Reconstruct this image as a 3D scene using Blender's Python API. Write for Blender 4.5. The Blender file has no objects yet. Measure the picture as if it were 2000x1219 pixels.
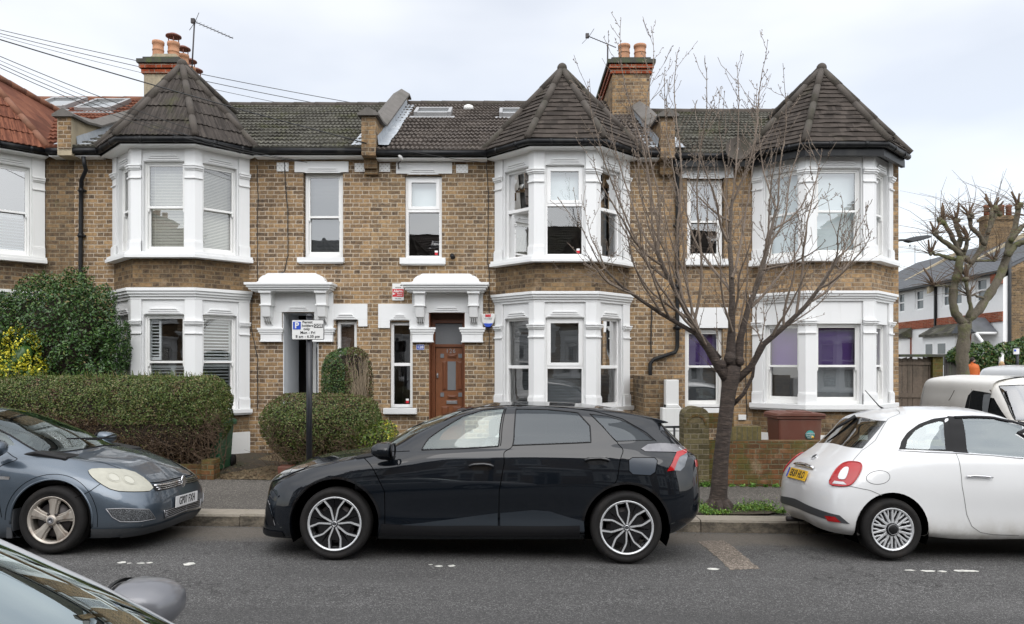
import bpy, bmesh, math, random
import numpy as np
from mathutils import Vector, Matrix, noise as mnoise
from mathutils.bvhtree import BVHTree
from mathutils.geometry import delaunay_2d_cdt
SC = bpy.context.scene
COL = SC.collection
R = math.radians
random.seed(7)
# ---------------------------------------------------------------- camera
F, CX, CY, CH = 1480.0, 1000.0, 712.0, 1.83
cam = bpy.data.objects.new('camera', bpy.data.cameras.new('camera'))
COL.objects.link(cam)
cam.location = (0, 0, CH); cam.rotation_euler = (R(90), 0, 0)
cam.data.sensor_width = 36; cam.data.lens = F/2000*36
cam.data.shift_y = (CY-609.5)/2000
cam.data.clip_end = 600
SC.camera = cam
# ---------------------------------------------------------------- world: overcast sky
W = bpy.data.worlds.new('World'); SC.world = W; W.use_nodes = True
nt = W.node_tree; nt.nodes.clear()
def wn(t, **k):
    n = nt.nodes.new(t)
    for a, b in k.items(): setattr(n, a, b)
    return n
L = nt.links.new
sky = wn('ShaderNodeTexSky', sky_type='NISHITA', sun_disc=False, sun_elevation=R(48), sun_rotation=R(195))
bg1 = wn('ShaderNodeBackground'); bg1.inputs[1].default_value = 0.05; L(sky.outputs[0], bg1.inputs[0])
tc = wn('ShaderNodeTexCoord')
dot = wn('ShaderNodeVectorMath', operation='DOT_PRODUCT'); L(tc.outputs['Generated'], dot.inputs[0]); dot.inputs[1].default_value = (0.12, -0.62, 0.77)
mr = wn('ShaderNodeMapRange', interpolation_type='SMOOTHSTEP'); L(dot.outputs['Value'], mr.inputs[0])
for i, v in enumerate((0.0, 1.0, 0.0, 1.75)): mr.inputs[i+1].default_value = v
mp = wn('ShaderNodeMapping'); mp.inputs['Scale'].default_value = (1.2, 1.2, 3.2); mp.inputs['Location'].default_value = (3.1, .4, .2); L(tc.outputs['Generated'], mp.inputs[0])
nz = wn('ShaderNodeTexNoise'); nz.inputs['Scale'].default_value = 2.1; nz.inputs['Detail'].default_value = 4; nz.inputs['Roughness'].default_value = .45; L(mp.outputs[0], nz.inputs[0])
cr = wn('ShaderNodeValToRGB'); L(nz.outputs[0], cr.inputs[0])
e = cr.color_ramp.elements; e[0].position = .36; e[0].color = (.62, .63, .65, 1); e[1].position = .62; e[1].color = (.80, .795, .785, 1)
ad = wn('ShaderNodeMath', operation='ADD'); L(mr.outputs[0], ad.inputs[0]); ad.inputs[1].default_value = 1
bg2 = wn('ShaderNodeBackground'); L(cr.outputs[0], bg2.inputs[0]); L(ad.outputs[0], bg2.inputs[1])
ash = wn('ShaderNodeAddShader'); L(bg1.outputs[0], ash.inputs[0]); L(bg2.outputs[0], ash.inputs[1])
wo = wn('ShaderNodeOutputWorld'); L(ash.outputs[0], wo.inputs[0])
sun = bpy.data.objects.new('sun', bpy.data.lights.new('sun', 'SUN')); COL.objects.link(sun)
sun.data.energy = 0.9; sun.data.angle = R(40); sun.data.color = (1, .97, .93)
sun.rotation_euler = (R(48), 0, R(12)); sun.location = (0, -5, 20)
vs = SC.view_settings; vs.view_transform = 'Standard'; vs.look = 'None'; vs.exposure = 0.16; vs.gamma = 1; vs.use_curve_mapping = False
SC.cycles.max_bounces = 8; SC.cycles.transparent_max_bounces = 24; SC.cycles.caustics_reflective = False; SC.cycles.caustics_refractive = False
# ---------------------------------------------------------------- helpers
def PX(px, Y): return (px-CX)/F*Y
def PZ(py, Y): return CH-(py-CY)/F*Y
def P3(px, py, Y): return Vector((PX(px, Y), Y, PZ(py, Y)))
def slope(x): return -0.013*x

class MB:
    def __init__(s): s.v = []; s.f = []; s.m = []; s.sm = []; s.cur = 0
    def add(s, vs, fs, smooth=False):
        o = len(s.v); s.v += [tuple(p) for p in vs]
        for f in fs: s.f.append(tuple(i+o for i in f)); s.m.append(s.cur); s.sm.append(smooth)
        return s
    def box(s, x0, x1, y0, y1, z0, z1):
        v = [(x, y, z) for x in (x0, x1) for y in (y0, y1) for z in (z0, z1)]
        return s.add(v, [(0,1,3,2), (4,6,7,5), (0,4,5,1), (2,3,7,6), (0,2,6,4), (1,5,7,3)])
    def lbox(s, fr, u0, u1, d0, d1, z0, z1):   # box in a frame (origin, tangent, outward normal)
        o, t, n = fr
        v = []
        for u in (u0, u1):
            for d in (d0, d1):
                for z in (z0, z1):
                    q = o+t*u+n*d; v.append((q.x, q.y, z))
        return s.add(v, [(0,1,3,2), (4,6,7,5), (0,4,5,1), (2,3,7,6), (0,2,6,4), (1,5,7,3)])
    def prism(s, poly, y0, y1, ax='y'):        # poly in (x,z) extruded over y (or (x,y) over z, (y,z) over x)
        n = len(poly)
        def mk(a, b, c): return (a, c, b) if ax == 'y' else ((a, b, c) if ax == 'z' else (c, a, b))
        v = [mk(a, b, y0) for a, b in poly]+[mk(a, b, y1) for a, b in poly]
        f = [tuple(range(n))[::-1], tuple(range(n, 2*n))]+[(i, (i+1) % n, n+(i+1) % n, n+i) for i in range(n)]
        return s.add(v, f)
    def fprism(s, fr, poly, d0, d1):           # poly in (u,z) of a frame
        o, t, n = fr; m = len(poly)
        v = [tuple((o+t*a+n*d).to_2d())+(b,) for d in (d0, d1) for a, b in poly]
        return s.add(v, [tuple(range(m))[::-1], tuple(range(m, 2*m))]+[(i, (i+1) % m, m+(i+1) % m, m+i) for i in range(m)])
    def tube(s, pts, r, n=8, cap=True, smooth=True):
        pts = [Vector(p) for p in pts]; m = len(pts)
        rr = r if isinstance(r, (list, tuple)) else [r]*m
        vs = []; up = None
        for i, p in enumerate(pts):
            d = (pts[min(i+1, m-1)]-pts[max(i-1, 0)])
            if d.length < 1e-9: d = Vector((0, 0, 1))
            d.normalize()
            if up is None: up = d.orthogonal().normalized()
            else:
                up = up-d*up.dot(d)
                up = up.normalized() if up.length > 1e-6 else d.orthogonal().normalized()
            w = d.cross(up)
            for k in range(n):
                a = 2*math.pi*k/n; vs.append(p+(up*math.cos(a)+w*math.sin(a))*rr[i])
        fs = [(i*n+k, i*n+(k+1) % n, (i+1)*n+(k+1) % n, (i+1)*n+k) for i in range(m-1) for k in range(n)]
        if cap: fs += [tuple(range(n))[::-1], tuple((m-1)*n+k for k in range(n))]
        return s.add(vs, fs, smooth)
    def lathe(s, prof, c=(0, 0, 0), axis='z', n=24, smooth=True, cap=True):
        c = Vector(c); vs = []
        for r, h in prof:
            for k in range(n):
                a = 2*math.pi*k/n; ca, sa = r*math.cos(a), r*math.sin(a)
                vs.append(c+Vector((ca, sa, h) if axis == 'z' else ((ca, h, sa) if axis == 'y' else (h, ca, sa))))
        m = len(prof)
        fs = [(i*n+k, i*n+(k+1) % n, (i+1)*n+(k+1) % n, (i+1)*n+k) for i in range(m-1) for k in range(n)]
        if cap: fs += [tuple(range(n))[::-1], tuple((m-1)*n+k for k in range(n))]
        return s.add(vs, fs, smooth)
    def blob(s, c, r, sub=2, smooth=True):
        c = Vector(c); r = Vector(r) if hasattr(r, '__len__') else Vector((r, r, r))
        n = 8*sub; m = 4*sub; vs = []
        for i in range(m+1):
            th = math.pi*i/m
            for k in range(n):
                a = 2*math.pi*k/n
                vs.append((c.x+r.x*math.sin(th)*math.cos(a), c.y+r.y*math.sin(th)*math.sin(a), c.z-r.z*math.cos(th)))
        return s.add(vs, [(i*n+k, i*n+(k+1) % n, (i+1)*n+(k+1) % n, (i+1)*n+k) for i in range(m) for k in range(n)], smooth)
    def build(s, name, mats, parent=None, bevel=0, org=None, weld=False):
        if not isinstance(mats, (list, tuple)): mats = [mats]
        me = bpy.data.meshes.new(name)
        o3 = Vector(org) if org is not None else (Vector(ORG[parent]) if parent in ORG else Vector((0, 0, 0)))
        v = np.array(s.v, dtype=float).reshape(-1, 3)-np.array(o3)
        me.from_pydata(v.tolist(), [], s.f)
        for m in mats: me.materials.append(m)
        if len(mats) > 1: me.polygons.foreach_set('material_index', s.m)
        me.polygons.foreach_set('use_smooth', s.sm)
        fix_normals(me)
        auto_uv(me, o3)
        me.update()
        o = bpy.data.objects.new(name, me); COL.objects.link(o)
        if parent is not None: o.parent = parent
        else: o.location = o3
        ORG[o] = tuple(o3)
        if bevel:
            b = o.modifiers.new('b', 'BEVEL'); b.width = bevel; b.segments = 2; b.limit_method = 'ANGLE'; b.angle_limit = R(40)
        return o
ORG = {}
def fix_normals(me):
    bm = bmesh.new(); bm.from_mesh(me); bmesh.ops.recalc_face_normals(bm, faces=bm.faces); bm.to_mesh(me); bm.free()
def auto_uv(me, o3=(0, 0, 0)):
    n = len(me.polygons)
    if not n: return
    uvl = me.uv_layers.new(name='uv')
    nl = len(me.loops); li = np.empty(nl, int); me.loops.foreach_get('vertex_index', li)
    co = np.empty(len(me.vertices)*3); me.vertices.foreach_get('co', co); co = co.reshape(-1, 3)+np.array(o3)
    nr = np.empty(n*3); me.polygons.foreach_get('normal', nr); nr = nr.reshape(-1, 3)
    lt = np.empty(n, int); me.polygons.foreach_get('loop_total', lt)
    ln = np.repeat(nr, lt, axis=0); p = co[li]
    h = np.hypot(ln[:, 0], ln[:, 1])
    flat = h < 0.3
    hh = np.maximum(h, 1e-6)
    tx, ty = -ln[:, 1]/hh, ln[:, 0]/hh
    u = p[:, 0]*tx+p[:, 1]*ty
    v = p[:, 2]/hh
    u = np.where(flat, p[:, 0], u); v = np.where(flat, p[:, 1], v)
    uvl.data.foreach_set('uv', np.stack([u, v], 1).ravel())
def tag(o, label=None, cat=None, group=None, kind=None):
    if label: o['label'] = label
    if cat: o['category'] = cat
    if group: o['group'] = group
    if kind: o['kind'] = kind
    return o
def thing(name, label, cat, loc=(0, 0, 0), group=None, rz=0):
    o = bpy.data.objects.new(name, None); COL.objects.link(o); o.location = loc; o.rotation_euler = (0, 0, rz)
    o.empty_display_size = .2
    ORG[o] = tuple(loc)
    return tag(o, label, cat, group)
def copy_tree(o, parent=None):
    c = o.copy(); COL.objects.link(c)
    if parent: c.parent = parent
    for ch in list(o.children): copy_tree(ch, c)
    ORG[c] = ORG.get(o, (0, 0, 0))
    return c
def text_mesh(txt, size, align='CENTER', depth=.002, bold=0, spacing=1.0, xs=1.0):
    cu = bpy.data.curves.new('t', 'FONT'); cu.body = txt; cu.size = size; cu.align_x = align; cu.align_y = 'CENTER'
    cu.extrude = depth; cu.offset = bold; cu.space_character = spacing; cu.resolution_u = 3
    ob = bpy.data.objects.new('t', cu); COL.objects.link(ob)
    bpy.context.view_layer.update()
    me = bpy.data.meshes.new_from_object(ob.evaluated_get(bpy.context.evaluated_depsgraph_get()))
    bpy.data.objects.remove(ob); bpy.data.curves.remove(cu)
    if xs != 1.0:
        for v in me.vertices: v.co.x *= xs
    return me
def text_into(mb, txt, size, M, bold=0, spacing=1.0, xs=1.0, align='CENTER', depth=.0015):
    me = text_mesh(txt, size, align, depth, bold, spacing, xs)
    mb.add([M @ v.co for v in me.vertices], [tuple(p.vertices) for p in me.polygons])
    bpy.data.meshes.remove(me)
def facing(loc, xdir=(1, 0, 0), up=(0, 0, 1)):   # text frame: local x -> xdir, y -> up
    x = Vector(xdir).normalized(); y = Vector(up).normalized(); z = x.cross(y).normalized(); y = z.cross(x)
    M = Matrix((x, y, z)).transposed().to_4x4(); M.translation = Vector(loc); return M
# ---------------------------------------------------------------- materials
class NT:
    def __init__(s, m): s.t = m.node_tree
    def n(s, typ, ins={}, **k):
        q = s.t.nodes.new(typ)
        for a, b in k.items(): setattr(q, a, b)
        for a, b in ins.items(): s.set(q.inputs[a], b)
        return q
    def set(s, sock, val):
        if isinstance(val, bpy.types.NodeSocket): s.t.links.new(val, sock)
        else: sock.default_value = val if not (isinstance(val, tuple) and len(val) == 3 and sock.type == 'RGBA') else val+(1,)
    def math(s, op, a, b=0.0, c=0.0):
        q = s.n('ShaderNodeMath', operation=op); s.set(q.inputs[0], a); s.set(q.inputs[1], b); s.set(q.inputs[2], c); return q.outputs[0]
    def noise(s, vec, scale, detail=3, rough=.5, out=0, dist=0.0):
        return s.n('ShaderNodeTexNoise', {'Vector': vec, 'Scale': scale, 'Detail': detail, 'Roughness': rough, 'Distortion': dist}).outputs[out]
    def ramp(s, fac, stops, interp='LINEAR'):
        q = s.n('ShaderNodeValToRGB'); s.set(q.inputs[0], fac); cr = q.color_ramp; cr.interpolation = interp
        while len(cr.elements) < len(stops): cr.elements.new(.5)
        for e, (p, c) in zip(cr.elements, stops):
            e.position = p; e.color = (c if hasattr(c, '__len__') else (c, c, c))+(1,) if not (hasattr(c, '__len__') and len(c) == 4) else c
        return q.outputs[0]
    def mix(s, fac, a, b, mode='MIX'):
        q = s.n('ShaderNodeMix', data_type='RGBA', blend_type=mode); s.set(q.inputs[0], fac); s.set(q.inputs[6], a); s.set(q.inputs[7], b); return q.outputs[2]
    def mr(s, v, a, b, c=0.0, d=1.0, smooth=False):
        q = s.n('ShaderNodeMapRange', interpolation_type='SMOOTHSTEP' if smooth else 'LINEAR')
        for i, x in enumerate((v, a, b, c, d)): s.set(q.inputs[i], x)
        return q.outputs[0]
    def bump(s, h, strength=.5, dist=.01):
        return s.n('ShaderNodeBump', {'Height': h, 'Strength': strength, 'Distance': dist}).outputs[0]
    def sep(s, v): q = s.n('ShaderNodeSeparateXYZ', {0: v}); return q.outputs
    def comb(s, x, y, z=0.0): return s.n('ShaderNodeCombineXYZ', {0: x, 1: y, 2: z}).outputs[0]
    def mapping(s, v, scale=(1, 1, 1), loc=(0, 0, 0)): return s.n('ShaderNodeMapping', {'Vector': v, 'Scale': scale, 'Location': loc}).outputs[0]
def newmat(name, rough=.7, metal=0.0, spec=.5, coat=0.0):
    m = bpy.data.materials.new(name); m.use_nodes = True; g = NT(m)
    b = m.node_tree.nodes['Principled BSDF']
    b.inputs['Roughness'].default_value = rough; b.inputs['Metallic'].default_value = metal
    b.inputs['Specular IOR Level'].default_value = spec; b.inputs['Coat Weight'].default_value = coat; b.inputs['Coat Roughness'].default_value = .03
    tc = g.n('ShaderNodeTexCoord')
    return m, g, b, tc
def simple(name, col, rough=.6, metal=0.0, spec=.5, coat=0.0, var=.12, vs=6.0, bump=0.0, bs=60, grime=None, gamt=.4, gs=1.5):
    m, g, b, tc = newmat(name, rough, metal, spec, coat)
    o = tc.outputs['Object']
    c = g.mix(g.noise(o, vs, 4), tuple(x*(1-var) for x in col), tuple(min(1, x*(1+var)) for x in col))
    if grime:
        k = g.mr(g.noise(g.mapping(o, (1, 1, .35)), gs, 6, .65), .45, .75, 0, gamt, True)
        c = g.mix(k, c, grime)
    g.set(b.inputs['Base Color'], c)
    if bump: g.set(b.inputs['Normal'], g.bump(g.noise(o, bs, 5), bump, .01))
    return m
M = {}
def brick_mat(name, stops, mortar=(.53, .445, .345), seed=0.0, moss=0.0, row_h=.075, stretcher=.2275, header=.1125, grime=.55, lo=.55):
    m, g, b, tc = newmat(name, .9, spec=.2)
    uv = tc.outputs['UV']; ob = tc.outputs['Object']
    wob = g.noise(ob, 9, 3, .6, out=1)
    wob = g.n('ShaderNodeVectorMath', {0: wob, 1: (.5, .5, .5)}, operation='SUBTRACT').outputs[0]
    wob = g.n('ShaderNodeVectorMath', {0: wob, 3: .024}, operation='SCALE').outputs[0]
    p = g.n('ShaderNodeVectorMath', {0: uv, 1: wob}, operation='ADD').outputs[0]
    s_ = g.sep(p); u, v = s_[0], s_[1]
    P = stretcher+header
    vr = g.math('DIVIDE', v, row_h); row = g.math('FLOOR', vr); fv = g.math('MULTIPLY', g.math('FRACT', vr), row_h)
    odd = g.math('MODULO', g.math('ADD', row, 1000.0), 2.0)
    rj = g.n('ShaderNodeTexWhiteNoise', {'W': row}, noise_dimensions='1D').outputs[0]
    uu = g.math('DIVIDE', g.math('ADD', g.math('ADD', u, g.math('MULTIPLY', odd, P/2)), g.math('MULTIPLY', rj, .02)), P)
    k = g.math('FLOOR', uu); fu = g.math('MULTIPLY', g.math('FRACT', uu), P)
    isH = g.math('GREATER_THAN', fu, stretcher)
    loc = g.math('SUBTRACT', fu, g.math('MULTIPLY', isH, stretcher))
    w = g.math('SUBTRACT', stretcher, g.math('MULTIPLY', isH, stretcher-header))
    du = g.math('MINIMUM', loc, g.math('SUBTRACT', w, loc)); dv = g.math('MINIMUM', fv, g.math('SUBTRACT', row_h, fv))
    d = g.math('MINIMUM', du, dv)
    edge = g.math('ADD', d, g.math('MULTIPLY', g.math('SUBTRACT', g.noise(ob, 38, 3, .7), .5), .016))
    brick = g.mr(edge, .0045, .0095, 0, 1, True)
    idv = g.comb(g.math('ADD', g.math('MULTIPLY', k, 2.0), isH), row, seed)
    rnd = g.n('ShaderNodeTexWhiteNoise', {'Vector': idv}, noise_dimensions='3D')
    blot = g.mr(g.noise(ob, 19, 5, .7), .28, .72); big = g.noise(ob, .9, 4, .6)
    f = g.math('ADD', g.math('ADD', g.math('MULTIPLY', rnd.outputs[0], .40), g.math('MULTIPLY', g.math('ADD', blot, .06), .52)), g.math('MULTIPLY', g.math('SUBTRACT', big, .5), .35))
    f = g.math('SUBTRACT', f, .04)
    col = g.ramp(f, stops)
    r2 = g.sep(rnd.outputs[1])
    col = g.mix(g.mr(r2[1], 0, 1, 0, .55), col, g.mix(1.0, col, (.72, .70, .70), 'MULTIPLY'))
    mc = g.mix(g.noise(ob, 14, 4), tuple(x*.5 for x in mortar), tuple(x*1.25 for x in mortar))
    col = g.mix(brick, mc, col)
    col = g.mix(g.mr(g.noise(ob, 2.6, 6, .75), .52, .74, 0, .5, True), col, (.44, .33, .22))
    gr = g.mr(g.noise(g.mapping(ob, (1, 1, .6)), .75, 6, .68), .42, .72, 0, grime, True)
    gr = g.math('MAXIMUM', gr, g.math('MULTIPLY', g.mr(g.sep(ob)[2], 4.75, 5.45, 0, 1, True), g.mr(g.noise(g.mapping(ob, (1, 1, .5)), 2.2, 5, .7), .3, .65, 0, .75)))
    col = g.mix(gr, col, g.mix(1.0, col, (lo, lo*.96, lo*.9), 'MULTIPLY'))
    sk_ = g.mr(g.noise(g.mapping(ob, (5, 5, .45)), 1.0, 5, .7), .52, .72, 0, .42, True)
    col = g.mix(sk_, col, g.mix(1.0, col, (.52, .50, .47), 'MULTIPLY'))
    if moss:
        mk = g.mr(g.noise(ob, 1.1, 6, .7), .60-moss*.25, .78-moss*.25, 0, .75, True)
        col = g.mix(mk, col, (.075, .085, .018))
    g.set(b.inputs['Base Color'], col)
    h = g.math('ADD', g.math('MULTIPLY', brick, 1.0), g.math('MULTIPLY', g.noise(ob, 90, 4, .7), .5))
    h = g.math('ADD', h, g.math('MULTIPLY', rnd.outputs[0], .35))
    g.set(b.inputs['Normal'], g.bump(h, .75, .007))
    return m
STOCK = [(0.0, (.056, .045, .037)), (.18, (.112, .082, .058)), (.34, (.195, .134, .083)), (.48, (.27, .180, .100)), (.62, (.35, .230, .120)), (.76, (.44, .290, .148)), (.88, (.45, .255, .155)), (1.0, (.60, .44, .28))]
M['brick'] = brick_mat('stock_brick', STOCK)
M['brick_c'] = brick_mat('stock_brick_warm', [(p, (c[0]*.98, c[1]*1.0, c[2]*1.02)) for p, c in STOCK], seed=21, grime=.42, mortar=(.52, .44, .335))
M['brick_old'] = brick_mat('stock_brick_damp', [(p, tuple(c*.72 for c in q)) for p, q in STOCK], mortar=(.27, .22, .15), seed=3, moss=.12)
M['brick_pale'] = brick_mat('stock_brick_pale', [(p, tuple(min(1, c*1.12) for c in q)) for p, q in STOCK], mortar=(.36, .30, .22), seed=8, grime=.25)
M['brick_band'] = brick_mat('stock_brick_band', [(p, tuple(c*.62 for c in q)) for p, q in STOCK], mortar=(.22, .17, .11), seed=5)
M['brick_moss'] = brick_mat('garden_brick_mossy', [(0, (.05, .035, .02)), (.4, (.13, .065, .03)), (.7, (.2, .09, .04)), (1, (.24, .12, .05))], mortar=(.15, .13, .08), seed=11, moss=.75)
M['brick_red'] = brick_mat('red_brick', [(0, (.16, .035, .015)), (.5, (.33, .07, .028)), (1, (.42, .12, .05))], mortar=(.3, .25, .2), seed=12)
def paint_white(name='white_masonry', base=(.755, .76, .755), rough=.55, dirt=.28):
    m, g, b, tc = newmat(name, rough, spec=.35)
    o = tc.outputs['Object']
    c = g.mix(g.noise(o, 2.2, 4), tuple(x*.965 for x in base), base)
    st = g.mr(g.noise(g.mapping(o, (14, 14, .9)), 1.0, 5, .65), .52, .80, 0, dirt, True)
    st = g.math('MULTIPLY', st, g.mr(g.noise(o, .9, 3), .4, .62))
    c = g.mix(st, c, (.46, .45, .40))
    g.set(b.inputs['Base Color'], c)
    g.set(b.inputs['Normal'], g.bump(g.noise(o, 35, 5, .6), .18, .006))
    return m
M['white'] = paint_white(); M['white_old'] = paint_white('white_masonry_weathered', (.72, .72, .70), .6, .6)
M['upvc'] = simple('white_window_frame', (.83, .83, .82), .3, var=.02, grime=(.5, .5, .47), gamt=.12)
M['sash'] = simple('painted_sash_timber', (.80, .80, .78), .35, var=.03, grime=(.45, .44, .40), gamt=.2)
M['black_plastic'] = simple('black_plastic_gutter', (.006, .0065, .008), .38, spec=.28, var=.3, grime=(.05, .05, .045), gamt=.5, gs=5)
M['fascia'] = simple('black_fascia', (.008, .008, .009), .5, spec=.2, var=.2)
M['lead'] = simple('lead_flashing', (.36, .39, .42), .45, metal=.2, var=.3, vs=9, bump=.4, bs=12, grime=(.6, .62, .63), gamt=.6, gs=5)
M['render'] = simple('cement_render', (.38, .32, .22), .9, var=.2, vs=4, bump=.5, bs=30, grime=(.1, .09, .07), gamt=.8, gs=2)
M['slatedark'] = simple('dark_interior', (.02, .02, .021), .9)
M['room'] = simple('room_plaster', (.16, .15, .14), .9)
M['coping'] = simple('grey_coping', (.12, .11, .10), .9, var=.3, vs=7, bump=.5, bs=40, grime=(.05, .05, .035), gamt=.7, gs=3)
M['terracotta'] = simple('terracotta_pot', (.42, .21, .115), .8, var=.2, vs=5, bump=.2, grime=(.18, .12, .08), gamt=.6, gs=4)
M['metal_dark'] = simple('dark_metal', (.05, .045, .045), .5, metal=.6)
M['metal_grey'] = simple('grey_metal', (.35, .35, .36), .4, metal=.8)
M['blackpost'] = simple('black_painted_post', (.012, .013, .017), .35, var=.3, bump=.1)
M['cable'] = simple('black_cable', (.02, .02, .02), .6)
M['blind'] = simple('cream_blind', (.62, .60, .52), .6, var=.05)
M['blindw'] = simple('white_shutter', (.72, .74, .75), .45, var=.03)
M['purple'] = simple('purple_blind', (.15, .07, .32), .8, var=.15)
M['film'] = simple('frosted_grey_film', (.17, .18, .19), .5, var=.08)
M['paleblind'] = simple('pale_blind', (.64, .70, .71), .7, var=.04)
M['brownblind'] = simple('brown_slat_blind', (.13, .075, .05), .7, var=.25)
M['wood'] = simple('varnished_door_wood', (.17, .06, .025), .35, var=.25, vs=8, bump=.1)
M['woodlt'] = simple('varnished_door_panel', (.205, .078, .033), .35, var=.25, vs=14)
def glass_mat(name, refl=.22, tint=(1, 1, 1), rough=0.0, wav=0.0, k=1.2, gc=(1, 1, 1)):
    m = bpy.data.materials.new(name); m.use_nodes = True; g = NT(m); m.node_tree.nodes.clear()
    fr = g.n('ShaderNodeFresnel', {'IOR': 1.5})
    fac = g.math('MINIMUM', g.math('ADD', g.math('MULTIPLY', fr.outputs[0], k), refl), 1.0)
    tr = g.n('ShaderNodeBsdfTransparent', {'Color': tint}); gl = g.n('ShaderNodeBsdfGlossy', {'Roughness': rough, 'Color': gc})
    if wav:
        tc = g.n('ShaderNodeTexCoord')
        g.set(gl.inputs['Normal'], g.bump(g.noise(tc.outputs['Object'], 1.6, 2), wav, .02))
    mx = g.n('ShaderNodeMixShader', {0: fac, 1: tr.outputs[0], 2: gl.outputs[0]})
    out = g.n('ShaderNodeOutputMaterial'); g.set(out.inputs[0], mx.outputs[0])
    return m
M['glass'] = glass_mat('window_glass', .12, (.9, .92, .92), 0, .045)
M['glass_hi'] = glass_mat('window_glass_bright', .26, (.8, .84, .85), 0, .045)
def leaf_mat(name, stops, rough=.5, trans=.15):
    m, g, b, tc = newmat(name, rough, spec=.4)
    geo = g.n('ShaderNodeNewGeometry')
    f = g.math('ADD', g.math('MULTIPLY', geo.outputs['Random Per Island'], .75), g.math('MULTIPLY', g.noise(tc.outputs['Object'], 2.5, 3), .4))
    g.set(b.inputs['Base Color'], g.ramp(f, stops))
    g.set(b.inputs['Subsurface Weight'], 0.0)
    return m
# ================================================================ houses
YW, YB = 13.58, 12.88
def fx(px): return PX(px, YW)
def fz(py): return PZ(py, YW)
def bx_(px): return PX(px, YB)
def bz(py): return PZ(py, YB)
def V2(x, y): return Vector((x, y, 0))
def frame(p, q):
    t = (q-p); t.z = 0; t.normalize(); return (Vector((p.x, p.y, 0)), t, Vector((t.y, -t.x, 0)))
FACADE = (Vector((0, YW, 0)), Vector((1, 0, 0)), Vector((0, -1, 0)))
def wall_panel(mb, fr, u0, u1, z0, z1, holes, th):
    us = sorted({u0, u1, *[h[0] for h in holes], *[h[1] for h in holes]}); zs = sorted({z0, z1, *[h[2] for h in holes], *[h[3] for h in holes]})
    us = [u for u in us if u0 <= u <= u1]; zs = [z for z in zs if z0 <= z <= z1]
    o, t, n = fr
    def solid(i, j):
        if i < 0 or j < 0 or i >= len(us)-1 or j >= len(zs)-1: return False
        uc, zc = (us[i]+us[i+1])/2, (zs[j]+zs[j+1])/2
        return not any(h[0] < uc < h[1] and h[2] < zc < h[3] for h in holes)
    def P(u, z, d): q = o+t*u-n*d; return (q.x, q.y, z)
    for i in range(len(us)-1):
        for j in range(len(zs)-1):
            if not solid(i, j): continue
            a, b, c, d = us[i], us[i+1], zs[j], zs[j+1]
            mb.add([P(a, c, 0), P(b, c, 0), P(b, d, 0), P(a, d, 0)], [(0,1,2,3)])
            mb.add([P(a, c, th), P(b, c, th), P(b, d, th), P(a, d, th)], [(0,1,2,3)])
            for (di, dj, e0, e1) in ((-1,0,(a,c),(a,d)), (1,0,(b,c),(b,d)), (0,-1,(a,c),(b,c)), (0,1,(a,d),(b,d))):
                if not solid(i+di, j+dj):
                    mb.add([P(*e0, 0), P(*e1, 0), P(*e1, th), P(*e0, th)], [(0,1,2,3)])
def offset_path(path, d):
    out = []
    for i, p in enumerate(path):
        ns = []
        if i > 0: t = (path[i]-path[i-1]).normalized(); ns.append(Vector((t.y, -t.x, 0)))
        if i < len(path)-1: t = (path[i+1]-path[i]).normalized(); ns.append(Vector((t.y, -t.x, 0)))
        n = sum(ns, Vector((0, 0, 0)))/len(ns); n = n/n.length_squared
        out.append(p+n*d)
    return out
def band(mb, path, d0, d1, z0, z1):
    a, b = offset_path(path, d0), offset_path(path, d1); n = len(path); vs = []
    for q, z in ((a, z0), (b, z0), (b, z1), (a, z1)): vs += [(p.x, p.y, z) for p in q]
    fs = []
    for i in range(n-1):
        for k in range(4): fs.append((k*n+i, k*n+i+1, ((k+1) % 4)*n+i+1, ((k+1) % 4)*n+i))
    fs += [(0, n, 2*n, 3*n), (n-1, 2*n-1, 3*n-1, 4*n-1)]
    mb.add(vs, fs)
def lband(mb, path, d0, prof):     # stacked profile: list of (z0, z1, d)
    for z0, z1, d in prof: band(mb, path, d0, d, z0, z1)

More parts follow.
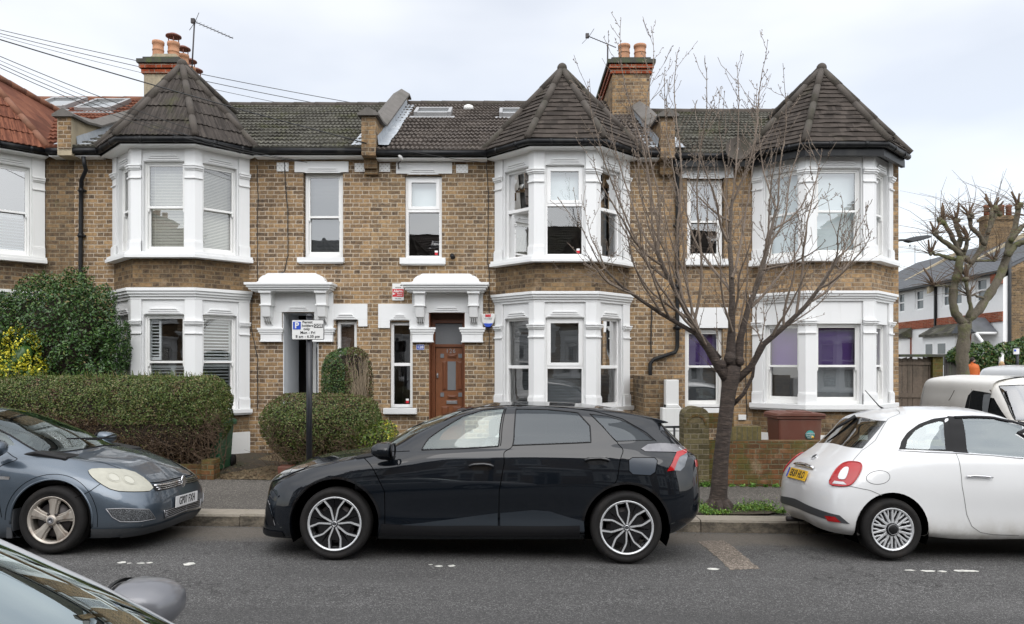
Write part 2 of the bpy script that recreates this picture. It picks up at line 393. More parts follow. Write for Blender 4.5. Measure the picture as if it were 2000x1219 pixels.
def sash_window(house, fr, u0, u1, z0, z1, setb=.10, kind='sash', rail=None, blind=None, mat=None, glass='glass', fw=.055, extra=None, label=None):
    """window > frame pieces, panes, blind. fr frame at wall face; set back by setb"""
    mat = mat or (M['sash'] if kind == 'sash' else M['upvc'])
    w = MB(); rail = rail if rail is not None else (z0+z1)/2
    w.lbox(fr, u0, u0+fw, -setb-.09, -setb, z0, z1); w.lbox(fr, u1-fw, u1, -setb-.09, -setb, z0, z1)
    w.lbox(fr, u0+fw, u1-fw, -setb-.09, -setb, z1-fw, z1); w.lbox(fr, u0+fw, u1-fw, -setb-.09, -setb, z0, z0+fw*1.1)
    wo = w.build('window', mat, house, bevel=.004)
    if label: wo['label'] = label
    a, b, c, d = u0+fw, u1-fw, z0+fw*1.1, z1-fw
    if kind == 'sash':
        s1, s2 = .028, .042
        m = MB(); D = -setb-.015
        m.lbox(fr, a, a+s1, D-.04, D, rail, d); m.lbox(fr, b-s1, b, D-.04, D, rail, d); m.lbox(fr, a+s1, b-s1, D-.04, D, d-s1, d); m.lbox(fr, a, b, D-.04, D+.004, rail-.02, rail+.018)
        for q in (a-.004, b-.03): m.fprism(fr, [(q, rail-.02), (q+.034, rail-.02), (q+.025, rail-.08), (q+.008, rail-.08)], D-.036, D+.001)
        m.build('sash', mat, wo, bevel=.003)
        m = MB(); D2 = D-.045
        m.lbox(fr, a, a+s1, D2-.04, D2, c, rail-.02); m.lbox(fr, b-s1, b, D2-.04, D2, c, rail-.02); m.lbox(fr, a+s1, b-s1, D2-.04, D2, c, c+s2*1.4)
        m.build('sash', mat, wo, bevel=.003)
        rects = [(a+s1, b-s1, rail+.018, d-s1, D-.02), (a+s1, b-s1, c+s2*1.4, rail-.02, D2-.02)]
    elif kind == 'casement':       # upper opening light with thick frame, fixed lower
        m = MB(); D = -setb+.012; s1 = .055
        m.lbox(fr, a-.02, b+.02, -setb-.08, -setb+.002, rail-.03, rail+.03)
        m.lbox(fr, a-.012, a+s1, D-.07, D, rail+.02, d+.012); m.lbox(fr, b-s1, b+.012, D-.07, D, rail+.02, d+.012)
        m.lbox(fr, a+s1, b-s1, D-.07, D, d-s1, d+.012); m.lbox(fr, a+s1, b-s1, D-.07, D, rail+.02, rail+.02+s1)
        m.build('sash', mat, wo, bevel=.004)
        rects = [(a+s1, b-s1, rail+.02+s1, d-s1, D-.04), (a, b, c, rail-.03, -setb-.05)]
    else:                          # plain two-light upvc
        m = MB(); m.lbox(fr, a, b, -setb-.08, -setb+.004, rail-.028, rail+.028); m.build('sash', mat, wo, bevel=.004)
        rects = [(a, b, rail+.028, d, -setb-.05), (a, b, c, rail-.028, -setb-.05)]
    for (p, q, r, s, D) in rects:
        m = MB(); o, t, n = fr
        tl = random.uniform(-.004, .004); tk = random.uniform(-.003, .003)
        vs = []
        for (u, z, dd) in ((p, r, tl), (q, r, -tk), (q, s, -tl), (p, s, tk)):
            g = o+t*u+n*(D+dd); vs.append((g.x, g.y, z))
        m.add(vs, [(0,1,2,3)]); m.build('pane', M[glass], wo)
    # blinds: list of (material, zlo, zhi, type)
    for bl in (blind or []):
        k, zl, zh, typ = bl[:4]; ul, uh = (bl[4], bl[5]) if len(bl) > 4 else (a-.01, b+.01)
        m = MB(); D = -setb-.15
        if typ == 'slats':
            n = int((zh-zl)/.026)
            for i in range(n):
                z = zl+(i+.5)*(zh-zl)/n; dz = .0085
                m.lbox(fr, ul, uh, D-.003, D+.003, z-dz, z+dz)
            for q in (ul+.08, uh-.08): m.lbox(fr, q-.003, q+.003, D+.004, D+.006, zl, zh)
        elif typ == 'louvre':
            n = int((zh-zl)/.062); D += .02
            m.lbox(fr, ul, ul+.035, D-.02, D+.015, zl, zh); m.lbox(fr, uh-.035, uh, D-.02, D+.015, zl, zh); m.lbox(fr, ul, uh, D-.02, D+.012, zl, zl+.05); m.lbox(fr, ul, uh, D-.02, D+.012, zh-.04, zh)
            for i in range(n):
                z = zl+.05+(i+.5)*(zh-zl-.09)/n; o, t, nn = fr
                vs = []
                for u in (ul+.03, uh-.03):
                    for (dd, zz) in ((.025, -.012), (.03, -.006), (-.025, .014), (-.03, .008)):
                        g = o+t*u+nn*(D+dd); vs.append((g.x, g.y, z+zz))
                m.add(vs, [(0,1,5,4), (1,2,6,5), (2,3,7,6), (3,0,4,7), (0,1,2,3), (4,5,6,7)])
        else:
            m.lbox(fr, ul, uh, D-.006, D, zl, zh)
        m.build('blind', M[k], wo)
    if extra: extra(wo, fr, a, b, c, d, setb)
    return wo

def lintel_mould(mb, fr, uc, hw, z, d=0.0):    # stepped thin mouldings above an opening
    for i, (k, pr) in enumerate(((0, .012), (.10, .022), (.16, .032))):
        z0 = z+.012+i*.034
        mb.fprism(fr, [(uc-hw+.03+k*.5, z0), (uc+hw-.03-k*.5, z0), (uc+hw-.06-k*.5, z0+.026), (uc-hw+.06+k*.5, z0+.026)], d+.001, d+pr)
def pilaster(house, path, zb, zt, cap, mat, dd=.035, base=True, neck=True):
    m = MB()
    band(m, path, .002, dd, zb, zt)
    # raised inner panel
    if base:
        band(m, path, .001, dd+.028, zb, zb+.17); band(m, path, .001, dd+.018, zb+.17, zb+.195)
    z = cap
    band(m, path, .001, dd+.045, z+.13, z+.165); band(m, path, .001, dd+.06, z+.165, z+.19); band(m, path, .001, dd+.022, z+.105, z+.13)
    if neck: band(m, path, .001, dd+.026, z-.04, z-.015)
    return m.build('pilaster', mat, house, bevel=.004)

def tiles(mb, P0, P1, Pk, gauge=.3, lam=.083, amp=.024, thick=.042, jit=.007, clip=None, rows=None, flat=False):
    """tiled roof plane. P0,P1 eave ends, Pk list of upper points (1 = triangle apex, 2 = quad from P1 side then P0 side)"""
    P0, P1 = Vector(P0), Vector(P1); ux = (P1-P0).normalized(); L0 = (P1-P0).length
    up = [Vector(p) for p in Pk]
    w = up[0]-P0; vy = (w-ux*w.dot(ux)).normalized(); nrm = ux.cross(vy)
    if nrm.z < 0: nrm = -nrm
    q = [(0, 0), (L0, 0)]+[((p-P0).dot(ux), (p-P0).dot(vy)) for p in up]
    vmax = max(v for u, v in q)
    def ext(v):
        v = min(max(v, 1e-4), vmax-1e-4); xs = []
        for i in range(len(q)):
            (a, b), (c, d) = q[i], q[(i+1) % len(q)]
            if (b-v)*(d-v) <= 0 and abs(d-b) > 1e-9: xs.append(a+(c-a)*(v-b)/(d-b))
        return (min(xs), max(xs)) if xs else (0, 0)
    n = int(round(vmax/gauge)); g = vmax/n
    rng = random.Random(int(abs(P0.x)*1000)+n)
    step = lam/5 if not flat else .12
    for k in range(n):
        v0, v1 = k*g-.015, (k+1)*g+(.02 if k < n-1 else 0)
        a0, b0 = ext(k*g); a1, b1 = ext(min((k+1)*g, vmax))
        lo, hi = min(a0, a1), max(b0, b1); ns = max(2, int((hi-lo)/step))
        vs = []; off = rng.uniform(-.01, .01)
        tj = [rng.uniform(-jit, jit) for _ in range(int((hi-lo)/(.3 if not flat else .22))+2)]
        for i in range(ns+1):
            u = lo+(hi-lo)*i/ns; ti = tj[int((u-lo)/(.3 if not flat else .22))]
            h = 0 if flat else amp*(.5+.5*math.cos(2*math.pi*(u+off)/lam))**1.3
            ub, ut = min(max(u, a0), b0), min(max(u, a1), b1)
            bt = P0+ux*ub+vy*(v0+ti)+nrm*(h+thick+ti); tp = P0+ux*ut+vy*v1+nrm*h; bb = P0+ux*ub+vy*(v0+ti)+nrm*(h-.004)
            vs += [bb, bt, tp]
        fs = []
        for i in range(ns):
            a = i*3; fs += [(a, a+3, a+4, a+1), (a+1, a+4, a+5, a+2)]
        mb.add(vs, fs, False)
def hip(mb, A, B, r=.07, seg=.42, lift=.018):
    A, B = Vector(A), Vector(B); L_ = (B-A).length; n = max(1, int(L_/seg)); d = (B-A)/n
    for i in range(n):
        p, q = A+d*i-d.normalized()*.03, A+d*(i+1)
        mb.tube([p+Vector((0, 0, lift+.005)), q+Vector((0, 0, lift))], [r*1.04, r*.99], 12)
def tile_mat(name, stops, moss=.5, g_=.3, w=.3, lich=.25):
    m, g, b, tc = newmat(name, .92, spec=.2)
    ob = tc.outputs['Object']; uv = g.sep(tc.outputs['UV'])
    idv = g.comb(g.math('FLOOR', g.math('DIVIDE', uv[0], w)), g.math('FLOOR', g.math('DIVIDE', uv[1], g_)))
    rnd = g.n('ShaderNodeTexWhiteNoise', {'Vector': idv}, noise_dimensions='3D').outputs[0]
    f = g.math('ADD', g.math('MULTIPLY', rnd, .45), g.math('MULTIPLY', g.noise(ob, 5, 5, .65), .6))
    c = g.ramp(f, stops)
    c = g.mix(g.mr(g.noise(ob, 1.3, 5, .7), .62-moss*.28, .8-moss*.28, 0, .8*min(1, moss*2), True), c, (.075, .078, .034))
    c = g.mix(g.mr(g.noise(ob, 17, 3, .6), .70-.05*lich, .76, 0, lich*1.6, True), c, (.26, .25, .16))
    g.set(b.inputs['Base Color'], c); g.set(b.inputs['Normal'], g.bump(g.noise(ob, 70, 5, .65), .5, .006))
    return m
TDARK = [(0, (.018, .0165, .0145)), (.45, (.053, .050, .042)), (.75, (.098, .094, .078)), (1, (.165, .155, .125))]
M['tile_moss'] = tile_mat('mossy_roof_tiles', [(p_, tuple(x*1.25 for x in c_)) for p_, c_ in TDARK], .42, lich=1.1)
M['tile_brown'] = tile_mat('brown_roof_tiles', [(0, (.026, .022, .020)), (.45, (.074, .062, .054)), (.75, (.13, .11, .096)), (1, (.205, .18, .155))], .15)
M['tile_bay'] = tile_mat('bay_roof_tiles', [(0, (.016, .014, .013)), (.45, (.040, .034, .030)), (.75, (.066, .056, .049)), (1, (.11, .095, .08))], .35, .34)
M['tile_plain'] = tile_mat('plain_bay_tiles', [(0, (.016, .014, .013)), (.4, (.040, .033, .028)), (.75, (.068, .056, .048)), (1, (.115, .097, .08))], .12, .11, .22, .2)
M['tile_red'] = tile_mat('red_roof_tiles', [(0, (.045, .018, .012)), (.45, (.125, .046, .028)), (.75, (.20, .078, .045)), (1, (.27, .125, .08))], .08)
M['hip'] = simple('hip_tile', (.066, .055, .046), .9, var=.35, vs=6, bump=.4, bs=40, grime=(.03, .03, .015), gamt=.8, gs=3)
M['hip_red'] = simple('hip_tile_red', (.19, .085, .05), .9, var=.3, vs=6, bump=.4, bs=40, grime=(.08, .05, .03), gamt=.6, gs=3)

def build_bay(house, pxl, pxr, py, win, brickm, whitem, tilem, hipm, zs, has=('u', 'g'), apex_px=None, flat=False, soffit='white', roof_gauge=.34, ground_z=.0, gap=None, apex_z=None):
    """py: dict of pixel heights at the bay front plane"""
    xl, xr = fx(pxl), fx(pxr); c = .68
    P = [V2(xl, YW), V2(xl+c, YB), V2(xr-c, YB), V2(xr, YW)]
    frs = [frame(P[i], P[i+1]) for i in range(3)]; Ls = [(P[i+1]-P[i]).length for i in range(3)]
    z = {k: bz(v) for k, v in py.items()}
    ztop = zs+.01
    jam = [(.235, .135), (.185, .185), (.135, .235)]
    mb_ = MB()
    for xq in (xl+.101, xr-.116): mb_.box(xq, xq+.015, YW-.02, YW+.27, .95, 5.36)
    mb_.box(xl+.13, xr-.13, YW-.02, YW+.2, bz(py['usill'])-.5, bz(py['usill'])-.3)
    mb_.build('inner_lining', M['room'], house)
    for st, zb, zt, zh, zc in (('u', z['usill'], ztop, z['uhead'], z['ucap']), ('g', z['gsill'], z['corn0'], z['ghead'], z['gcap'])):
        wb = MB()
        for i in range(3):
            j0, j1 = jam[i]
            wall_panel(wb, frs[i], 0, Ls[i], zb, zt, [(j0, Ls[i]-j1, zb-.001 if False else zb+.0, zh)], .13)
        o = wb.build('bay_wall', whitem, house)
        for i in range(3):
            if 'nomould'+st in win: break
            mm = MB(); j0, j1 = jam[i]; lintel_mould(mm, frs[i], (j0+Ls[i]-j1)/2, (Ls[i]-j1-j0)/2-.0, zh); mm.build('window_moulding', whitem, house, bevel=.003)
        t = [f[1] for f in frs]
        paths = [[P[0]+t[0]*.01, P[0]+t[0]*.21], [P[1]-t[0]*.115, P[1], P[1]+t[1]*.165], [P[2]-t[1]*.165, P[2], P[2]+t[2]*.115], [P[3]-t[2]*.21, P[3]-t[2]*.01]]
        for p in paths: pilaster(house, p, zb, zt, zc, whitem)
        for i in range(3):
            j0, j1 = jam[i]; k = win[st][i]
            sash_window(house, frs[i], j0-.03 if i != 1 else j0-.02, Ls[i]-j1+.03 if i != 1 else Ls[i]-j1+.02, zb, zh+.015, setb=.07, **k)
    sl = MB(); pth = [P[0], P[1], P[2], P[3]]
    ext = [P[0]-Vector((.14, 0, 0))+Vector((.0, 0, 0)), P[1], P[2], P[3]+Vector((.14, 0, 0))]
    def slab(name, z0, z1, prof, mat):
        q = MB()
        for a, b, d in prof: band(q, pth, -.10, d, a, b)
        return q.build(name, mat, house, bevel=.004)
    slab('bay_sill', 0, 0, [(z['usill']-.045, z['usill'], .13), (z['usill_b'], z['usill']-.045, .155)], whitem)
    q = MB(); 
    for i in range(3): wall_panel(q, frs[i], 0, Ls[i], z['corn'], z['usill_b'], [], .2)
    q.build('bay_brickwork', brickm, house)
    h = z['corn']-z['corn0']
    slab('cornice', 0, 0, [(z['corn']-h*.28, z['corn'], .125), (z['corn']-h*.52, z['corn']-h*.28, .10), (z['corn']-h*.74, z['corn']-h*.52, .07), (z['corn0'], z['corn']-h*.74, .04)], whitem)
    slab('bay_sill', 0, 0, [(z['gsill_b']+.03, z['gsill'], .13), (z['gsill_b'], z['gsill_b']+.03, .10)], whitem)
    q = MB()
    for i in range(3): wall_panel(q, frs[i], 0, Ls[i], z['plinth'], z['gsill_b'], [], .2)
    q.build('bay_brickwork', M['brick_old'], house)
    q = MB()
    for i in range(3): wall_panel(q, frs[i], 0, Ls[i], ground_z-.1, z['plinth'], [], .2)
    band(q, pth, -.05, .03, ground_z-.1, z['plinth'])
    q.build('plinth', M['white_old'], house)
    # soffit, fascia, gutter
    q = MB(); band(q, pth, -.05, .22, zs, zs+.02); q.build('soffit', M['upvc'] if soffit == 'white' else M['fascia'], house)
    q = MB(); band(q, pth, .19, .222, zs+.021, zs+.13)
    gp = offset_path(pth, .275); q.tube([(p.x, p.y, zs+.085) for p in gp], .056, 10)
    if soffit != 'white': band(q, pth, .16, .225, zs-.09, zs+.02)
    for i in range(3):
        for s_ in (.3, .75):
            a = gp[i].lerp(gp[i+1], s_); dv = (gp[i+1]-gp[i]).normalized()*.03
            q.tube([(a.x-dv.x, a.y-dv.y, zs+.085), (a.x+dv.x, a.y+dv.y, zs+.085)], .061, 10)
    q.build('gutter', M['black_plastic'], house)
    # pyramid roof
    ze = zs+.135; E = offset_path(pth, .30); E = [Vector((e.x, e.y, ze)) for e in E]
    E[0].y = YW-.24; E[0].x = P[0].x-.20; E[3].y = YW-.24; E[3].x = P[3].x+.20
    A = Vector(((P[0].x+P[3].x)/2 if apex_px is None else PX(apex_px, YW), YW+.02, apex_z))
    q = MB(); kw = dict(gauge=roof_gauge, flat=flat, thick=.02 if not flat else .022, amp=.016, lam=.088)
    for i in range(3): tiles(q, E[i], E[i+1], [A], **kw)
    B = Vector((A.x, YW-.24+(A.z-ze)/math.tan(R(RSL)), A.z))
    q.add([E[3], B, A, E[0]], [(0, 1, 2), (3, 2, 1)])
    q.add([E[0], E[1], E[2], E[3], A], [(0,1,4), (1,2,4), (2,3,4)])
    ro = q.build('bay_roof', tilem, house)
    q = MB()
    for e in E: hip(q, e, A, r=.058)
    hip(q, A, B, r=.07); q.blob(A+Vector((0, 0, .03)), .09)
    q.build('hip_tile', hipm, ro)
    return P
RSL = 28.1
# ---- measured levels
def main_roof(house, x0, x1, ze, zr, tilem, hipm, Yr=17.3, gauge=.3):
    q = MB(); tiles(q, (x0, YW-.28, ze), (x1, YW-.28, ze), [(x1, Yr, zr), (x0, Yr, zr)], gauge=gauge)
    q.add([(x0, Yr, zr), (x1, Yr, zr), (x1, 21.0, ze), (x0, 21.0, ze), (x0, YW-.26, ze-.02), (x1, YW-.26, ze-.02), (x0, Yr, zr-.03), (x1, Yr, zr-.03)], [(0,1,2,3), (4,5,7,6)])
    ro = q.build('roof', tilem, house)
    q = MB(); hip(q, (x0, Yr, zr-.0), (x1, Yr, zr-.0), r=.075, seg=.45, lift=.01); q.build('ridge_tile', hipm, ro)
    return ro
def shell(house, x0, x1, ztop, holes, brickm, zb=0.0):
    q = MB(); wall_panel(q, FACADE, x0, x1, zb, ztop, holes, .25); o = q.build('wall', brickm, house)
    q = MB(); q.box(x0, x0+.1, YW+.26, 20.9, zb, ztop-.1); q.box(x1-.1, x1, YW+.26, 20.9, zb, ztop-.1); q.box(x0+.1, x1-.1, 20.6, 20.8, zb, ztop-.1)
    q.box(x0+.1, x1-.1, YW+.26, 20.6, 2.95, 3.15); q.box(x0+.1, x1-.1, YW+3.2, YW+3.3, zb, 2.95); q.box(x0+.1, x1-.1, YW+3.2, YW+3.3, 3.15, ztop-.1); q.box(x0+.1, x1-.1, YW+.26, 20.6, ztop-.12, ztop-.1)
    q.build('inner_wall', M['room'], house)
def parapet(house, x, w, zf, ze, zr, sidem, capm, Yr=17.3, h=.33, ztop_front=None, lead=True):
    prof = [(YW-.12, ze-.14), (YW-.33, ze-.13), (YW-.33, ztop_front), (YW+.10, ztop_front+.02), (YW+.55, ztop_front+.10), (Yr-.1, zr+h), (Yr+.15, zr+h-.05), (Yr+.15, zr-.6), (YW+.3, ze-.1)]
    q = MB(); q.prism(prof, x-w/2, x+w/2, 'x'); o = q.build('parapet', sidem, house)
    q = MB(); pts = prof[2:6]; pts = [(pts[0][0]-.07, pts[0][1])]+pts[1:]+[(Yr+.2, zr+h+.0)]
    for (y0, z0), (y1, z1) in zip(pts, pts[1:]):
        vs = []
        for (y, z_) in ((y0, z0), (y1, z1)):
            vs += [(x-w/2-.06, y, z_-.03), (x-w/2-.06, y, z_+.01), (x, y, z_+.12), (x+w/2+.06, y, z_+.01), (x+w/2+.06, y, z_-.03)]
        q.add(vs, [(0,1,6,5), (1,2,7,6), (2,3,8,7), (3,4,9,8), (4,0,5,9), (0,1,2,3,4), (5,6,7,8,9)])
    q.build('coping', capm, o)
    if lead:
        sl = (zr-ze)/(Yr-(YW-.28)); n = 14
        for s_ in (1, -1):
            q = MB()
            for i in range(n):
                ya, yb_ = YW-.2+(Yr-YW)*i/n, YW-.2+(Yr-YW)*(i+1)/n
                za, zb_ = ze+sl*(ya-YW+.28), ze+sl*(yb_-YW+.28); j = random.uniform(-.01, .012)
                a = x+s_*(w/2+.006); bb = x+s_*(w/2+.20+j)
                q.add([(a, ya, za+.20+j), (a, yb_, zb_+.20+j), (a+s_*.02, yb_, zb_+.055), (bb, yb_, zb_+.05), (bb, ya, za+.045), (a+s_*.02, ya, za+.05)], [(0,1,2,5), (5,2,3,4)])
            q.build('flashing', M['lead'], o)
    return o
def sticker_red(wo, fr, a, b, c, d, setb):
    q = MB(); q.lbox(fr, b-.085, b-.03, -setb-.052, -setb-.046, c+.02, c+.065)
    q.build('sticker', M['red_sign'], wo); q = MB(); q.lbox(fr, b-.085, b-.03, -setb-.052, -setb-.046, c+.066, c+.10); q.build('sticker', M['upvc'], wo)
M['red_sign'] = simple('red_sign', (.55, .02, .03), .4, var=.05)
M['blue_sign'] = simple('blue_sign', (.02, .07, .45), .4, var=.05)
M['sign_white'] = simple('sign_white', (.72, .72, .70), .4, var=.03, grime=(.3, .3, .27), gamt=.2)
M['sign_black'] = simple('sign_black', (.015, .015, .016), .5, var=.1)

# party lines, eave and ridge levels
XP = [PX(-440, YW), fx(145), fx(725), fx(1297), fx(1755)]
def std_sill(house, px0, px1, py0, py1, mat='white'):
    q = MB(); q.box(fx(px0), fx(px1), YW-.11, YW+.1, fz(py1), fz(py0)); q.box(fx(px0)+.02, fx(px1)-.02, YW-.085, YW+.1, fz(py1)-.015, fz(py1)); q.build('window_sill', M[mat], house, bevel=.005)
def lintel(house, px0, px1, py0, py1, wx0, wx1, mat='white', drop=None):
    q = MB(); x0, x1, z1, z0 = fx(px0), fx(px1), fz(py0), fz(py1)
    hz0 = z0 if drop is None else fz(drop)
    w0, w1 = fx(wx0), fx(wx1)
    q.box(x0, x1, YW-.03, YW+.02, hz0, z1)
    if drop is not None:
        q.box(x0, w0, YW-.03, YW+.02, z0, hz0); q.box(w1, x1, YW-.03, YW+.02, z0, hz0)
    lintel_mould(q, FACADE, (w0+w1)/2, (w1-w0)/2+.02, hz0-.03 if drop is None else hz0, .03)
    q.build('lintel', M[mat], house, bevel=.004)
def air_brick(house, px0, px1, py0, py1):
    q = MB(); x0, x1, z1, z0 = fx(px0), fx(px1), fz(py0), fz(py1)
    n = 6; m_ = 4
    holes = [(x0+(x1-x0)*(i+.3)/n, x0+(x1-x0)*(i+.7)/n, z0+(z1-z0)*(j+.3)/m_, z0+(z1-z0)*(j+.7)/m_) for i in range(n) for j in range(m_) if (i+j) % 2 == 0]
    wall_panel(q, (Vector((0, YW-.018, 0)), FACADE[1], FACADE[2]), x0, x1, z0, z1, holes, .017); q.build('air_brick', M['sign_white'], house)
def eaves(house, x0, x1, zs, ze, soffit='upvc'):
    q = MB(); q.box(x0, x1, YW-.22, YW+.02, zs, zs+.02); q.build('soffit', M[soffit], house)
    q = MB(); q.box(x0, x1, YW-.222, YW-.19, zs+.021, zs+.13); q.tube([(x0, YW-.275, zs+.085), (x1, YW-.275, zs+.082)], .056, 10)
    if soffit != 'upvc': q.box(x0, x1, YW-.235, YW-.17, zs-.09, zs+.019)
    q.build('gutter', M['black_plastic'], house)
def canopy(house, px, py_, lab=None):
    """door canopy: px dict l,r slab ends; bl,br bracket centres; body"""
    x0, x1 = fx(px['l']), fx(px['r']); zt, zs0, zs1, zfr, zh, zc0, zc1 = [fz(v) for v in py_]
    # zt top of pediment, zs0..zs1 slab, zh head of opening, zc0..zc1 capital
    q = MB(); xm = (x0+x1)/2; hw = (x1-x0)/2
    poly = []
    a = hw-.15; b = a-.14
    H_ = zt-zs0
    side = [(a, zs0), (a, zs0+H_*.18), (a-.03, zs0+H_*.22), (a-.035, zs0+H_*.42), (a-.07, zs0+H_*.62), (a-.11, zs0+H_*.78), (b-.01, zs0+H_*.82), (b-.03, zs0+H_*.93), (b-.06, zt)]
    poly = [(xm+u, z_) for u, z_ in side]+[(xm-u, z_) for u, z_ in side[::-1]]
    q.prism(poly, YW-.20, YW+.05)
    h = zs0-zs1
    for (f0, f1, ins, pr) in ((0, .30, 0, .42), (.30, .55, .025, .39), (.55, .8, .055, .36), (.8, 1.0, .09, .32)):
        q.box(x0+ins, x1-ins, YW-pr, YW+.05, zs0-h*f1, zs0-h*f0)
    pw = .265
    bl, br = fx(px['bl']), fx(px['br'])
    ol, orr = fx(px['ol']), fx(px['or'])
    # frieze panel behind, with head of opening
    q.box(bl-.16, br+.16, YW-.05, YW+.02, zh, zs1)
    q.box(bl-.16, ol, YW-.05, YW+.02, zc1, zh); q.box(orr, br+.16, YW-.05, YW+.02, zc1, zh)
    lintel_mould(q, FACADE, (ol+orr)/2, (orr-ol)/2-.03, zh-.01, .05)
    o = q.build('door_canopy', M['white'], house, bevel=.005)
    for xc in (bl, br):
        q = MB(); w = .09
        q.prism([(YW-.30, zs1), (YW-.28, zs1-.05), (YW-.24, zs1-.24), (YW-.04, zs1-.24), (YW-.04, zs1)], xc-w, xc+w, 'x')
        q.prism([(YW-.26, zs1-.23), (YW-.27, zs1-.26), (YW-.22, zs1-.44), (YW-.12, zs1-.47), (YW-.04, zs1-.47), (YW-.04, zs1-.23)], xc-w*.8, xc+w*.8, 'x')
        q.box(xc-w*1.15, xc+w*1.15, YW-.29, YW-.045, zs1-.25, zs1-.225); q.box(xc-w*1.2, xc+w*1.2, YW-.33, YW-.045, zs1-.03, zs1)
        for k in range(4):
            xx = xc-w*.6+k*w*.4; q.prism([(YW-.14, zs1-.45), (YW-.20, zs1-.455), (YW-.16, zs1-.52), (YW-.075, zc0+.06), (YW-.05, zc0+.04), (YW-.05, zs1-.45)], xx-.011, xx+.011, 'x')
        q.build('bracket', M['white'], o, bevel=.004)
        q = MB(); cx = (xc+(.03 if xc == bl else -.03)); cw = .185; h = zc0-zc1
        q.box(cx-cw-.05, cx+cw+.05, YW-.115, YW+.0, zc0-h*.14, zc0); q.box(cx-cw-.035, cx+cw+.035, YW-.10, YW+.0, zc0-h*.30, zc0-h*.14); q.box(cx-cw-.015, cx+cw+.015, YW-.082, YW+.0, zc0-h*.45, zc0-h*.30)
        q.box(cx-cw, cx+cw, YW-.07, YW+.0, zc1+h*.1, zc0-h*.45); q.box(cx-cw-.012, cx+cw+.012, YW-.085, YW+.0, zc1, zc1+h*.1)
        q.build('capital', M['white'], o, bevel=.004)
    return o
# ---------------------------------------------------------------- house A (far left, red roof)
S = dict(kind='sash')
def sashk(rail=None, blind=None, **k): return dict(kind='sash', rail=rail, blind=blind, **k)
ZS = [5.50, 5.50, 5.46, 5.41]; ZR = [7.86, 7.73, 7.76, 7.58]
GZ = .22
h0 = thing('terraced_house', 'red tiled brick house with white painted bay at the far left end', 'house', ((XP[0]+XP[1])/2, YW, 0), 'terraced houses facing the street')
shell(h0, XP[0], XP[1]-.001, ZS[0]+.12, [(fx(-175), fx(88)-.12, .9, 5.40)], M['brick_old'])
lv = dict(usill=494, usill_b=506, corn=563, corn0=585, uhead=312, ucap=352, ghead=614, gcap=645, gsill=803, gsill_b=814, plinth=850)
rU0, rG0 = bz(404), bz(708)
shw = sashk(rU0, [('blindw', bz(482), bz(410), 'louvre')], glass='glass_hi')
build_bay(h0, -178, 88, lv, dict(u=[shw, shw, shw], g=[sashk(rG0)]*3), M['brick_old'], M['white_old'], M['tile_red'], M['hip_red'], ZS[0], apex_z=7.16, ground_z=GZ)
main_roof(h0, XP[0], XP[1]+.0, ZS[0]+.12, ZR[0], M['tile_red'], M['hip_red'])
eaves(h0, fx(88)+.2, XP[1], ZS[0], 0)
q = MB(); xr_ = fx(88)+.34
for i in range(8):
    a, b = i/8, (i+1)/8; j = random.uniform(-.02, .02)
    f = lambda s_: (xr_+.10+s_*.55*.3, YW-.24+s_*1.6, ZS[0]+.16+s_*1.6*math.tan(R(RSL)))
    p, r_ = f(a), f(b)
    q.add([(p[0]-.12, p[1], p[2]+.06), (p[0]+.06, p[1], p[2]+.01), (r_[0]+.06+j, r_[1], r_[2]+.01), (r_[0]-.12, r_[1], r_[2]+.08)], [(0,1,2,3)])
q.build('flashing', M['lead'], h0)
def skylight(house, pxc, pyc, w, h, ze, zr, label=None, glassm='skyglass'):
    sl = (zr-ze)/(17.3-(YW-.28)); a = math.atan(sl)
    # find Y where the roof plane meets this ray height
    best = min((abs(PZ(pyc, y)-(ze+sl*(y-YW+.28))), y) for y in [13.4+.02*i for i in range(200)]); y = best[1]
    x = PX(pxc, y); z = ze+sl*(y-YW+.28)
    o = Vector((x, y, z)); vx = Vector((1, 0, 0)); vy = Vector((0, math.cos(a), math.sin(a))); n = Vector((0, -math.sin(a), math.cos(a)))
    def bb(mb, u0, u1, v0, v1, d0, d1):
        vs = [o+vx*u+vy*v+n*d for u in (u0, u1) for v in (v0, v1) for d in (d0, d1)]
        mb.add(vs, [(0,1,3,2), (4,6,7,5), (0,4,5,1), (2,3,7,6), (0,2,6,4), (1,5,7,3)])
    q = MB(); f = .07
    bb(q, -w/2, -w/2+f, -h/2, h/2, 0, .13); bb(q, w/2-f, w/2, -h/2, h/2, 0, .13); bb(q, -w/2+f, w/2-f, h/2-f, h/2, 0, .13); bb(q, -w/2+f, w/2-f, -h/2, -h/2+f, 0, .12)
    bb(q, -w/2-.08, w/2+.08, -h/2-.14, -h/2-.002, 0, .045)
    so = q.build('skylight', M['skyframe'], house, bevel=.006)
    q = MB(); bb(q, -w/2+f, w/2-f, -h/2+f, h/2-f, .05, .09); q.build('pane', M['skyglass'], so)
M['skyframe'] = simple('skylight_frame', (.34, .34, .34), .4, metal=.3, var=.1)
m_, g_, b_, t_ = newmat('skylight_glass', .04, spec=.9); b_.inputs['Base Color'].default_value = (.32, .34, .35, 1); b_.inputs['Metallic'].default_value = .6; M['skyglass'] = m_
skylight(h0, 118, 209, .78, .98, ZS[0]+.12, ZR[0]); skylight(h0, 204, 212, .78, .98, ZS[0]+.12, ZR[0])

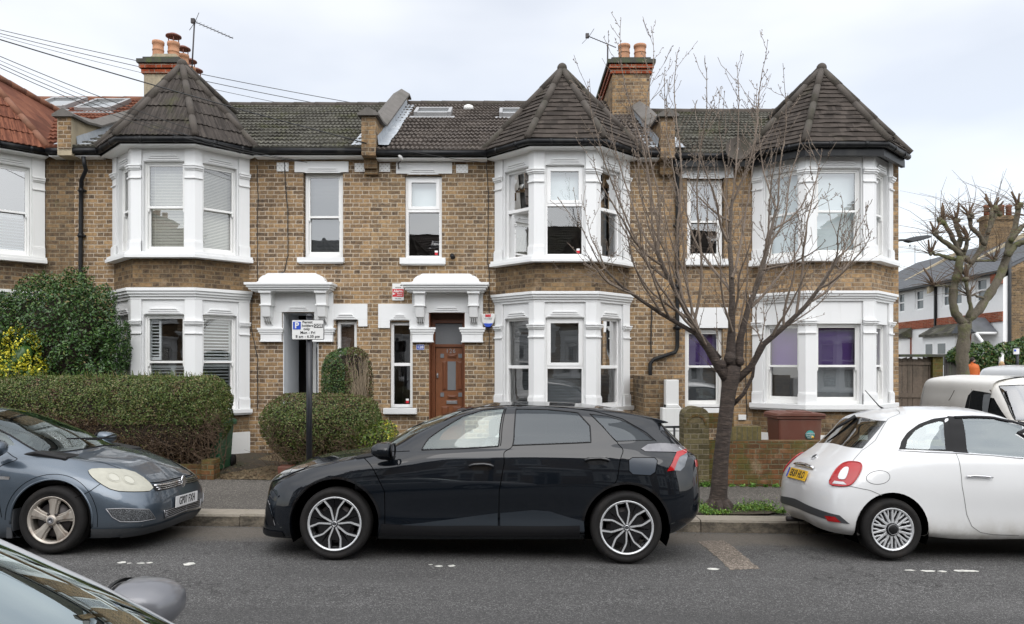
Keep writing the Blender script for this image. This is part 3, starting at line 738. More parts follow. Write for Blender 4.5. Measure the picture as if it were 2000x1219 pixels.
# ---------------------------------------------------------------- house B
h1 = thing('terraced_house', 'brick house with mossy dark roof and pointed bay roof behind the long clipped hedge', 'house', ((XP[1]+XP[2])/2, YW, 0), 'terraced houses facing the street')
z = fz
DH1 = (fx(553), fx(622), GZ, fz(610))
holes = [(fx(223)+.1, fx(487)-.1, .93, 5.45), (fx(592), fx(670), fz(504), fz(335)), DH1, (fx(656), fx(697), fz(800), fz(625))]
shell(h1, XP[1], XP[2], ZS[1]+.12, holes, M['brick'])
lv1 = dict(usill=493, usill_b=505, corn=563, corn0=585, uhead=315, ucap=345, ghead=614, gcap=648, gsill=803, gsill_b=814, plinth=850)
rU1, rG1 = bz(403), bz(707)
ub = [('blind', bz(483), bz(318), 'slats')]
gl = [('blindw', bz(795), bz(712), 'louvre')]
fr_mid = [('blindw', bz(795), bz(714), 'louvre', .20, .60), ('blindw', bz(795), bz(714), 'louvre', .60, .98), ('blindw', bz(703), bz(622), 'louvre', .20, .40)]
L0 = math.hypot(.68, .7)
ch = [('blindw', bz(708), bz(622), 'louvre'), ('blindw', bz(795), bz(712), 'louvre')]
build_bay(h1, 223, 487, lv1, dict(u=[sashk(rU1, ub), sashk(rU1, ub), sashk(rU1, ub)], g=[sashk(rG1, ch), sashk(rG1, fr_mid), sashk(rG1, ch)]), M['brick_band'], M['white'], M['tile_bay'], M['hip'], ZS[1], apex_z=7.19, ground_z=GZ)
main_roof(h1, XP[1], XP[2], ZS[1]+.12, ZR[1], M['tile_moss'], M['hip'])
eaves(h1, fx(487)+.15, XP[2]-.01, ZS[1], 0); eaves(h1, XP[1], fx(223)-.15, ZS[1], 0)
sash_window(h1, FACADE, fx(594), fx(668), fz(503), fz(336), .09, 'sash', fz(422), [('film', fz(495), fz(345), 'slats')])
std_sill(h1, 583, 673, 504, 514); lintel(h1, 576, 681, 316, 337, 594, 668)
sash_window(h1, FACADE, fx(657), fx(696), fz(798), fz(627), .09, 'two', fz(712), [('brownblind', fz(795), fz(630), 'slats')])
std_sill(h1, 648, 705, 799, 810); lintel(h1, 641, 718, 594, 638, 652, 700, drop=625)
for a in ((541, 564, 318, 335), (693, 715, 319, 336)): air_brick(h1, *a)
canopy(h1, dict(l=492, r=659, bl=528, br=634, ol=552, **{'or': 615}), (536, 556, 572, 0, 610, 641, 668))
# porch
def porch(house, x0, x1, z0, z1, dep, mats=('sash', 'sash')):
    q = MB(); q.box(x0-.06, x0, YW+.26, YW+dep, z0, z1); q.box(x1, x1+.06, YW+.26, YW+dep, z0, z1); q.box(x0-.06, x1+.06, YW+.26, YW+dep, z1, z1+.05); q.box(x0-.06, x1+.06, YW+.0, YW+dep, z0-.05, z0+.0)
    q.box(x0+.001, x0+.014, YW-.001, YW+.26, z0, z1); q.box(x1-.014, x1-.001, YW-.001, YW+.26, z0, z1); q.build('porch', M[mats[0]], house)
M['porchwall'] = simple('porch_wall_paint', (.66, .68, .70), .5, var=.05)
porch(h1, DH1[0], DH1[1], GZ, DH1[3], 1.0, ('porchwall', ''))
def door(house, x0, x1, z0, z1, y, frm, leaf, zhead, kind):
    q = MB(); f = .07
    q.box(x0, x0+f, y, y+.09, z0, z1); q.box(x1-f, x1, y, y+.09, z0, z1); q.box(x0+f, x1-f, y, y+.09, z1-f, z1); q.box(x0+f, x1-f, y, y+.09, zhead, zhead+.055)
    q.build('door_frame', M[frm], house, bevel=.004)
    q = MB(); a, b, c, d = x0+f, x1-f, z0+.02, zhead
    q.box(a+.005, b-.005, y+.03, y+.075, c, d)
    return q, a, b, c, d
q, a, b, c, d = door(h1, fx(553)+.28, fx(622)+.0+.28, GZ, fz(612), YW+.95, 'sash', 'blackpost', PZ(678, 14.55), 0)
do = q.build('door', M['doorblack'] if 'doorblack' in M else M['blackpost'], h1, bevel=.004)
q = MB(); q.box(a+.16, a+.30, YW+.965, YW+.981, c+.35, d-.28); q.build('glass_panel', M['film'], do)
q = MB(); q.tube([(a+.07, YW+.96, 1.15), (a+.07, YW+.92, 1.15), (a+.20, YW+.92, 1.15)], .011, 8); q.box(a+.055, a+.085, YW+.97, YW+.981, 1.06, 1.24); q.build('handle', M['metal_grey'], do)
q = MB(); text_into(q, '3', .14, facing((PX(613, YW+.97), YW+.975, PZ(686, YW+.97)))); q.build('number', M['metal_grey'], do)
q = MB(); q.box(a, b, YW+.99, YW+1.0, d+.06, fz(612)-.07); q.build('fanlight', M['film'], do)

# ---------------------------------------------------------------- house C
h2 = thing('terraced_house', 'brick house with varnished wooden door and brown tiled roof with a skylight', 'house', ((XP[2]+XP[3])/2, YW, 0), 'terraced houses facing the street')
DH2 = (fx(838), fx(908), GZ, fz(611))
holes = [(fx(968)+.1, fx(1228)-.1, .95, 5.40), (fx(791), fx(863), fz(506), fz(342)), DH2, (fx(762), fx(806), fz(797), fz(628))]
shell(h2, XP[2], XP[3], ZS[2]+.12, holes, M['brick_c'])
lv2 = dict(usill=502, usill_b=513, corn=570, corn0=590, uhead=322, ucap=352, ghead=620, gcap=655, gsill=796, gsill_b=808, plinth=850)
def casek(rail, blind=None, **k): return dict(kind='casement', rail=rail, blind=blind, **k)
def plk(rail, blind=None, **k): return dict(kind='two', rail=rail, blind=blind, **k)
rU2, rG2 = bz(398), bz(717)
pb = [('paleblind', bz(398), bz(325), 'plain')]
pc = pb+[('film', bz(492), bz(398), 'plain', .28, .60)]
vb = [('film', bz(790), bz(625), 'slats')]
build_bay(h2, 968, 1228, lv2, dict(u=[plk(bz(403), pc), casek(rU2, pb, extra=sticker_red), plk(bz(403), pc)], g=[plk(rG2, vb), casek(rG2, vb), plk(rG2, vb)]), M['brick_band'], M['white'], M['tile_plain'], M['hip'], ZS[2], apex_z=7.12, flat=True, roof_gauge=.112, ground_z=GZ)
main_roof(h2, XP[2], XP[3], ZS[2]+.12, ZR[2], M['tile_brown'], M['hip'])
eaves(h2, XP[2]+.13, fx(968)-.15, ZS[2], 0); eaves(h2, fx(1228)+.15, XP[3]-.1, ZS[2], 0)
sash_window(h2, FACADE, fx(791), fx(863), fz(505), fz(343), .08, 'casement', fz(410), [('paleblind', fz(405), fz(350), 'plain')], extra=sticker_red)
std_sill(h2, 782, 871, 505, 517); lintel(h2, 774, 883, 318, 340, 795, 858)
sash_window(h2, FACADE, fx(762), fx(806), fz(797), fz(629), .08, 'two', fz(712), None, extra=sticker_red)
std_sill(h2, 750, 815, 797, 808); lintel(h2, 739, 806, 594, 641, 762, 800, drop=626)
for a in ((741, 762, 319, 336), (891, 914, 322, 338)): air_brick(h2, *a)
canopy(h2, dict(l=790, r=956, bl=823, br=926, ol=838, **{'or': 908}), (537, 556, 573, 0, 611, 640, 669))
skylight(h2, 847, 226, .78, .55, ZS[2]+.12, ZR[2]); skylight(h2, 1003, 227, .6, .55, ZS[2]+.12, ZR[2])
porch(h2, DH2[0], DH2[1], GZ, DH2[3], .45, ('wood', ''))
YD = YW+.30
q, a, b, c, d = door(h2, fx(838)+.01, fx(908)-.0, GZ, fz(611)-.10, YD, 'wood', 'wood', PZ(678, YD), 0)
q2 = MB(); q2.box(fx(838), fx(908), YD-.0, YD+.1, fz(611)-.099, fz(611)); q2.build('door_head', M['brownblind'], h2)
do = q.build('door', M['woodlt'], h2, bevel=.004)
def pxd(px): return PX(px, YD)
def pzd(py_): return PZ(py_, YD)
y = YD+.028
q = MB()
for (p0, p1, r0, r1) in ((874, 891, 692, 699), (864, 872, 706, 762), (893, 904, 706, 762), (874, 892, 772, 778), (862, 876, 794, 830), (884, 902, 794, 830)):
    q.box(pxd(p0), pxd(p1), y-.016, y, pzd(r1), pzd(r0)); q.box(pxd(p0)+.02, pxd(p1)-.02, y-.028, y-.015, pzd(r1)+.02, pzd(r0)-.02)
q.build('raised_panel', M['wood'], do, bevel=.006)
q = MB()
for (p0, p1, r0, r1) in ((860, 867, 691, 699), (895, 903, 691, 699), (860, 867, 767, 775), (895, 903, 767, 775), (874, 890, 706, 762)):
    q.box(pxd(p0), pxd(p1), y-.012, y, pzd(r1), pzd(r0))
q.build('glass_panel', M['leaded'] if 'leaded' in M else M['film'], do)
q = MB(); q.box(pxd(872), pxd(893), y-.018, y, pzd(789), pzd(783)); q.box(pxd(853), pxd(856), y-.03, y, pzd(738), pzd(729)); q.tube([(pxd(854), y-.035, pzd(733)), (pxd(854), y, pzd(733))], .02, 10); q.build('letterbox', M['metal_grey'], do, bevel=.003)
q = MB(); text_into(q, '126', .115, facing((pxd(880), y-.005, pzd(686))), spacing=1.1); q.build('number', M['metal_grey'], do)
q = MB(); q.box(a, b, YD+.05, YD+.06, d+.055, fz(611)-.17)
q.build('fanlight', M['obscure'] if 'obscure' in M else M['film'], h2)
q = MB(); q.tube([PXV for PXV in [(PX(910, YW), YW-.275, ZS[2]+.085), (PX(912, YW), YW-.275, ZS[2]+.085)]], .06)

# ---------------------------------------------------------------- house D
h3 = thing('terraced_house', 'brick end house with purple blinds in its ground floor windows, right end of the terrace', 'house', ((XP[3]+XP[4])/2, YW, 0), 'terraced houses facing the street')
holes = [(fx(1470)+.1, fx(1740)-.1, .95, 5.36), (fx(1342), fx(1415), fz(506), fz(348)), (fx(1338), fx(1412), fz(797), fz(641))]
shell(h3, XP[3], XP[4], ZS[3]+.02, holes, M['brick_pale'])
lv3 = dict(usill=500, usill_b=512, corn=569, corn0=588, uhead=328, ucap=352, ghead=632, gcap=647, gsill=790, gsill_b=803, plinth=850)
rU3, rG3 = bz(411), bz(715)
pu = [('paleblind', bz(490), bz(330), 'plain')]
pg = [('purple', bz(714), bz(634), 'plain'), ('film', bz(786), bz(714), 'plain')]
build_bay(h3, 1470, 1741, lv3, dict(u=[sashk(rU3, pu)]*3, g=[sashk(rG3, pg)]*3, nomouldg=1), M['brick_pale'], M['white'], M['tile_plain'], M['hip'], ZS[3], apex_z=7.12, flat=True, roof_gauge=.112, soffit='black', ground_z=GZ)
main_roof(h3, XP[3], XP[4]-.05, ZS[3]+.12, ZR[3], M['tile_moss'], M['hip'])
eaves(h3, XP[3]+.13, fx(1470)-.15, ZS[3], 0, 'fascia')
sash_window(h3, FACADE, fx(1343), fx(1413), fz(506), fz(350), .09, 'sash', fz(431), [('film', fz(425), fz(355), 'plain')])
std_sill(h3, 1336, 1424, 507, 519); lintel(h3, 1330, 1432, 328, 348, 1345, 1411)
sash_window(h3, FACADE, fx(1339), fx(1412), fz(796), fz(643), .09, 'sash', fz(716), [('purple', fz(716), fz(646), 'plain'), ('film', fz(792), fz(716), 'plain')])
std_sill(h3, 1331, 1421, 797, 808); 
q = MB(); q.box(fx(1322), fx(1421), YW-.03, YW+.02, fz(641), fz(601)); q.build('lintel', M['white'], h3, bevel=.004)
q = MB(); q.prism([(YW+.25, .0), (20.9, 0), (20.9, ZS[3]), (17.3, ZR[3]-.05), (YW-.1, ZS[3]), (YW+.25, ZS[3]-.05)], XP[4]-.24, XP[4]-.001, 'x'); q.build('gable_wall', M['brick_pale'], h3)

# ---- parapets between the houses, chimneys
M['soot'] = simple('sooty_stone', (.05, .05, .042), .9, var=.3, bump=.5, grime=(.07, .10, .02), gamt=.9, gs=4)
parapet(h1, XP[1]+.02, .25, 0, ZS[1]+.12, ZR[1]-.1, M['render'], M['coping'], ztop_front=6.18, h=.10)
parapet(h1, XP[2]+.015, .25, 0, ZS[1]+.12, ZR[1]+.02, M['brick_pale'], M['coping'], ztop_front=6.20, h=.22)
parapet(h2, XP[3]+.0, .25, 0, ZS[2]+.12, ZR[2]-.1, M['brick_pale'], M['coping'], ztop_front=6.18, h=.2)
q = MB(); q.box(XP[2]-.1, XP[2]+.13, YW-.09, YW-.001, fz(343), fz(312)); q.box(XP[2]-.1, XP[2]+.13, YW-.15, YW-.09, fz(333), fz(312)); q.build('corbel', M['brick_old'], h1)
q = MB(); q.box(XP[3]-.1, XP[3]+.12, YW-.15, YW-.001, fz(345), fz(312)); q.build('corbel', M['brick_old'], h2)
q = MB(); q.box(XP[1]-.08, XP[1]+.14, YW-.345, YW-.331, 5.6, 6.15); q.build('brick_face', M['brick'], h1)
def chimney(house, x0, x1, y0, y1, zb, zt, mat, pots, cap, flaunch=True):
    q = MB(); q.box(x0, x1, y0, y1, zb, zt); co = q.build('chimney', mat, house)
    q = MB(); q.box(x0-.04, x1+.04, y0-.04, y1+.04, zt-.30, zt-.22); q.box(x0-.075, x1+.075, y0-.075, y1+.075, zt-.20, zt-.12); q.build('brick_course', M['brick_red'], co)
    q = MB(); q.box(x0-.11, x1+.11, y0-.11, y1+.11, zt-.10, zt-.02); q.box(x0-.02, x1+.02, y0-.02, y1+.02, zt, zt+.05); q.build('cap_course', M['soot'], co)
    if cap:
        q = MB(); q.prism([(x0+.02, zt+.051), (x1+.0, zt+.051), (x1-.10, zt+.16), (x0+.18, zt+.16)], y0+.1, y1-.05); q.build('flaunching', M['render'], co)
    for i, (x, y, h, r, cw) in enumerate(pots):
        q = MB(); zb_ = zt+.04
        q.lathe([(r*1.02, zb_), (r, zb_+.05), (r*.93, zb_+h*.5), (r*.93, zb_+h*.55), (r*1.0, zb_+h*.56), (r*1.0, zb_+h*.60), (r*.93, zb_+h*.62), (r*.92, zb_+h*.84), (r*1.03, zb_+h*.86), (r*1.05, zb_+h*.95), (r*1.0, zb_+h), (r*.8, zb_+h), (r*.8, zb_+h*.7)], (x, y, 0), n=20)
        po = q.build('chimney_pot', M['terracotta'], co)
        if cw:
            q = MB(); 
            for k in range(4): a_ = k*math.pi/2+.4; q.tube([(x+r*.8*math.cos(a_), y+r*.8*math.sin(a_), zb_+h-.02), (x+r*.8*math.cos(a_), y+r*.8*math.sin(a_), zb_+h+.15)], .012, 6)
            q.lathe([(r*1.3, zb_+h+.12), (r*1.28, zb_+h+.145), (.6*r, zb_+h+.19), (.02, zb_+h+.2)], (x, y, 0), n=18); q.build('cowl', M['cowl'], po)
M['cowl'] = simple('terracotta_cowl', (.17, .065, .045), .7, var=.2)
# left stack (depth range set so that it straddles the ridge)
cx = XP[1]
c0 = PX(281, 15.9); 
chimney(h1, PX(281, 15.9), PX(281, 15.9)+.72, 15.9, 18.6, 6.4, PZ(116, 15.9), M['render'],
  [(PX(309, 16.2), 16.2, .46, .12, 0), (PX(339, 16.35), 16.35, .50, .125, 1), (PX(358, 16.9), 16.9, .46, .12, 1), (PX(371, 17.5), 17.5, .42, .12, 1), (PX(383, 18.0), 18.0, .40, .12, 1), (PX(322, 17.3), 17.3, .42, .12, 0)], True)
chimney(h2, PX(1196, 16.2), PX(1196, 16.2)+.80, 16.2, 18.6, 6.3, PZ(117, 16.2), M['brick_pale'],
  [(PX(1219, 16.55), 16.55, .42, .13, 0), (PX(1250, 16.55), 16.55, .42, .135, 0), (PX(1208, 17.4), 17.4, .40, .12, 0), (PX(1240, 17.9), 17.9, .40, .12, 0), (PX(1204, 18.2), 18.2, .40, .12, 0)], False)
# ================================================================ ground
YK0, YK1, YPV, YGD = 8.75, 9.05, 11.05, 11.05
def road_z(x, y):
    t = min(max((y-6.9)/(YK0-6.9), 0), 1)
    t2 = min(max((2.2-y)/2.0, 0), 1)
    return slope(x)-.08*t-.02*t2
def pave_z(x, y): return slope(x)+.055+.045*(y-YK1)/2
def sheet(name, xs, ys, zf, mat):
    vs = [(x, y, zf(x, y)) for y in ys for x in xs]; n = len(xs)
    me = bpy.data.meshes.new(name); me.from_pydata(vs, [], [(j*n+i, j*n+i+1, (j+1)*n+i+1, (j+1)*n+i) for j in range(len(ys)-1) for i in range(n-1)])
    me.materials.append(mat); me.polygons.foreach_set('use_smooth', [True]*len(me.polygons)); auto_uv(me)
    o = bpy.data.objects.new(name, me); COL.objects.link(o); o['kind'] = 'structure'; return o
def asphalt(name, base, spec=.55, dark=.5, fine=150, patch=None):
    m, g, b, tc = newmat(name, .85, spec=.3)
    o = tc.outputs['Object']
    v = g.n('ShaderNodeTexVoronoi', {'Vector': o, 'Scale': fine}); sp = g.sep(v.outputs['Color'])[0]
    c = g.ramp(sp, [(0, tuple(x*dark for x in base)), (.55, base), (.86, tuple(x*1.5 for x in base)), (.95, tuple(min(1, x*3.2) for x in base)), (1, tuple(min(1, x*3.6) for x in base))])
    v2 = g.n('ShaderNodeTexVoronoi', {'Vector': o, 'Scale': fine*.42}); s2 = g.sep(v2.outputs['Color'])[1]
    c = g.mix(g.mr(s2, .9, .97, 0, .55), c, tuple(min(1, x*2.6) for x in base))
    c = g.mix(g.mr(g.noise(g.mapping(o, (.5, 1.3, 1)), .8, 5, .65), .35, .7, 0, .5), c, tuple(x*.62 for x in base))
    c = g.mix(g.mr(g.noise(g.mapping(o, (.25, 2.2, 1)), .9, 4, .6), .5, .75, 0, .35), c, tuple(x*1.6 for x in base))
    g.set(b.inputs['Base Color'], c)
    h = g.math('ADD', g.math('MULTIPLY', v.outputs['Distance'], .7), g.noise(o, fine*.8, 3))
    g.set(b.inputs['Normal'], g.bump(h, .9, .006)); return m, g, b, o, c
m, g, b, o, c = asphalt('road_asphalt', (.080, .078, .076))
# grubby pale strip along the gutter and worn paler scar
s = g.sep(o); yb = g.math('ADD', s[1], g.math('MULTIPLY', g.math('SUBTRACT', g.noise(o, 1.7, 5, .7), .5), .9))
gut = g.math('MULTIPLY', g.mr(yb, 7.7, 8.25, 0, .75, True), g.mr(s[1], 8.6, 8.75, 1, .2))
cd_ = g.n('ShaderNodeTexVoronoi', {'Vector': g.n('ShaderNodeVectorMath', {0: o, 1: g.noise(o, 3, 4, .7, out=1)}, operation='ADD').outputs[0], 'Scale': .55}, feature='DISTANCE_TO_EDGE').outputs['Distance']
ck = g.math('MULTIPLY', g.mr(cd_, .0, .012, .8, 0), g.mr(g.noise(o, .45, 2), .5, .58))
c = g.mix(ck, c, (.018, .017, .016))
trk = g.math('MULTIPLY', g.mr(g.math('ABSOLUTE', g.math('SUBTRACT', g.math('ABSOLUTE', g.math('SUBTRACT', s[1], 4.6)), .78)), .1, .45, 1, 0, True), g.mr(g.noise(g.mapping(o, (.25, 1, 1)), 1.2, 3), .3, .7, .2, .5))
c = g.mix(trk, c, (.052, .051, .05))
oil = g.mr(g.noise(g.mapping(o, (1, 1.6, 1)), 1.9, 3, .5), .70, .76, 0, .5)
c = g.mix(oil, c, (.03, .029, .028))
c = g.mix(gut, c, g.mix(g.noise(o, 30, 4, .7), (.075, .064, .052), (.20, .175, .145)))
g.set(b.inputs['Base Color'], c); M['asphalt'] = m
M['pavement'] = asphalt('pavement_asphalt', (.088, .080, .070), fine=110, dark=.6)[0]
M['path'] = asphalt('path_concrete', (.125, .094, .055), fine=60, dark=.7)[0]
M['patch'] = asphalt('worn_patch', (.145, .122, .100), fine=90, dark=.5)[0]
M['earth'] = simple('earth', (.055, .042, .028), .95, var=.5, vs=20, bump=.8, bs=40, grime=(.03, .045, .012), gamt=.8, gs=3)
xs = [-60, -30, -15, -10, -8, -6, -4, -2, 0, 2, 4, 6, 8, 10, 15, 25]
sheet('road', [x for x in xs]+[60], [-7.5, -4, 0, 1.0, 2.2, 4, 6.9, 7.5, 8.1, 8.5, YK0+.02], road_z, M['asphalt'])
XC = 8.05      # where the terrace's pavement ends at the side street
sheet('pavement', [-60, -20, -10, -5, 0, 3, 6, XC], [YK1-.02, 9.6, 10.3, YGD+.02], lambda x, y: pave_z(x, y), M['pavement'])
sheet('garden_ground', [-20, -10, -5, 0, 4, 7.2, XC], [YGD, 11.6, 12.3, YW+.1], lambda x, y: slope(x)*.6+.105+.11*min(1, (y-YGD)/1.3), M['earth'])
sheet('side_road', [XC-.1, 9, 12, 20, 40, 90], [8.7, 12, 20, 40, 120], lambda x, y: slope(x)*1.0-.085-.0*y, M['asphalt'])
sheet('ground', [-400, -60, 60, 400], [-300, -20, 20, 60, 500], lambda x, y: -1.1, M['earth'])
sheet('opposite_pavement', [-60, 0, 60], [-30, -7.4], lambda x, y: .12, M['pavement'])
# kerb of separate granite lengths
M['granite'] = simple('kerb_granite', (.20, .165, .13), .9, var=.3, vs=9, bump=.6, bs=70, grime=(.055, .048, .038), gamt=.85, gs=2.2)
m, g, b, tc = newmat('kerb_stone', .9); ob = tc.outputs['Object']
nrm = g.n('ShaderNodeNewGeometry').outputs['Normal']
c = g.mix(g.noise(ob, 14, 6, .7), (.14, .115, .085), (.30, .26, .20))
c = g.mix(g.mr(g.noise(g.mapping(ob, (1, 1, 2)), 5, 6, .75), .35, .62, 0, .9), c, (.045, .04, .032))
top = g.mix(g.noise(ob, 9, 5, .7), (.20, .175, .14), (.36, .32, .26))
top = g.mix(g.mr(g.noise(ob, 5, 5, .7), .55, .75, 0, .7), top, (.12, .11, .05))
c = g.mix(g.mr(g.sep(nrm)[2], .4, .8), c, top)
g.set(b.inputs['Base Color'], c); g.set(b.inputs['Normal'], g.bump(g.noise(ob, 30, 6, .7), .9, .02)); M['kerb'] = m
x = -12.0; rg = random.Random(4)
kb = MB()
while x < XC-.4:
    ln = rg.uniform(.75, 1.15); x1 = min(x+ln, XC); d = rg.uniform(-.008, .008); e_ = rg.uniform(-.006, .006)
    n = 6; vs = []
    for i in range(n+1):
        xx = x+.004+(x1-x-.008)*i/n; j = rg.uniform(-.006, .006)
        vs += [(xx, YK0+d+j-.01, road_z(xx, YK0)-.06), (xx, YK0+d+j, pave_z(xx, YK1)-.022+e_), (xx, YK0+d+.02+j, pave_z(xx, YK1)+.0+e_), (xx, YK1, pave_z(xx, YK1)+.006), (xx, YK1, -.3)]
    kb.add(vs, [(i*5+k, (i+1)*5+k, (i+1)*5+k+1, i*5+k+1) for i in range(n) for k in range(4)]+[(0,1,2,3,4), tuple(n*5+k for k in range(5))])
    x = x1
ko = kb.build('kerb', M['kerb']); ko['kind'] = 'structure'
# road markings: worn dashes
M['paint'] = simple('worn_road_paint', (.62, .61, .56), .7, var=.3, vs=30, grime=(.12, .12, .11), gamt=.9, gs=18)
def ground_pt(px, py):
    for y in np.arange(1.0, 30, .01):
        x = PX(px, y)
        if PZ(py, y) <= road_z(x, y): return x, y
    return PX(px, 30), 30
mk = MB()
for (a, b_, y0, wd) in ((228, 246, 1100, 3), (248, 258, 1101, 1.6), (266, 284, 1101, 2.4), (285, 300, 1100, 2), (357, 383, 1102, 3.6), (836, 846, 1104, 1.6), (848, 866, 1107, 2.2), (1380, 1406, 1112, 3), (1765, 1790, 1115, 1.6), (1797, 1828, 1116, 1.8), (1830, 1850, 1117, 2), (1862, 1912, 1116, 2.4), (874, 890, 1106, 2.2)):
    x0, yy = ground_pt(a, y0); x1, _ = ground_pt(b_, y0); yt = ground_pt(a, y0-wd)[1]; yl = ground_pt(a, y0+wd)[1]
    n = max(3, int((x1-x0)/.03)); top = []; bot = []
    for i in range(n+1):
        xx = x0+(x1-x0)*i/n; k = math.sin(math.pi*min(1, max(0.0, i/n)))**.35
        top.append((xx, yy+(yt-yy)*k*rg.uniform(.5, 1), road_z(xx, yy)+.004)); bot.append((xx, yy+(yl-yy)*k*rg.uniform(.5, 1), road_z(xx, yy)+.004))
    mk.add(top+bot[::-1], [tuple(range(2*(n+1)))])
mo = mk.build('road_marking', M['paint']); mo['kind'] = 'structure'
mp_ = MB(); pts = [(1362, 1058), (1415, 1056), (1452, 1085), (1486, 1112), (1425, 1114), (1392, 1082)]
gp = [ground_pt(*p) for p in pts]; ring = []
for i in range(len(gp)):
    a, b_ = gp[i], gp[(i+1) % len(gp)]
    for k in range(10):
        t = k/10; ring.append((a[0]+(b_[0]-a[0])*t+rg.uniform(-.012, .012), a[1]+(b_[1]-a[1])*t+rg.uniform(-.012, .012)))
mp_.add([(a, b_, road_z(a, b_)+.003) for a, b_ in ring], [tuple(range(len(ring)))])
po = mp_.build('road_patch', M['patch']); po['kind'] = 'structure'
# garden path of house B
q = MB(); xa, xb = PX(408, 11.05), PX(545, 11.05)
n = 8; vs = []
for i in range(n+1):
    t = i/n; y = YGD-.01+t*(YW-YGD+.0); zz = slope(-3.9)*.6+.118+.15*t
    l = xa+.12*t*t*3; r = xb+.25*t
    vs += [(l, y, zz), (l*.5+r*.5, y, zz+.012), (r, y, zz)]
q.add(vs, [(i*3+k, i*3+k+1, i*3+k+4, i*3+k+3) for i in range(n) for k in range(2)])
o = q.build('path', M['path']); o['kind'] = 'structure'
# ================================================================ car builder
def pchip(xk, yk, x):
    """monotone cubic along axis 0. xk (n,), yk (n,m), x (q,)"""
    h = np.diff(xk); d = np.diff(yk, axis=0)/h[:, None]
    m = np.zeros_like(yk); n = len(xk)
    w1 = (2*h[1:]+h[:-1])[:, None]; w2 = (h[1:]+2*h[:-1])[:, None]
    same = d[:-1]*d[1:] > 0
    with np.errstate(divide='ignore', invalid='ignore'): hm = (w1+w2)/(w1/d[:-1]+w2/d[1:])
    cr_ = (d[:-1]*h[1:, None]+d[1:]*h[:-1, None])/(h[1:]+h[:-1])[:, None]
    mono = np.where(same, hm, 0)
    m[1:-1] = .45*mono+.55*cr_           # softened: mix with Catmull-Rom tangents
    m[0] = d[0]; m[-1] = d[-1]
    i = np.clip(np.searchsorted(xk, x, side='right')-1, 0, n-2); t = ((x-xk[i])/h[i])[:, None]; hi = h[i][:, None]
    t2, t3 = t*t, t*t*t
    return (2*t3-3*t2+1)*yk[i]+(t3-2*t2+t)*hi*m[i]+(-2*t3+3*t2)*yk[i+1]+(t3-t2)*hi*m[i+1]
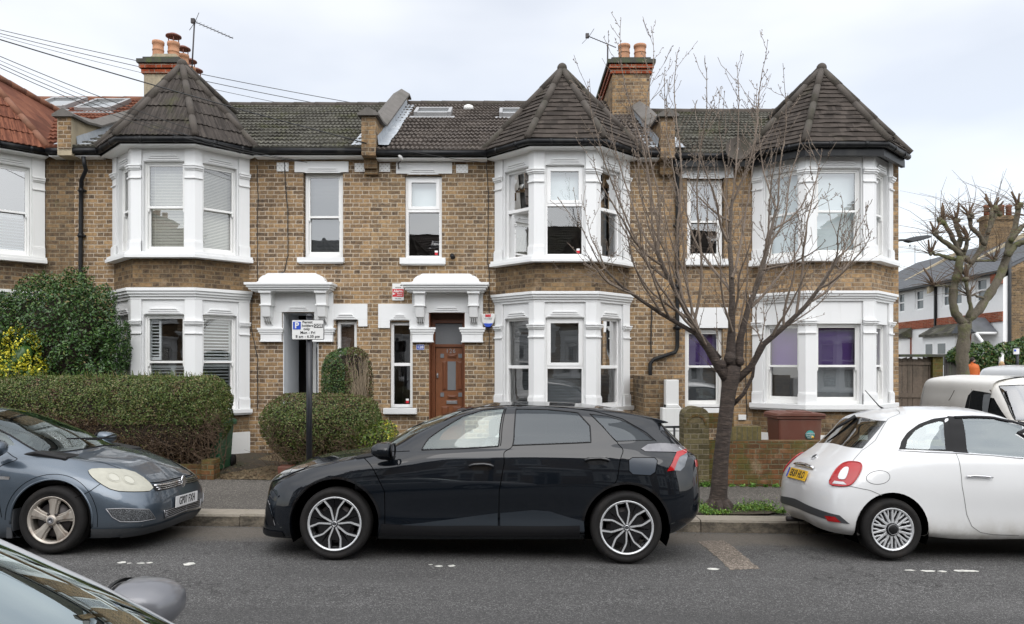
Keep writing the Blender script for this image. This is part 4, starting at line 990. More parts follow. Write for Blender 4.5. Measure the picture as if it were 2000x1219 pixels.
class Surf:
    def __init__(s, rows, halfw, shear=.047, dz=0.0, sp=.0125, smooth=14):
        P = np.array(rows, dtype=float)            # rows (J, I, 3)
        P[:, :, 2] += (halfw-P[:, :, 1])*shear+dz
        mir = np.array([1, -1, 1.0])
        P = np.concatenate([P[:, 1:2]*mir, P, P[:, -2:-1]*mir], axis=1)
        P = np.concatenate([P, P[-2:-1]*mir], axis=0)
        dU = np.linalg.norm(np.diff(P, axis=1), axis=2)[2:8].mean(axis=0); dT = np.maximum(np.linalg.norm(np.diff(P, axis=0), axis=2)[:, 1:-1], .0).mean(axis=1)
        dU = np.maximum(dU, .05); dT = np.maximum(dT, .03)
        U = np.concatenate([[0], np.cumsum(dU)])-dU[0]; T = np.concatenate([[0], np.cumsum(dT)])
        s.Uk, s.Tk = U[1:-1], T[:-1]
        s.LU, s.LT = U[-2], T[-2]
        s.nu, s.nt = int(s.LU/sp)+1, int(s.LT/sp)+1
        g = 8; du = s.LU/(s.nu-1); dt = s.LT/(s.nt-1)
        uu = np.arange(-g, s.nu+g)*du; tt = np.arange(0, s.nt+g)*dt
        A = pchip(T, P.reshape(len(T), -1), tt).reshape(len(tt), len(U), 3)
        B = pchip(U, A.transpose(1, 0, 2).reshape(len(U), -1), uu).reshape(len(uu), len(tt), 3)
        for _ in range(smooth):
            C = B.copy(); C[1:-1] = .25*B[:-2]+.5*B[1:-1]+.25*B[2:]; B = C
            C = B.copy(); C[:, 1:-1] = .25*B[:, :-2]+.5*B[:, 1:-1]+.25*B[:, 2:]; B = C
        s.G = B[g:g+s.nu, :s.nt]; s.du, s.dt = du, dt
        s.G[0, :, 1] = 0; s.G[-1, :, 1] = 0; s.G[:, -1, 1] = 0
        Gu = np.gradient(B, axis=0); Gt = np.gradient(B, axis=1)
        N = np.cross(Gt, Gu); N /= np.maximum(np.linalg.norm(N, axis=2, keepdims=True), 1e-9)
        s.N = N[g:g+s.nu, :s.nt]
        # make outward
        i, j = s.nu//2, int(s.nt*.3)
        if s.N[i, j, 1] < 0: s.N = -s.N
        k = 3; ii = np.unique(np.append(np.arange(0, s.nu, k), s.nu-1)); jj = np.unique(np.append(np.arange(0, s.nt, k), s.nt-1))
        V = s.G[np.ix_(ii, jj)].reshape(-1, 3); nj = len(jj)
        s.bu = (np.repeat(ii, nj)*du); s.bt = np.tile(jj, len(ii))*dt
        s.tris = []
        for a in range(len(ii)-1):
            for b in range(nj-1):
                q = a*nj+b; s.tris += [(q, q+nj, q+nj+1), (q, q+nj+1, q+1)]
        s.V = [Vector(v) for v in V]
        s.bvh = BVHTree.FromPolygons(s.V, s.tris)
    def at(s, u, t, off=0.0):
        a = min(max(u/s.du, 0), s.nu-1.0001); b = min(max(t/s.dt, 0), s.nt-1.0001); i, j = int(a), int(b); fa, fb = a-i, b-j
        W_ = ((1-fa)*(1-fb), fa*(1-fb), (1-fa)*fb, fa*fb); idx = ((i, j), (i+1, j), (i, j+1), (i+1, j+1))
        p = sum(w*s.G[k] for w, k in zip(W_, idx)); n = sum(w*s.N[k] for w, k in zip(W_, idx)); n = n/max(1e-9, np.linalg.norm(n))
        return p+n*off, n
    def hit(s, o, d):
        loc, nn, fi, dist = s.bvh.ray_cast(Vector(o), Vector(d))
        if loc is None:
            return None
        a, b, c = s.tris[fi]; A, B, C = s.V[a], s.V[b], s.V[c]
        v0, v1, v2 = B-A, C-A, loc-A; d00, d01, d11, d20, d21 = v0.dot(v0), v0.dot(v1), v1.dot(v1), v2.dot(v0), v2.dot(v1)
        de = d00*d11-d01*d01
        if abs(de) < 1e-14: return (s.bu[a], s.bt[a])
        v = (d11*d20-d01*d21)/de; w = (d00*d21-d01*d20)/de; u = 1-v-w
        return (u*s.bu[a]+v*s.bu[b]+w*s.bu[c], u*s.bt[a]+v*s.bt[b]+w*s.bt[c])
    def near(s, p):
        loc, nn, fi, dist = s.bvh.find_nearest(Vector(p))
        a, b, c = s.tris[fi]; A, B, C = s.V[a], s.V[b], s.V[c]
        v0, v1, v2 = B-A, C-A, loc-A; d00, d01, d11, d20, d21 = v0.dot(v0), v0.dot(v1), v1.dot(v1), v2.dot(v0), v2.dot(v1)
        de = max(1e-14, d00*d11-d01*d01); v = (d11*d20-d01*d21)/de; w = (d00*d21-d01*d20)/de; u = 1-v-w
        return (u*s.bu[a]+v*s.bu[b]+w*s.bu[c], u*s.bt[a]+v*s.bt[b]+w*s.bt[c])
    def side(s, x, z):                 # side-view trace in car coordinates
        r = s.hit((x, 3, z), (0, -1, 0))
        return r if r else s.near((x, .8, z))
class Car:
    def __init__(s, name, label, rows, halfw, Xf, Yc, flip, group=None, cat='car', roll=.047, pitch=.013, zb=None, world=True, rz=None, **k):
        zb = slope(Xf)+.003 if zb is None else zb
        P = np.array(rows, dtype=float)
        if world: P[:, :, 2] += (halfw-P[:, :, 1])*roll-zb+pitch*P[:, :, 0]*(-1 if flip else 1)
        s.S = Surf(P, halfw, 0.0, 0.0, **k); s.hw = halfw
        s.M = Matrix.Translation((Xf, Yc, zb-halfw*roll)) @ Matrix.Rotation(pitch, 4, 'Y') @ Matrix.Rotation(-roll, 4, 'X') @ Matrix.Rotation((math.pi if flip else 0) if rz is None else rz, 4, 'Z')
        s.root = thing(name, label, cat, (0, 0, 0), group)
        s.root.matrix_world = s.M; ORG[s.root] = (0, 0, 0)
        s.Mi = s.M.inverted(); s.near = 1 if flip else -1
        s.polys = []
    def px(s, px, py, far=False):      # trace a point of the photograph onto the body surface
        o = s.Mi @ Vector((0, 0, CH)); q = s.Mi @ Vector(((px-CX)/F*10, 10, CH-(py-CY)/F*10)); d = (q-o).normalized()
        sg = s.near*(-1 if far else 1)
        if sg < 0: o = Vector((o.x, -o.y, o.z)); d = Vector((d.x, -d.y, d.z))
        r = s.S.hit(o, d)
        if r: return r
        best = None
        for k in range(60):
            p = o+d*(5.5+k*.06) if not far else o+d*(6+k*.06)
            if p.y < 0: continue
            l, n_, f_, ds = s.S.bvh.find_nearest(p)
            if best is None or ds < best[0]: best = (ds, p)
        return s.S.near(best[1])
    def tr(s, pts, far=False, sm=0):
        for _ in range(sm): pts = [q for i in range(len(pts)) for a, b in [(pts[i], pts[(i+1) % len(pts)])] for q in ((a[0]*.75+b[0]*.25, a[1]*.75+b[1]*.25), (a[0]*.25+b[0]*.75, a[1]*.25+b[1]*.75))]
        return [s.px(a, b, far) for a, b in pts]
    def sd(s, pts): return [s.S.side(a, b) for a, b in pts]
    def dens(s, poly, step=.03, closed=True):
        out = []; n = len(poly)
        for i in range(n if closed else n-1):
            a, b = poly[i], poly[(i+1) % n]; L_ = math.hypot(b[0]-a[0], b[1]-a[1]); k = max(1, int(L_/step))
            out += [(a[0]+(b[0]-a[0])*j/k, a[1]+(b[1]-a[1])*j/k) for j in range(k)]
        if not closed: out.append(poly[-1])
        return out
    def region(s, name, poly, mat, centre=False, hole=False, label=None):
        s.polys.append((name, [(min(max(u, 0), s.S.LU), min(max(t, 0), s.S.LT)) for u, t in poly], mat, centre, hole, label)); return s
    def patch(s, name, poly, mat, off=.004, centre=False, parent=None, sides=(1, -1), step=.03):
        """surface-following piece lying on the body"""
        pl = s.dens(poly, step); g = []
        us = [p[0] for p in pl]; ts = [p[1] for p in pl]
        a = np.array(pl)
        k = .03
        for u in np.arange(min(us)+k/2, max(us), k):
            for t in np.arange(min(ts)+k/2, max(ts), k):
                if inside(u, t, a) and np.min((a[:, 0]-u)**2+(a[:, 1]-t)**2) > (k*.45)**2: g.append((u, t))
        vs, es, fs, *_ = delaunay_2d_cdt([Vector(p) for p in pl+g], [], [list(range(len(pl)))], 1, 1e-6)
        objs = []
        if centre: sides = (0,)
        for sg in sides:
            mb = MB()
            for q in ((1, -1) if sg == 0 else (sg,)):
                top = [s.S.at(v.x, v.y, off)[0]*np.array([1, q, 1]) for v in vs]
                mb.add(top, [tuple(f) if q > 0 else tuple(f)[::-1] for f in fs], True)
            objs.append(mb.build(name, mat, parent or s.root))
        return objs
    def ribbon(s, name, path, mat, w=.006, off=.0015, sides=(1, -1), closed=False, parent=None):
        pl = s.dens(path, .025, closed)
        if closed: pl.append(pl[0])
        objs = []
        for sg in sides:
            mb = MB(); L_, R_ = [], []
            P = [s.S.at(u, t, off) for u, t in pl]
            for i in range(len(P)):
                d = P[min(i+1, len(P)-1)][0]-P[max(i-1, 0)][0]; n = P[i][1]; c_ = np.cross(d, n); c_ = c_/max(1e-9, np.linalg.norm(c_))
                L_.append((P[i][0]+c_*w/2)*np.array([1, sg, 1])); R_.append((P[i][0]-c_*w/2)*np.array([1, sg, 1]))
            n = len(L_); mb.add(L_+R_, [(i, i+1, n+i+1, n+i) for i in range(n-1)], True)
            objs.append(mb.build(name, mat, parent or s.root))
        return objs
    def tubeon(s, name, path, mat, r=.006, off=0.0, sides=(1, -1), closed=False, parent=None):
        pl = s.dens(path, .03, closed)
        if closed: pl.append(pl[0])
        for sg in sides:
            mb = MB(); mb.tube([Vector(s.S.at(u, t, off)[0]*np.array([1, sg, 1])) for u, t in pl], r, 6); mb.build(name, mat, parent or s.root)
    def build(s, paint, step=.04):
        S = s.S
        pts = []; faces = []; polyd = []
        def idx(p): pts.append(Vector(p)); return len(pts)-1
        bd = s.dens([(0, 0), (S.LU, 0), (S.LU, S.LT), (0, S.LT)], step)
        faces.append([idx(p) for p in bd])
        for (nm, pl, mat, ce, ho, lb) in s.polys:
            d = s.dens(pl, .03); polyd.append(np.array(d)); faces.append([idx(p) for p in d])
        allp = np.array([(p.x, p.y) for p in pts])
        for u in np.arange(step/2, S.LU, step):
            for k, t in enumerate(np.arange(step/2, S.LT, step)):
                uu = u+(step/2 if k % 2 else 0)
                if uu >= S.LU-.005: continue
                if np.min((allp[:, 0]-uu)**2+(allp[:, 1]-t)**2) > (step*.4)**2: pts.append(Vector((uu, t)))
        vs, es, fs, *_ = delaunay_2d_cdt(pts, [], faces, 1, 1e-6)
        vs = [(v.x, v.y) for v in vs]; P = []; N = []
        for v in vs: p, n = S.at(*v); P.append(p); N.append(n)
        groups = {None: []}
        for f in fs:
            cu = sum(vs[i][0] for i in f)/len(f); ct = sum(vs[i][1] for i in f)/len(f); k = None
            for gi, a in enumerate(polyd):
                if inside(cu, ct, a): k = gi
            groups.setdefault(k, []).append(tuple(f))
        s.out = {}
        for k, fl in groups.items():
            if k is not None and s.polys[k][4]: continue
            if k is None: jobs = [('body', paint, (1, -1), None)]
            else:
                nm, _, mat, ce, _, lb = s.polys[k]; jobs = [(nm, mat, (1, -1), lb)] if ce else [(nm, mat, (1,), lb), (nm, mat, (-1,), lb)]
            for nm, mat, sg, lb in jobs:
                used = sorted({i for f in fl for i in f}); mp = {i: j for j, i in enumerate(used)}
                V, FF, NN = [], [], []
                for q in sg:
                    o = len(V)
                    for i in used: V.append(P[i]*np.array([1, q, 1])); NN.append(N[i]*np.array([1, q, 1]))
                    for f in fl:
                        g = [mp[i]+o for i in f]
                        a_, b_, c_ = (np.array(V[g[0]]), np.array(V[g[1]]), np.array(V[g[2]])); nn = np.cross(b_-a_, c_-a_)
                        if np.dot(nn, NN[g[0]]) < 0: g = g[::-1]
                        FF.append(tuple(g))
                me = bpy.data.meshes.new(nm); me.from_pydata([tuple(v) for v in V], [], FF); me.materials.append(mat)
                me.polygons.foreach_set('use_smooth', [True]*len(FF)); auto_uv(me)
                me.normals_split_custom_set_from_vertices([tuple(n) for n in NN])
                ob = bpy.data.objects.new(nm, me); COL.objects.link(ob); ob.parent = s.root; ORG[ob] = (0, 0, 0)
                if lb: ob['label'] = lb
                s.out.setdefault(nm, []).append(ob)
        return s
def inside(x, y, a):
    x0, y0 = a[:, 0], a[:, 1]; x1, y1 = np.roll(x0, -1), np.roll(y0, -1)
    c = (y0 > y) != (y1 > y)
    if not c.any(): return False
    with np.errstate(divide='ignore', invalid='ignore'): xi = x0+(y-y0)*(x1-x0)/(y1-y0)
    return bool(np.count_nonzero(c & (x < xi)) % 2)
def car_paint(name, col, metal=.0, rough=.25, coat=1.0, flake=0.0, dirt=None, da=.5, dz=.45, spec=.5):
    m, g, b, tc = newmat(name, rough, metal, spec, coat)
    o = tc.outputs['Object']; geo = g.n('ShaderNodeNewGeometry')
    c = g.mix(g.noise(o, 3, 3), tuple(x*.96 for x in col), tuple(min(1, x*1.03) for x in col))
    if flake: c = g.mix(g.mr(g.noise(o, 900, 1), .55, .7, 0, flake), c, tuple(min(1, x*2+.05) for x in col))
    if dirt:
        z = g.sep(o)[2]
        k = g.math('MULTIPLY', g.mr(z, dz, dz-.35, 0, 1, True), g.mr(g.noise(o, 5, 6, .65), .3, .7, .25, 1))
        k = g.math('MULTIPLY', k, da)
        c = g.mix(k, c, dirt); g.set(b.inputs['Coat Weight'], g.mr(k, 0, 1, coat, 0)); g.set(b.inputs['Roughness'], g.mr(k, 0, 1, rough, .8))
    c = g.mix(geo.outputs['Backfacing'], c, (.02, .02, .02))
    g.set(b.inputs['Base Color'], c)
    return m
M['rubber'] = simple('tyre_rubber', (.012, .0112, .011), .8, spec=.25, var=.25, vs=12, bump=.25, bs=50, grime=(.045, .038, .032), gamt=.4, gs=5)
M['gapblack'] = simple('panel_gap', (.0015, .0015, .0015), .9, spec=0.0)
M['trimblack'] = simple('black_trim', (.006, .006, .007), .45, spec=.3, var=.1)
M['trimgrey'] = simple('grey_plastic_trim', (.045, .048, .052), .6, var=.15)
M['glossblack'] = simple('gloss_black_trim', (.006, .006, .007), .12, coat=.5)
M['alloy'] = simple('alloy_silver', (.60, .61, .62), .3, metal=.45, var=.08)
M['alloy_dirty'] = simple('alloy_dirty', (.46, .42, .37), .45, metal=.6, var=.25, vs=10, grime=(.12, .06, .03), gamt=.9, gs=9)
M['chrome'] = simple('chrome', (.75, .75, .76), .08, metal=1.0, var=.02)
M['seat'] = simple('car_seat', (.035, .036, .038), .8)
M['seatlight'] = simple('car_seat_grey', (.12, .12, .12), .8)
M['lampred'] = simple('red_lamp_lens', (.36, .004, .006), .08, coat=.6, var=.2)
M['lampclear'] = simple('clear_lamp_lens', (.55, .55, .56), .08, coat=1.0, var=.15, vs=25)
M['lampold'] = simple('yellowed_lamp_lens', (.37, .36, .295), .22, coat=.6, var=.22, vs=14)
M['lampdark'] = simple('dark_lamp_glass', (.10, .11, .125), .06, coat=1.0, var=.8, vs=18)
M['plate_w'] = simple('plate_white', (.72, .72, .72), .35, var=.03); M['plate_y'] = simple('plate_yellow', (.72, .42, .015), .35, var=.05)
M['carglass'] = glass_mat('car_glass', .06, (.80, .88, .86), gc=(.9, 1, 1)); M['carpale'] = glass_mat('car_glass_pale', .14, (.8, .88, .87), gc=(.9, .98, 1)); M['cartint'] = glass_mat('car_glass_tinted', .015, (.10, .115, .12), k=.8, gc=(.85, .93, 1)); M['cartint2'] = glass_mat('rear_glass', .08, (.35, .40, .38))
mm_, gg_, bb__, tt__ = newmat('honeycomb_grille', .5); v_ = gg_.n('ShaderNodeTexVoronoi', {'Vector': gg_.mapping(tt__.outputs['Object'], (1, 1, 2)), 'Scale': 55}, feature='DISTANCE_TO_EDGE').outputs['Distance']
gg_.set(bb__.inputs['Base Color'], gg_.ramp(v_, [(.02, (.16, .17, .18)), (.12, (.01, .01, .011))])); M['meshgrey'] = mm_
M['sheengrey'] = simple('door_scoop_sheen', (.017, .022, .028), .32, var=.05); M['flapgrey'] = simple('charge_flap', (.035, .045, .06), .3, var=.05); M['winblack'] = simple('window_surround_black', (.008, .008, .009), .4, spec=.2)  # first grey: ground reflected in the lower doors, put into the colour
M['lampinner'] = simple('lamp_reflector', (.42, .41, .345), .12, coat=.6)
M['lampsmoke'] = simple('smoked_lamp_lens', (.16, .155, .165), .10, coat=1.0, var=.5, vs=18); M['gapdim'] = simple('panel_gap_soft', (.12, .12, .115), .8)
def wheel(root, x, y, R_, rr, style, rot=0.0, w=.20, z=None, dirty=False):
    """y: outer face, signed side"""
    sg = 1 if y > 0 else -1; z = R_ if z is None else z
    def YY(d): return y-sg*d
    mb = MB()
    mb.lathe([(.02, YY(.06)), (rr*.72, YY(.06)), (rr*.72, YY(.085)), (.02, YY(.085))], (x, 0, z), 'y', 28)
    wo = mb.build('wheel', M['metal_dark'], root)
    mb = MB(); s_ = R_-rr
    prof = [(rr*.985, YY(.012)), (rr+s_*.06, YY(.004)), (rr+s_*.18, YY(.010)), (rr+s_*.35, YY(-.004)), (rr+s_*.6, YY(-.006)), (rr+s_*.8, YY(.004)), (rr+s_*.93, YY(.022)), (R_, YY(.05))]
    for k in range(4):
        d = .055+k*(w-.11)/3.6; prof += [(R_, YY(d)), (R_, YY(d+.022)), (R_-.007, YY(d+.024)), (R_-.007, YY(d+.031))]
    prof += [(R_, YY(w-.045)), (rr+s_*.9, YY(w-.015)), (rr+s_*.5, YY(w)), (rr*.98, YY(w-.01))]
    mb.lathe(prof, (x, 0, z), 'y', 64, cap=False); mb.build('tyre', M['rubber'], wo)
    al = M['alloy_dirty'] if dirty else M['alloy']
    mb = MB(); mb.lathe([(rr*.99, YY(.008)), (rr*1.0, YY(.002)), (rr*.955, YY(.004)), (rr*.935, YY(.03)), (rr*.90, YY(.13)), (rr*.96, YY(w-.02))], (x, 0, z), 'y', 48, cap=False); mb.build('rim', al, wo)
    def P(r, l, d, a): # radial, lateral, depth, angle
        ca, sa = math.cos(a), math.sin(a)
        return (x+r*ca-l*sa, YY(d), z+r*sa+l*ca)
    def bar(mb, pts, wd, d0, d1, a):  # polyline bar in (r,l)
        n = len(pts); L_, R2 = [], []
        for i, (r, l) in enumerate(pts):
            p0 = pts[max(i-1, 0)]; p1 = pts[min(i+1, n-1)]; dx, dy = p1[0]-p0[0], p1[1]-p0[1]; q = math.hypot(dx, dy) or 1; ww = wd[i]/2 if hasattr(wd, '__len__') else wd/2
            L_.append((r-dy/q*ww, l+dx/q*ww)); R2.append((r+dy/q*ww, l-dx/q*ww))
        V = []
        for i in range(n):
            V += [P(*L_[i], d0, a), P(*R2[i], d0, a), P(*R2[i], d1, a), P(*L_[i], d1, a)]
        fs = [(i*4+k, i*4+(k+1) % 4, (i+1)*4+(k+1) % 4, (i+1)*4+k) for i in range(n-1) for k in range(4)]+[(0,1,2,3), ((n-1)*4, (n-1)*4+1, (n-1)*4+2, (n-1)*4+3)]
        mb.add(V, fs)
    if style == 'petal':
        mb = MB(); k5 = [R(rot+72*k) for k in range(5)]
        # black aero disc made of sectors leaving pockets open
        for a in k5:
            def q4(r0, r1, l0, l1, d=.022):
                pts = [P(r0, l0, d, a), P(r1, l0, d, a), P(r1, l1, d, a), P(r0, l1, d, a)]; mb.add(pts, [(0,1,2,3)])
            o = rr*.90; r_in, r_out, hw_ = rr*.60, rr*.86, rr*.125
            half = R(36)
            def arcp(r, an): return P(r*math.cos(an), r*math.sin(an), .022, a)
            def lim(r): return math.atan2(rr*.20, r)
            # side sectors
            for s2 in (1, -1):
                V = []; n = 6
                for i in range(n+1):
                    an = half-(half-math.atan2(hw_, r_out))*i/n; V.append(arcp(rr*.95, s2*an))
                V += [P(r_in, s2*hw_, .022, a)]
                V += [arcp(rr*.1, 0)]
                mb.add(V, [tuple(range(len(V)))])
            q4(r_out, rr*.95, -hw_*1.02, hw_*1.02); mb.add([P(rr*.1, 0, .022, a), P(r_in, hw_, .022, a), P(r_in, -hw_, .022, a)], [(0,1,2)])
            for l in (hw_, -hw_): mb.add([P(r_in, l, .022, a), P(r_out, l, .022, a), P(r_out, l*.9, .07, a), P(r_in, l*.9, .07, a)], [(0,1,2,3)])
        mb.build('wheel_cover', M['glossblack'], wo)
        mb = MB()
        for a in k5:
            for s2 in (1, -1): bar(mb, [(rr*.10, s2*rr*.035), (rr*.47, s2*rr*.19), (rr*.56, s2*rr*.215), (rr*.95, s2*rr*.20)], [.014, .014, .014, .016], .006, .024, a)
            bar(mb, [(rr*.93, -rr*.2), (rr*.935, rr*.2)], .012, .008, .024, a)
        mb.lathe([(rr*.975, YY(.004)), (rr*.93, YY(.006)), (rr*.93, YY(.02))], (x, 0, z), 'y', 48, cap=False)
        mb.build('spoke', M['alloy'], wo)
        mb = MB(); mb.lathe([(rr*.13, YY(.018)), (rr*.13, YY(.004)), (rr*.10, YY(.0))], (x, 0, z), 'y', 20); mb.build('hub_cap', M['trimgrey'], wo)
        mb = MB(); mb.lathe([(rr*.095, YY(-.0005)), (rr*.085, YY(-.003)), (rr*.075, YY(-.0005))], (x, 0, z), 'y', 20, cap=False); mb.build('badge', M['chrome'], wo)
    elif style == 'five':
        mb = MB()
        for k in range(5):
            a = R(rot+72*k)
            bar(mb, [(rr*.10, 0), (rr*.30, 0), (rr*.62, 0), (rr*.90, 0), (rr*.96, 0)], [rr*.30, rr*.33, rr*.40, rr*.62, rr*.70], .028, .05, a)
            bar(mb, [(rr*.2, 0), (rr*.5, 0), (rr*.93, 0)], [rr*.18, rr*.20, rr*.34], .014, .03, a)
        mb.lathe([(rr*.24, YY(.02)), (rr*.22, YY(.0)), (rr*.15, YY(-.006))], (x, 0, z), 'y', 20)
        mb.lathe([(rr*.98, YY(.004)), (rr*.90, YY(.012)), (rr*.88, YY(.05))], (x, 0, z), 'y', 40, cap=False)
        mb.build('spoke', al, wo, bevel=.006)
        mb = MB()
        for k in range(5):
            a = R(rot+36+72*k); p = P(rr*.29, 0, .02, a); mb.tube([(p[0], YY(.06), p[2]), (p[0], YY(.012), p[2])], .011, 8)
        mb.build('wheel_bolt', M['metal_dark'], wo)
        mb = MB(); mb.lathe([(rr*.14, YY(-.0065)), (rr*.12, YY(-.010)), (rr*.09, YY(-.0065))], (x, 0, z), 'y', 20); mb.build('hub_cap', M['metal_grey'], wo)
    elif style == 'multi':
        mb = MB()
        for k in range(14):
            a = R(rot+360/14*k)
            bar(mb, [(rr*.26, 0), (rr*.55, rr*.05), (rr*.93, rr*.11)], [rr*.13, rr*.10, rr*.085], .010, .04, a)
            bar(mb, [(rr*.50, rr*.03), (rr*.72, -rr*.06), (rr*.93, -rr*.10)], [rr*.07, rr*.07, rr*.075], .014, .04, a)
        mb.lathe([(rr*.97, YY(.002)), (rr*.91, YY(.008)), (rr*.90, YY(.04))], (x, 0, z), 'y', 40, cap=False)
        mb.build('spoke', al, wo, bevel=.003)
        mb = MB(); mb.lathe([(rr*.30, YY(.03)), (rr*.30, YY(.004)), (rr*.26, YY(-.008)), (rr*.05, YY(-.010))], (x, 0, z), 'y', 24); mb.build('hub_cap', M['trimblack'], wo)
        mb = MB(); mb.lathe([(rr*.245, YY(-.0085)), (rr*.235, YY(-.011)), (rr*.225, YY(-.0085))], (x, 0, z), 'y', 24, cap=False); mb.build('badge', M['metal_grey'], wo)
    return wo
def wheel_well(root, x, hw, R_, zc):
    for sg in (1, -1):
        mb = MB(); n = 20; V = []; a0, a1 = R(-25), R(205)
        for i in range(n+1):
            a = a0+(a1-a0)*i/n
            for yy in (hw-.012, hw-.34): V.append((x+R_*math.cos(a), sg*yy, zc+R_*math.sin(a)))
        V += [(x, sg*(hw-.34), zc)]
        mb.add(V, [(i*2, i*2+2, i*2+3, i*2+1) for i in range(n)]+[(i*2+1, i*2+3, 2*n+2) for i in range(n)], False)
        mb.build('wheel_arch_liner', M['gapblack'], root)
def circ(x, z, r, a0=0, a1=360, n=40): return [(x+r*math.cos(R(a0+(a1-a0)*i/n)), z+r*math.sin(R(a0+(a1-a0)*i/n))) for i in range(n+(0 if a1-a0 >= 360 else 1))]
def rbox(mb, x0, x1, y0, y1, z0, z1, r=.05):   # soft-edged block
    n = 6; prof = []
    for (cx_, cz_, a) in ((x1-r, z1-r, 0), (x0+r, z1-r, 90), (x0+r, z0+r, 180), (x1-r, z0+r, 270)):
        prof += [(cx_+r*math.cos(R(a+90*i/n)), cz_+r*math.sin(R(a+90*i/n))) for i in range(n+1)]
    mb.prism(prof, y0, y1)
def interior(root, xf, xr, zf, belt, hw, seatm, wheel_x=None, drv=1, dash=True, fl=None):
    """front seat x, rear seat x"""
    fl = fl if fl is not None else (xr-.3, xf+1.0)
    mb = MB(); mb.box(fl[0], fl[1], -hw+.12, hw-.12, zf, zf+.04); mb.build('floor', M['gapblack'], root)
    for xs_, wds in ((xf, ((.36, .24), (-.36, .24))), (xr, ((.33, .28), (-.33, .28)))):
        for yc, w in wds:
            mb = MB(); rbox(mb, xs_-.05, xs_+.48, yc-w, yc+w, zf+.18, zf+.36, .06)
            v = [(xs_-.02, zf+.30), (xs_+.10, zf+.32), (xs_-.10, belt+.10), (xs_-.16, belt+.12), (xs_-.22, belt+.08)]
            mb.prism(v, yc-w, yc+w); so = mb.build('seat', seatm, root, bevel=.03)
            mb = MB(); rbox(mb, xs_-.25, xs_-.15, yc-.13, yc+.13, belt+.16, belt+.33, .045); mb.tube([(xs_-.19, yc-.05, belt+.05), (xs_-.2, yc-.05, belt+.2)], .007, 6); mb.tube([(xs_-.19, yc+.05, belt+.05), (xs_-.2, yc+.05, belt+.2)], .007, 6)
            mb.build('headrest', seatm, so, bevel=.02)
    if dash:
        mb = MB(); mb.prism([(xf+.72, zf+.3), (xf+.62, belt-.12), (xf+.66, belt-.01), (xf+.80, belt+.02), (xf+1.1, belt-.03), (xf+1.1, zf+.3)], -hw+.13, hw-.13); mb.build('dashboard', M['trimblack'], root, bevel=.02)
        mb = MB(); c_ = Vector((xf+.50, drv*.36, belt-.04)); ax = Vector((-.9, 0, .42)).normalized(); e1 = Vector((0, 1, 0)); e2 = ax.cross(e1)
        mb.tube([c_+(e1*math.cos(R(15*k))+e2*math.sin(R(15*k)))*.185 for k in range(25)], .016, 8, cap=False)
        for k in (0, 180, 270): mb.tube([c_, c_+(e1*math.cos(R(k))+e2*math.sin(R(k)))*.18], .013, 6)
        mb.tube([c_, c_-ax*.25], .03, 8); mb.build('steering_wheel', M['trimblack'], root)
def number_plate(root, txt, c, nrm, w=.52, h=.111, mat='plate_w', tilt=0.0, euro=False):
    n = Vector(nrm).normalized(); up = Vector((0, 0, 1)); xd = up.cross(n).normalized(); up = n.cross(xd).normalized()
    mb = MB(); c = Vector(c)
    vs = [c+xd*a*w/2+up*b*h/2+n*d for a in (-1, 1) for b in (-1, 1) for d in (-.004, .004)]
    mb.add(vs, [(0,1,3,2), (4,6,7,5), (0,4,5,1), (2,3,7,6), (0,2,6,4), (1,5,7,3)]); po = mb.build('number_plate', M[mat], root)
    mb = MB(); text_into(mb, txt, h*.98, facing(c+n*.0045+xd*(.02 if euro else 0), xd, up), bold=.0022, spacing=1.08, xs=.74); mb.build('lettering', M['sign_black'], po)
    if euro:
        mb = MB(); vs = [c+xd*a+up*b*h/2+n*d for a in (-w/2+.003, -w/2+.045) for b in (-.95, .95) for d in (.002, .0055)]; mb.add(vs, [(0,1,3,2), (4,6,7,5), (0,4,5,1), (2,3,7,6), (0,2,6,4), (1,5,7,3)]); mb.build('plate_band', M['blue_sign'], po)
    return po
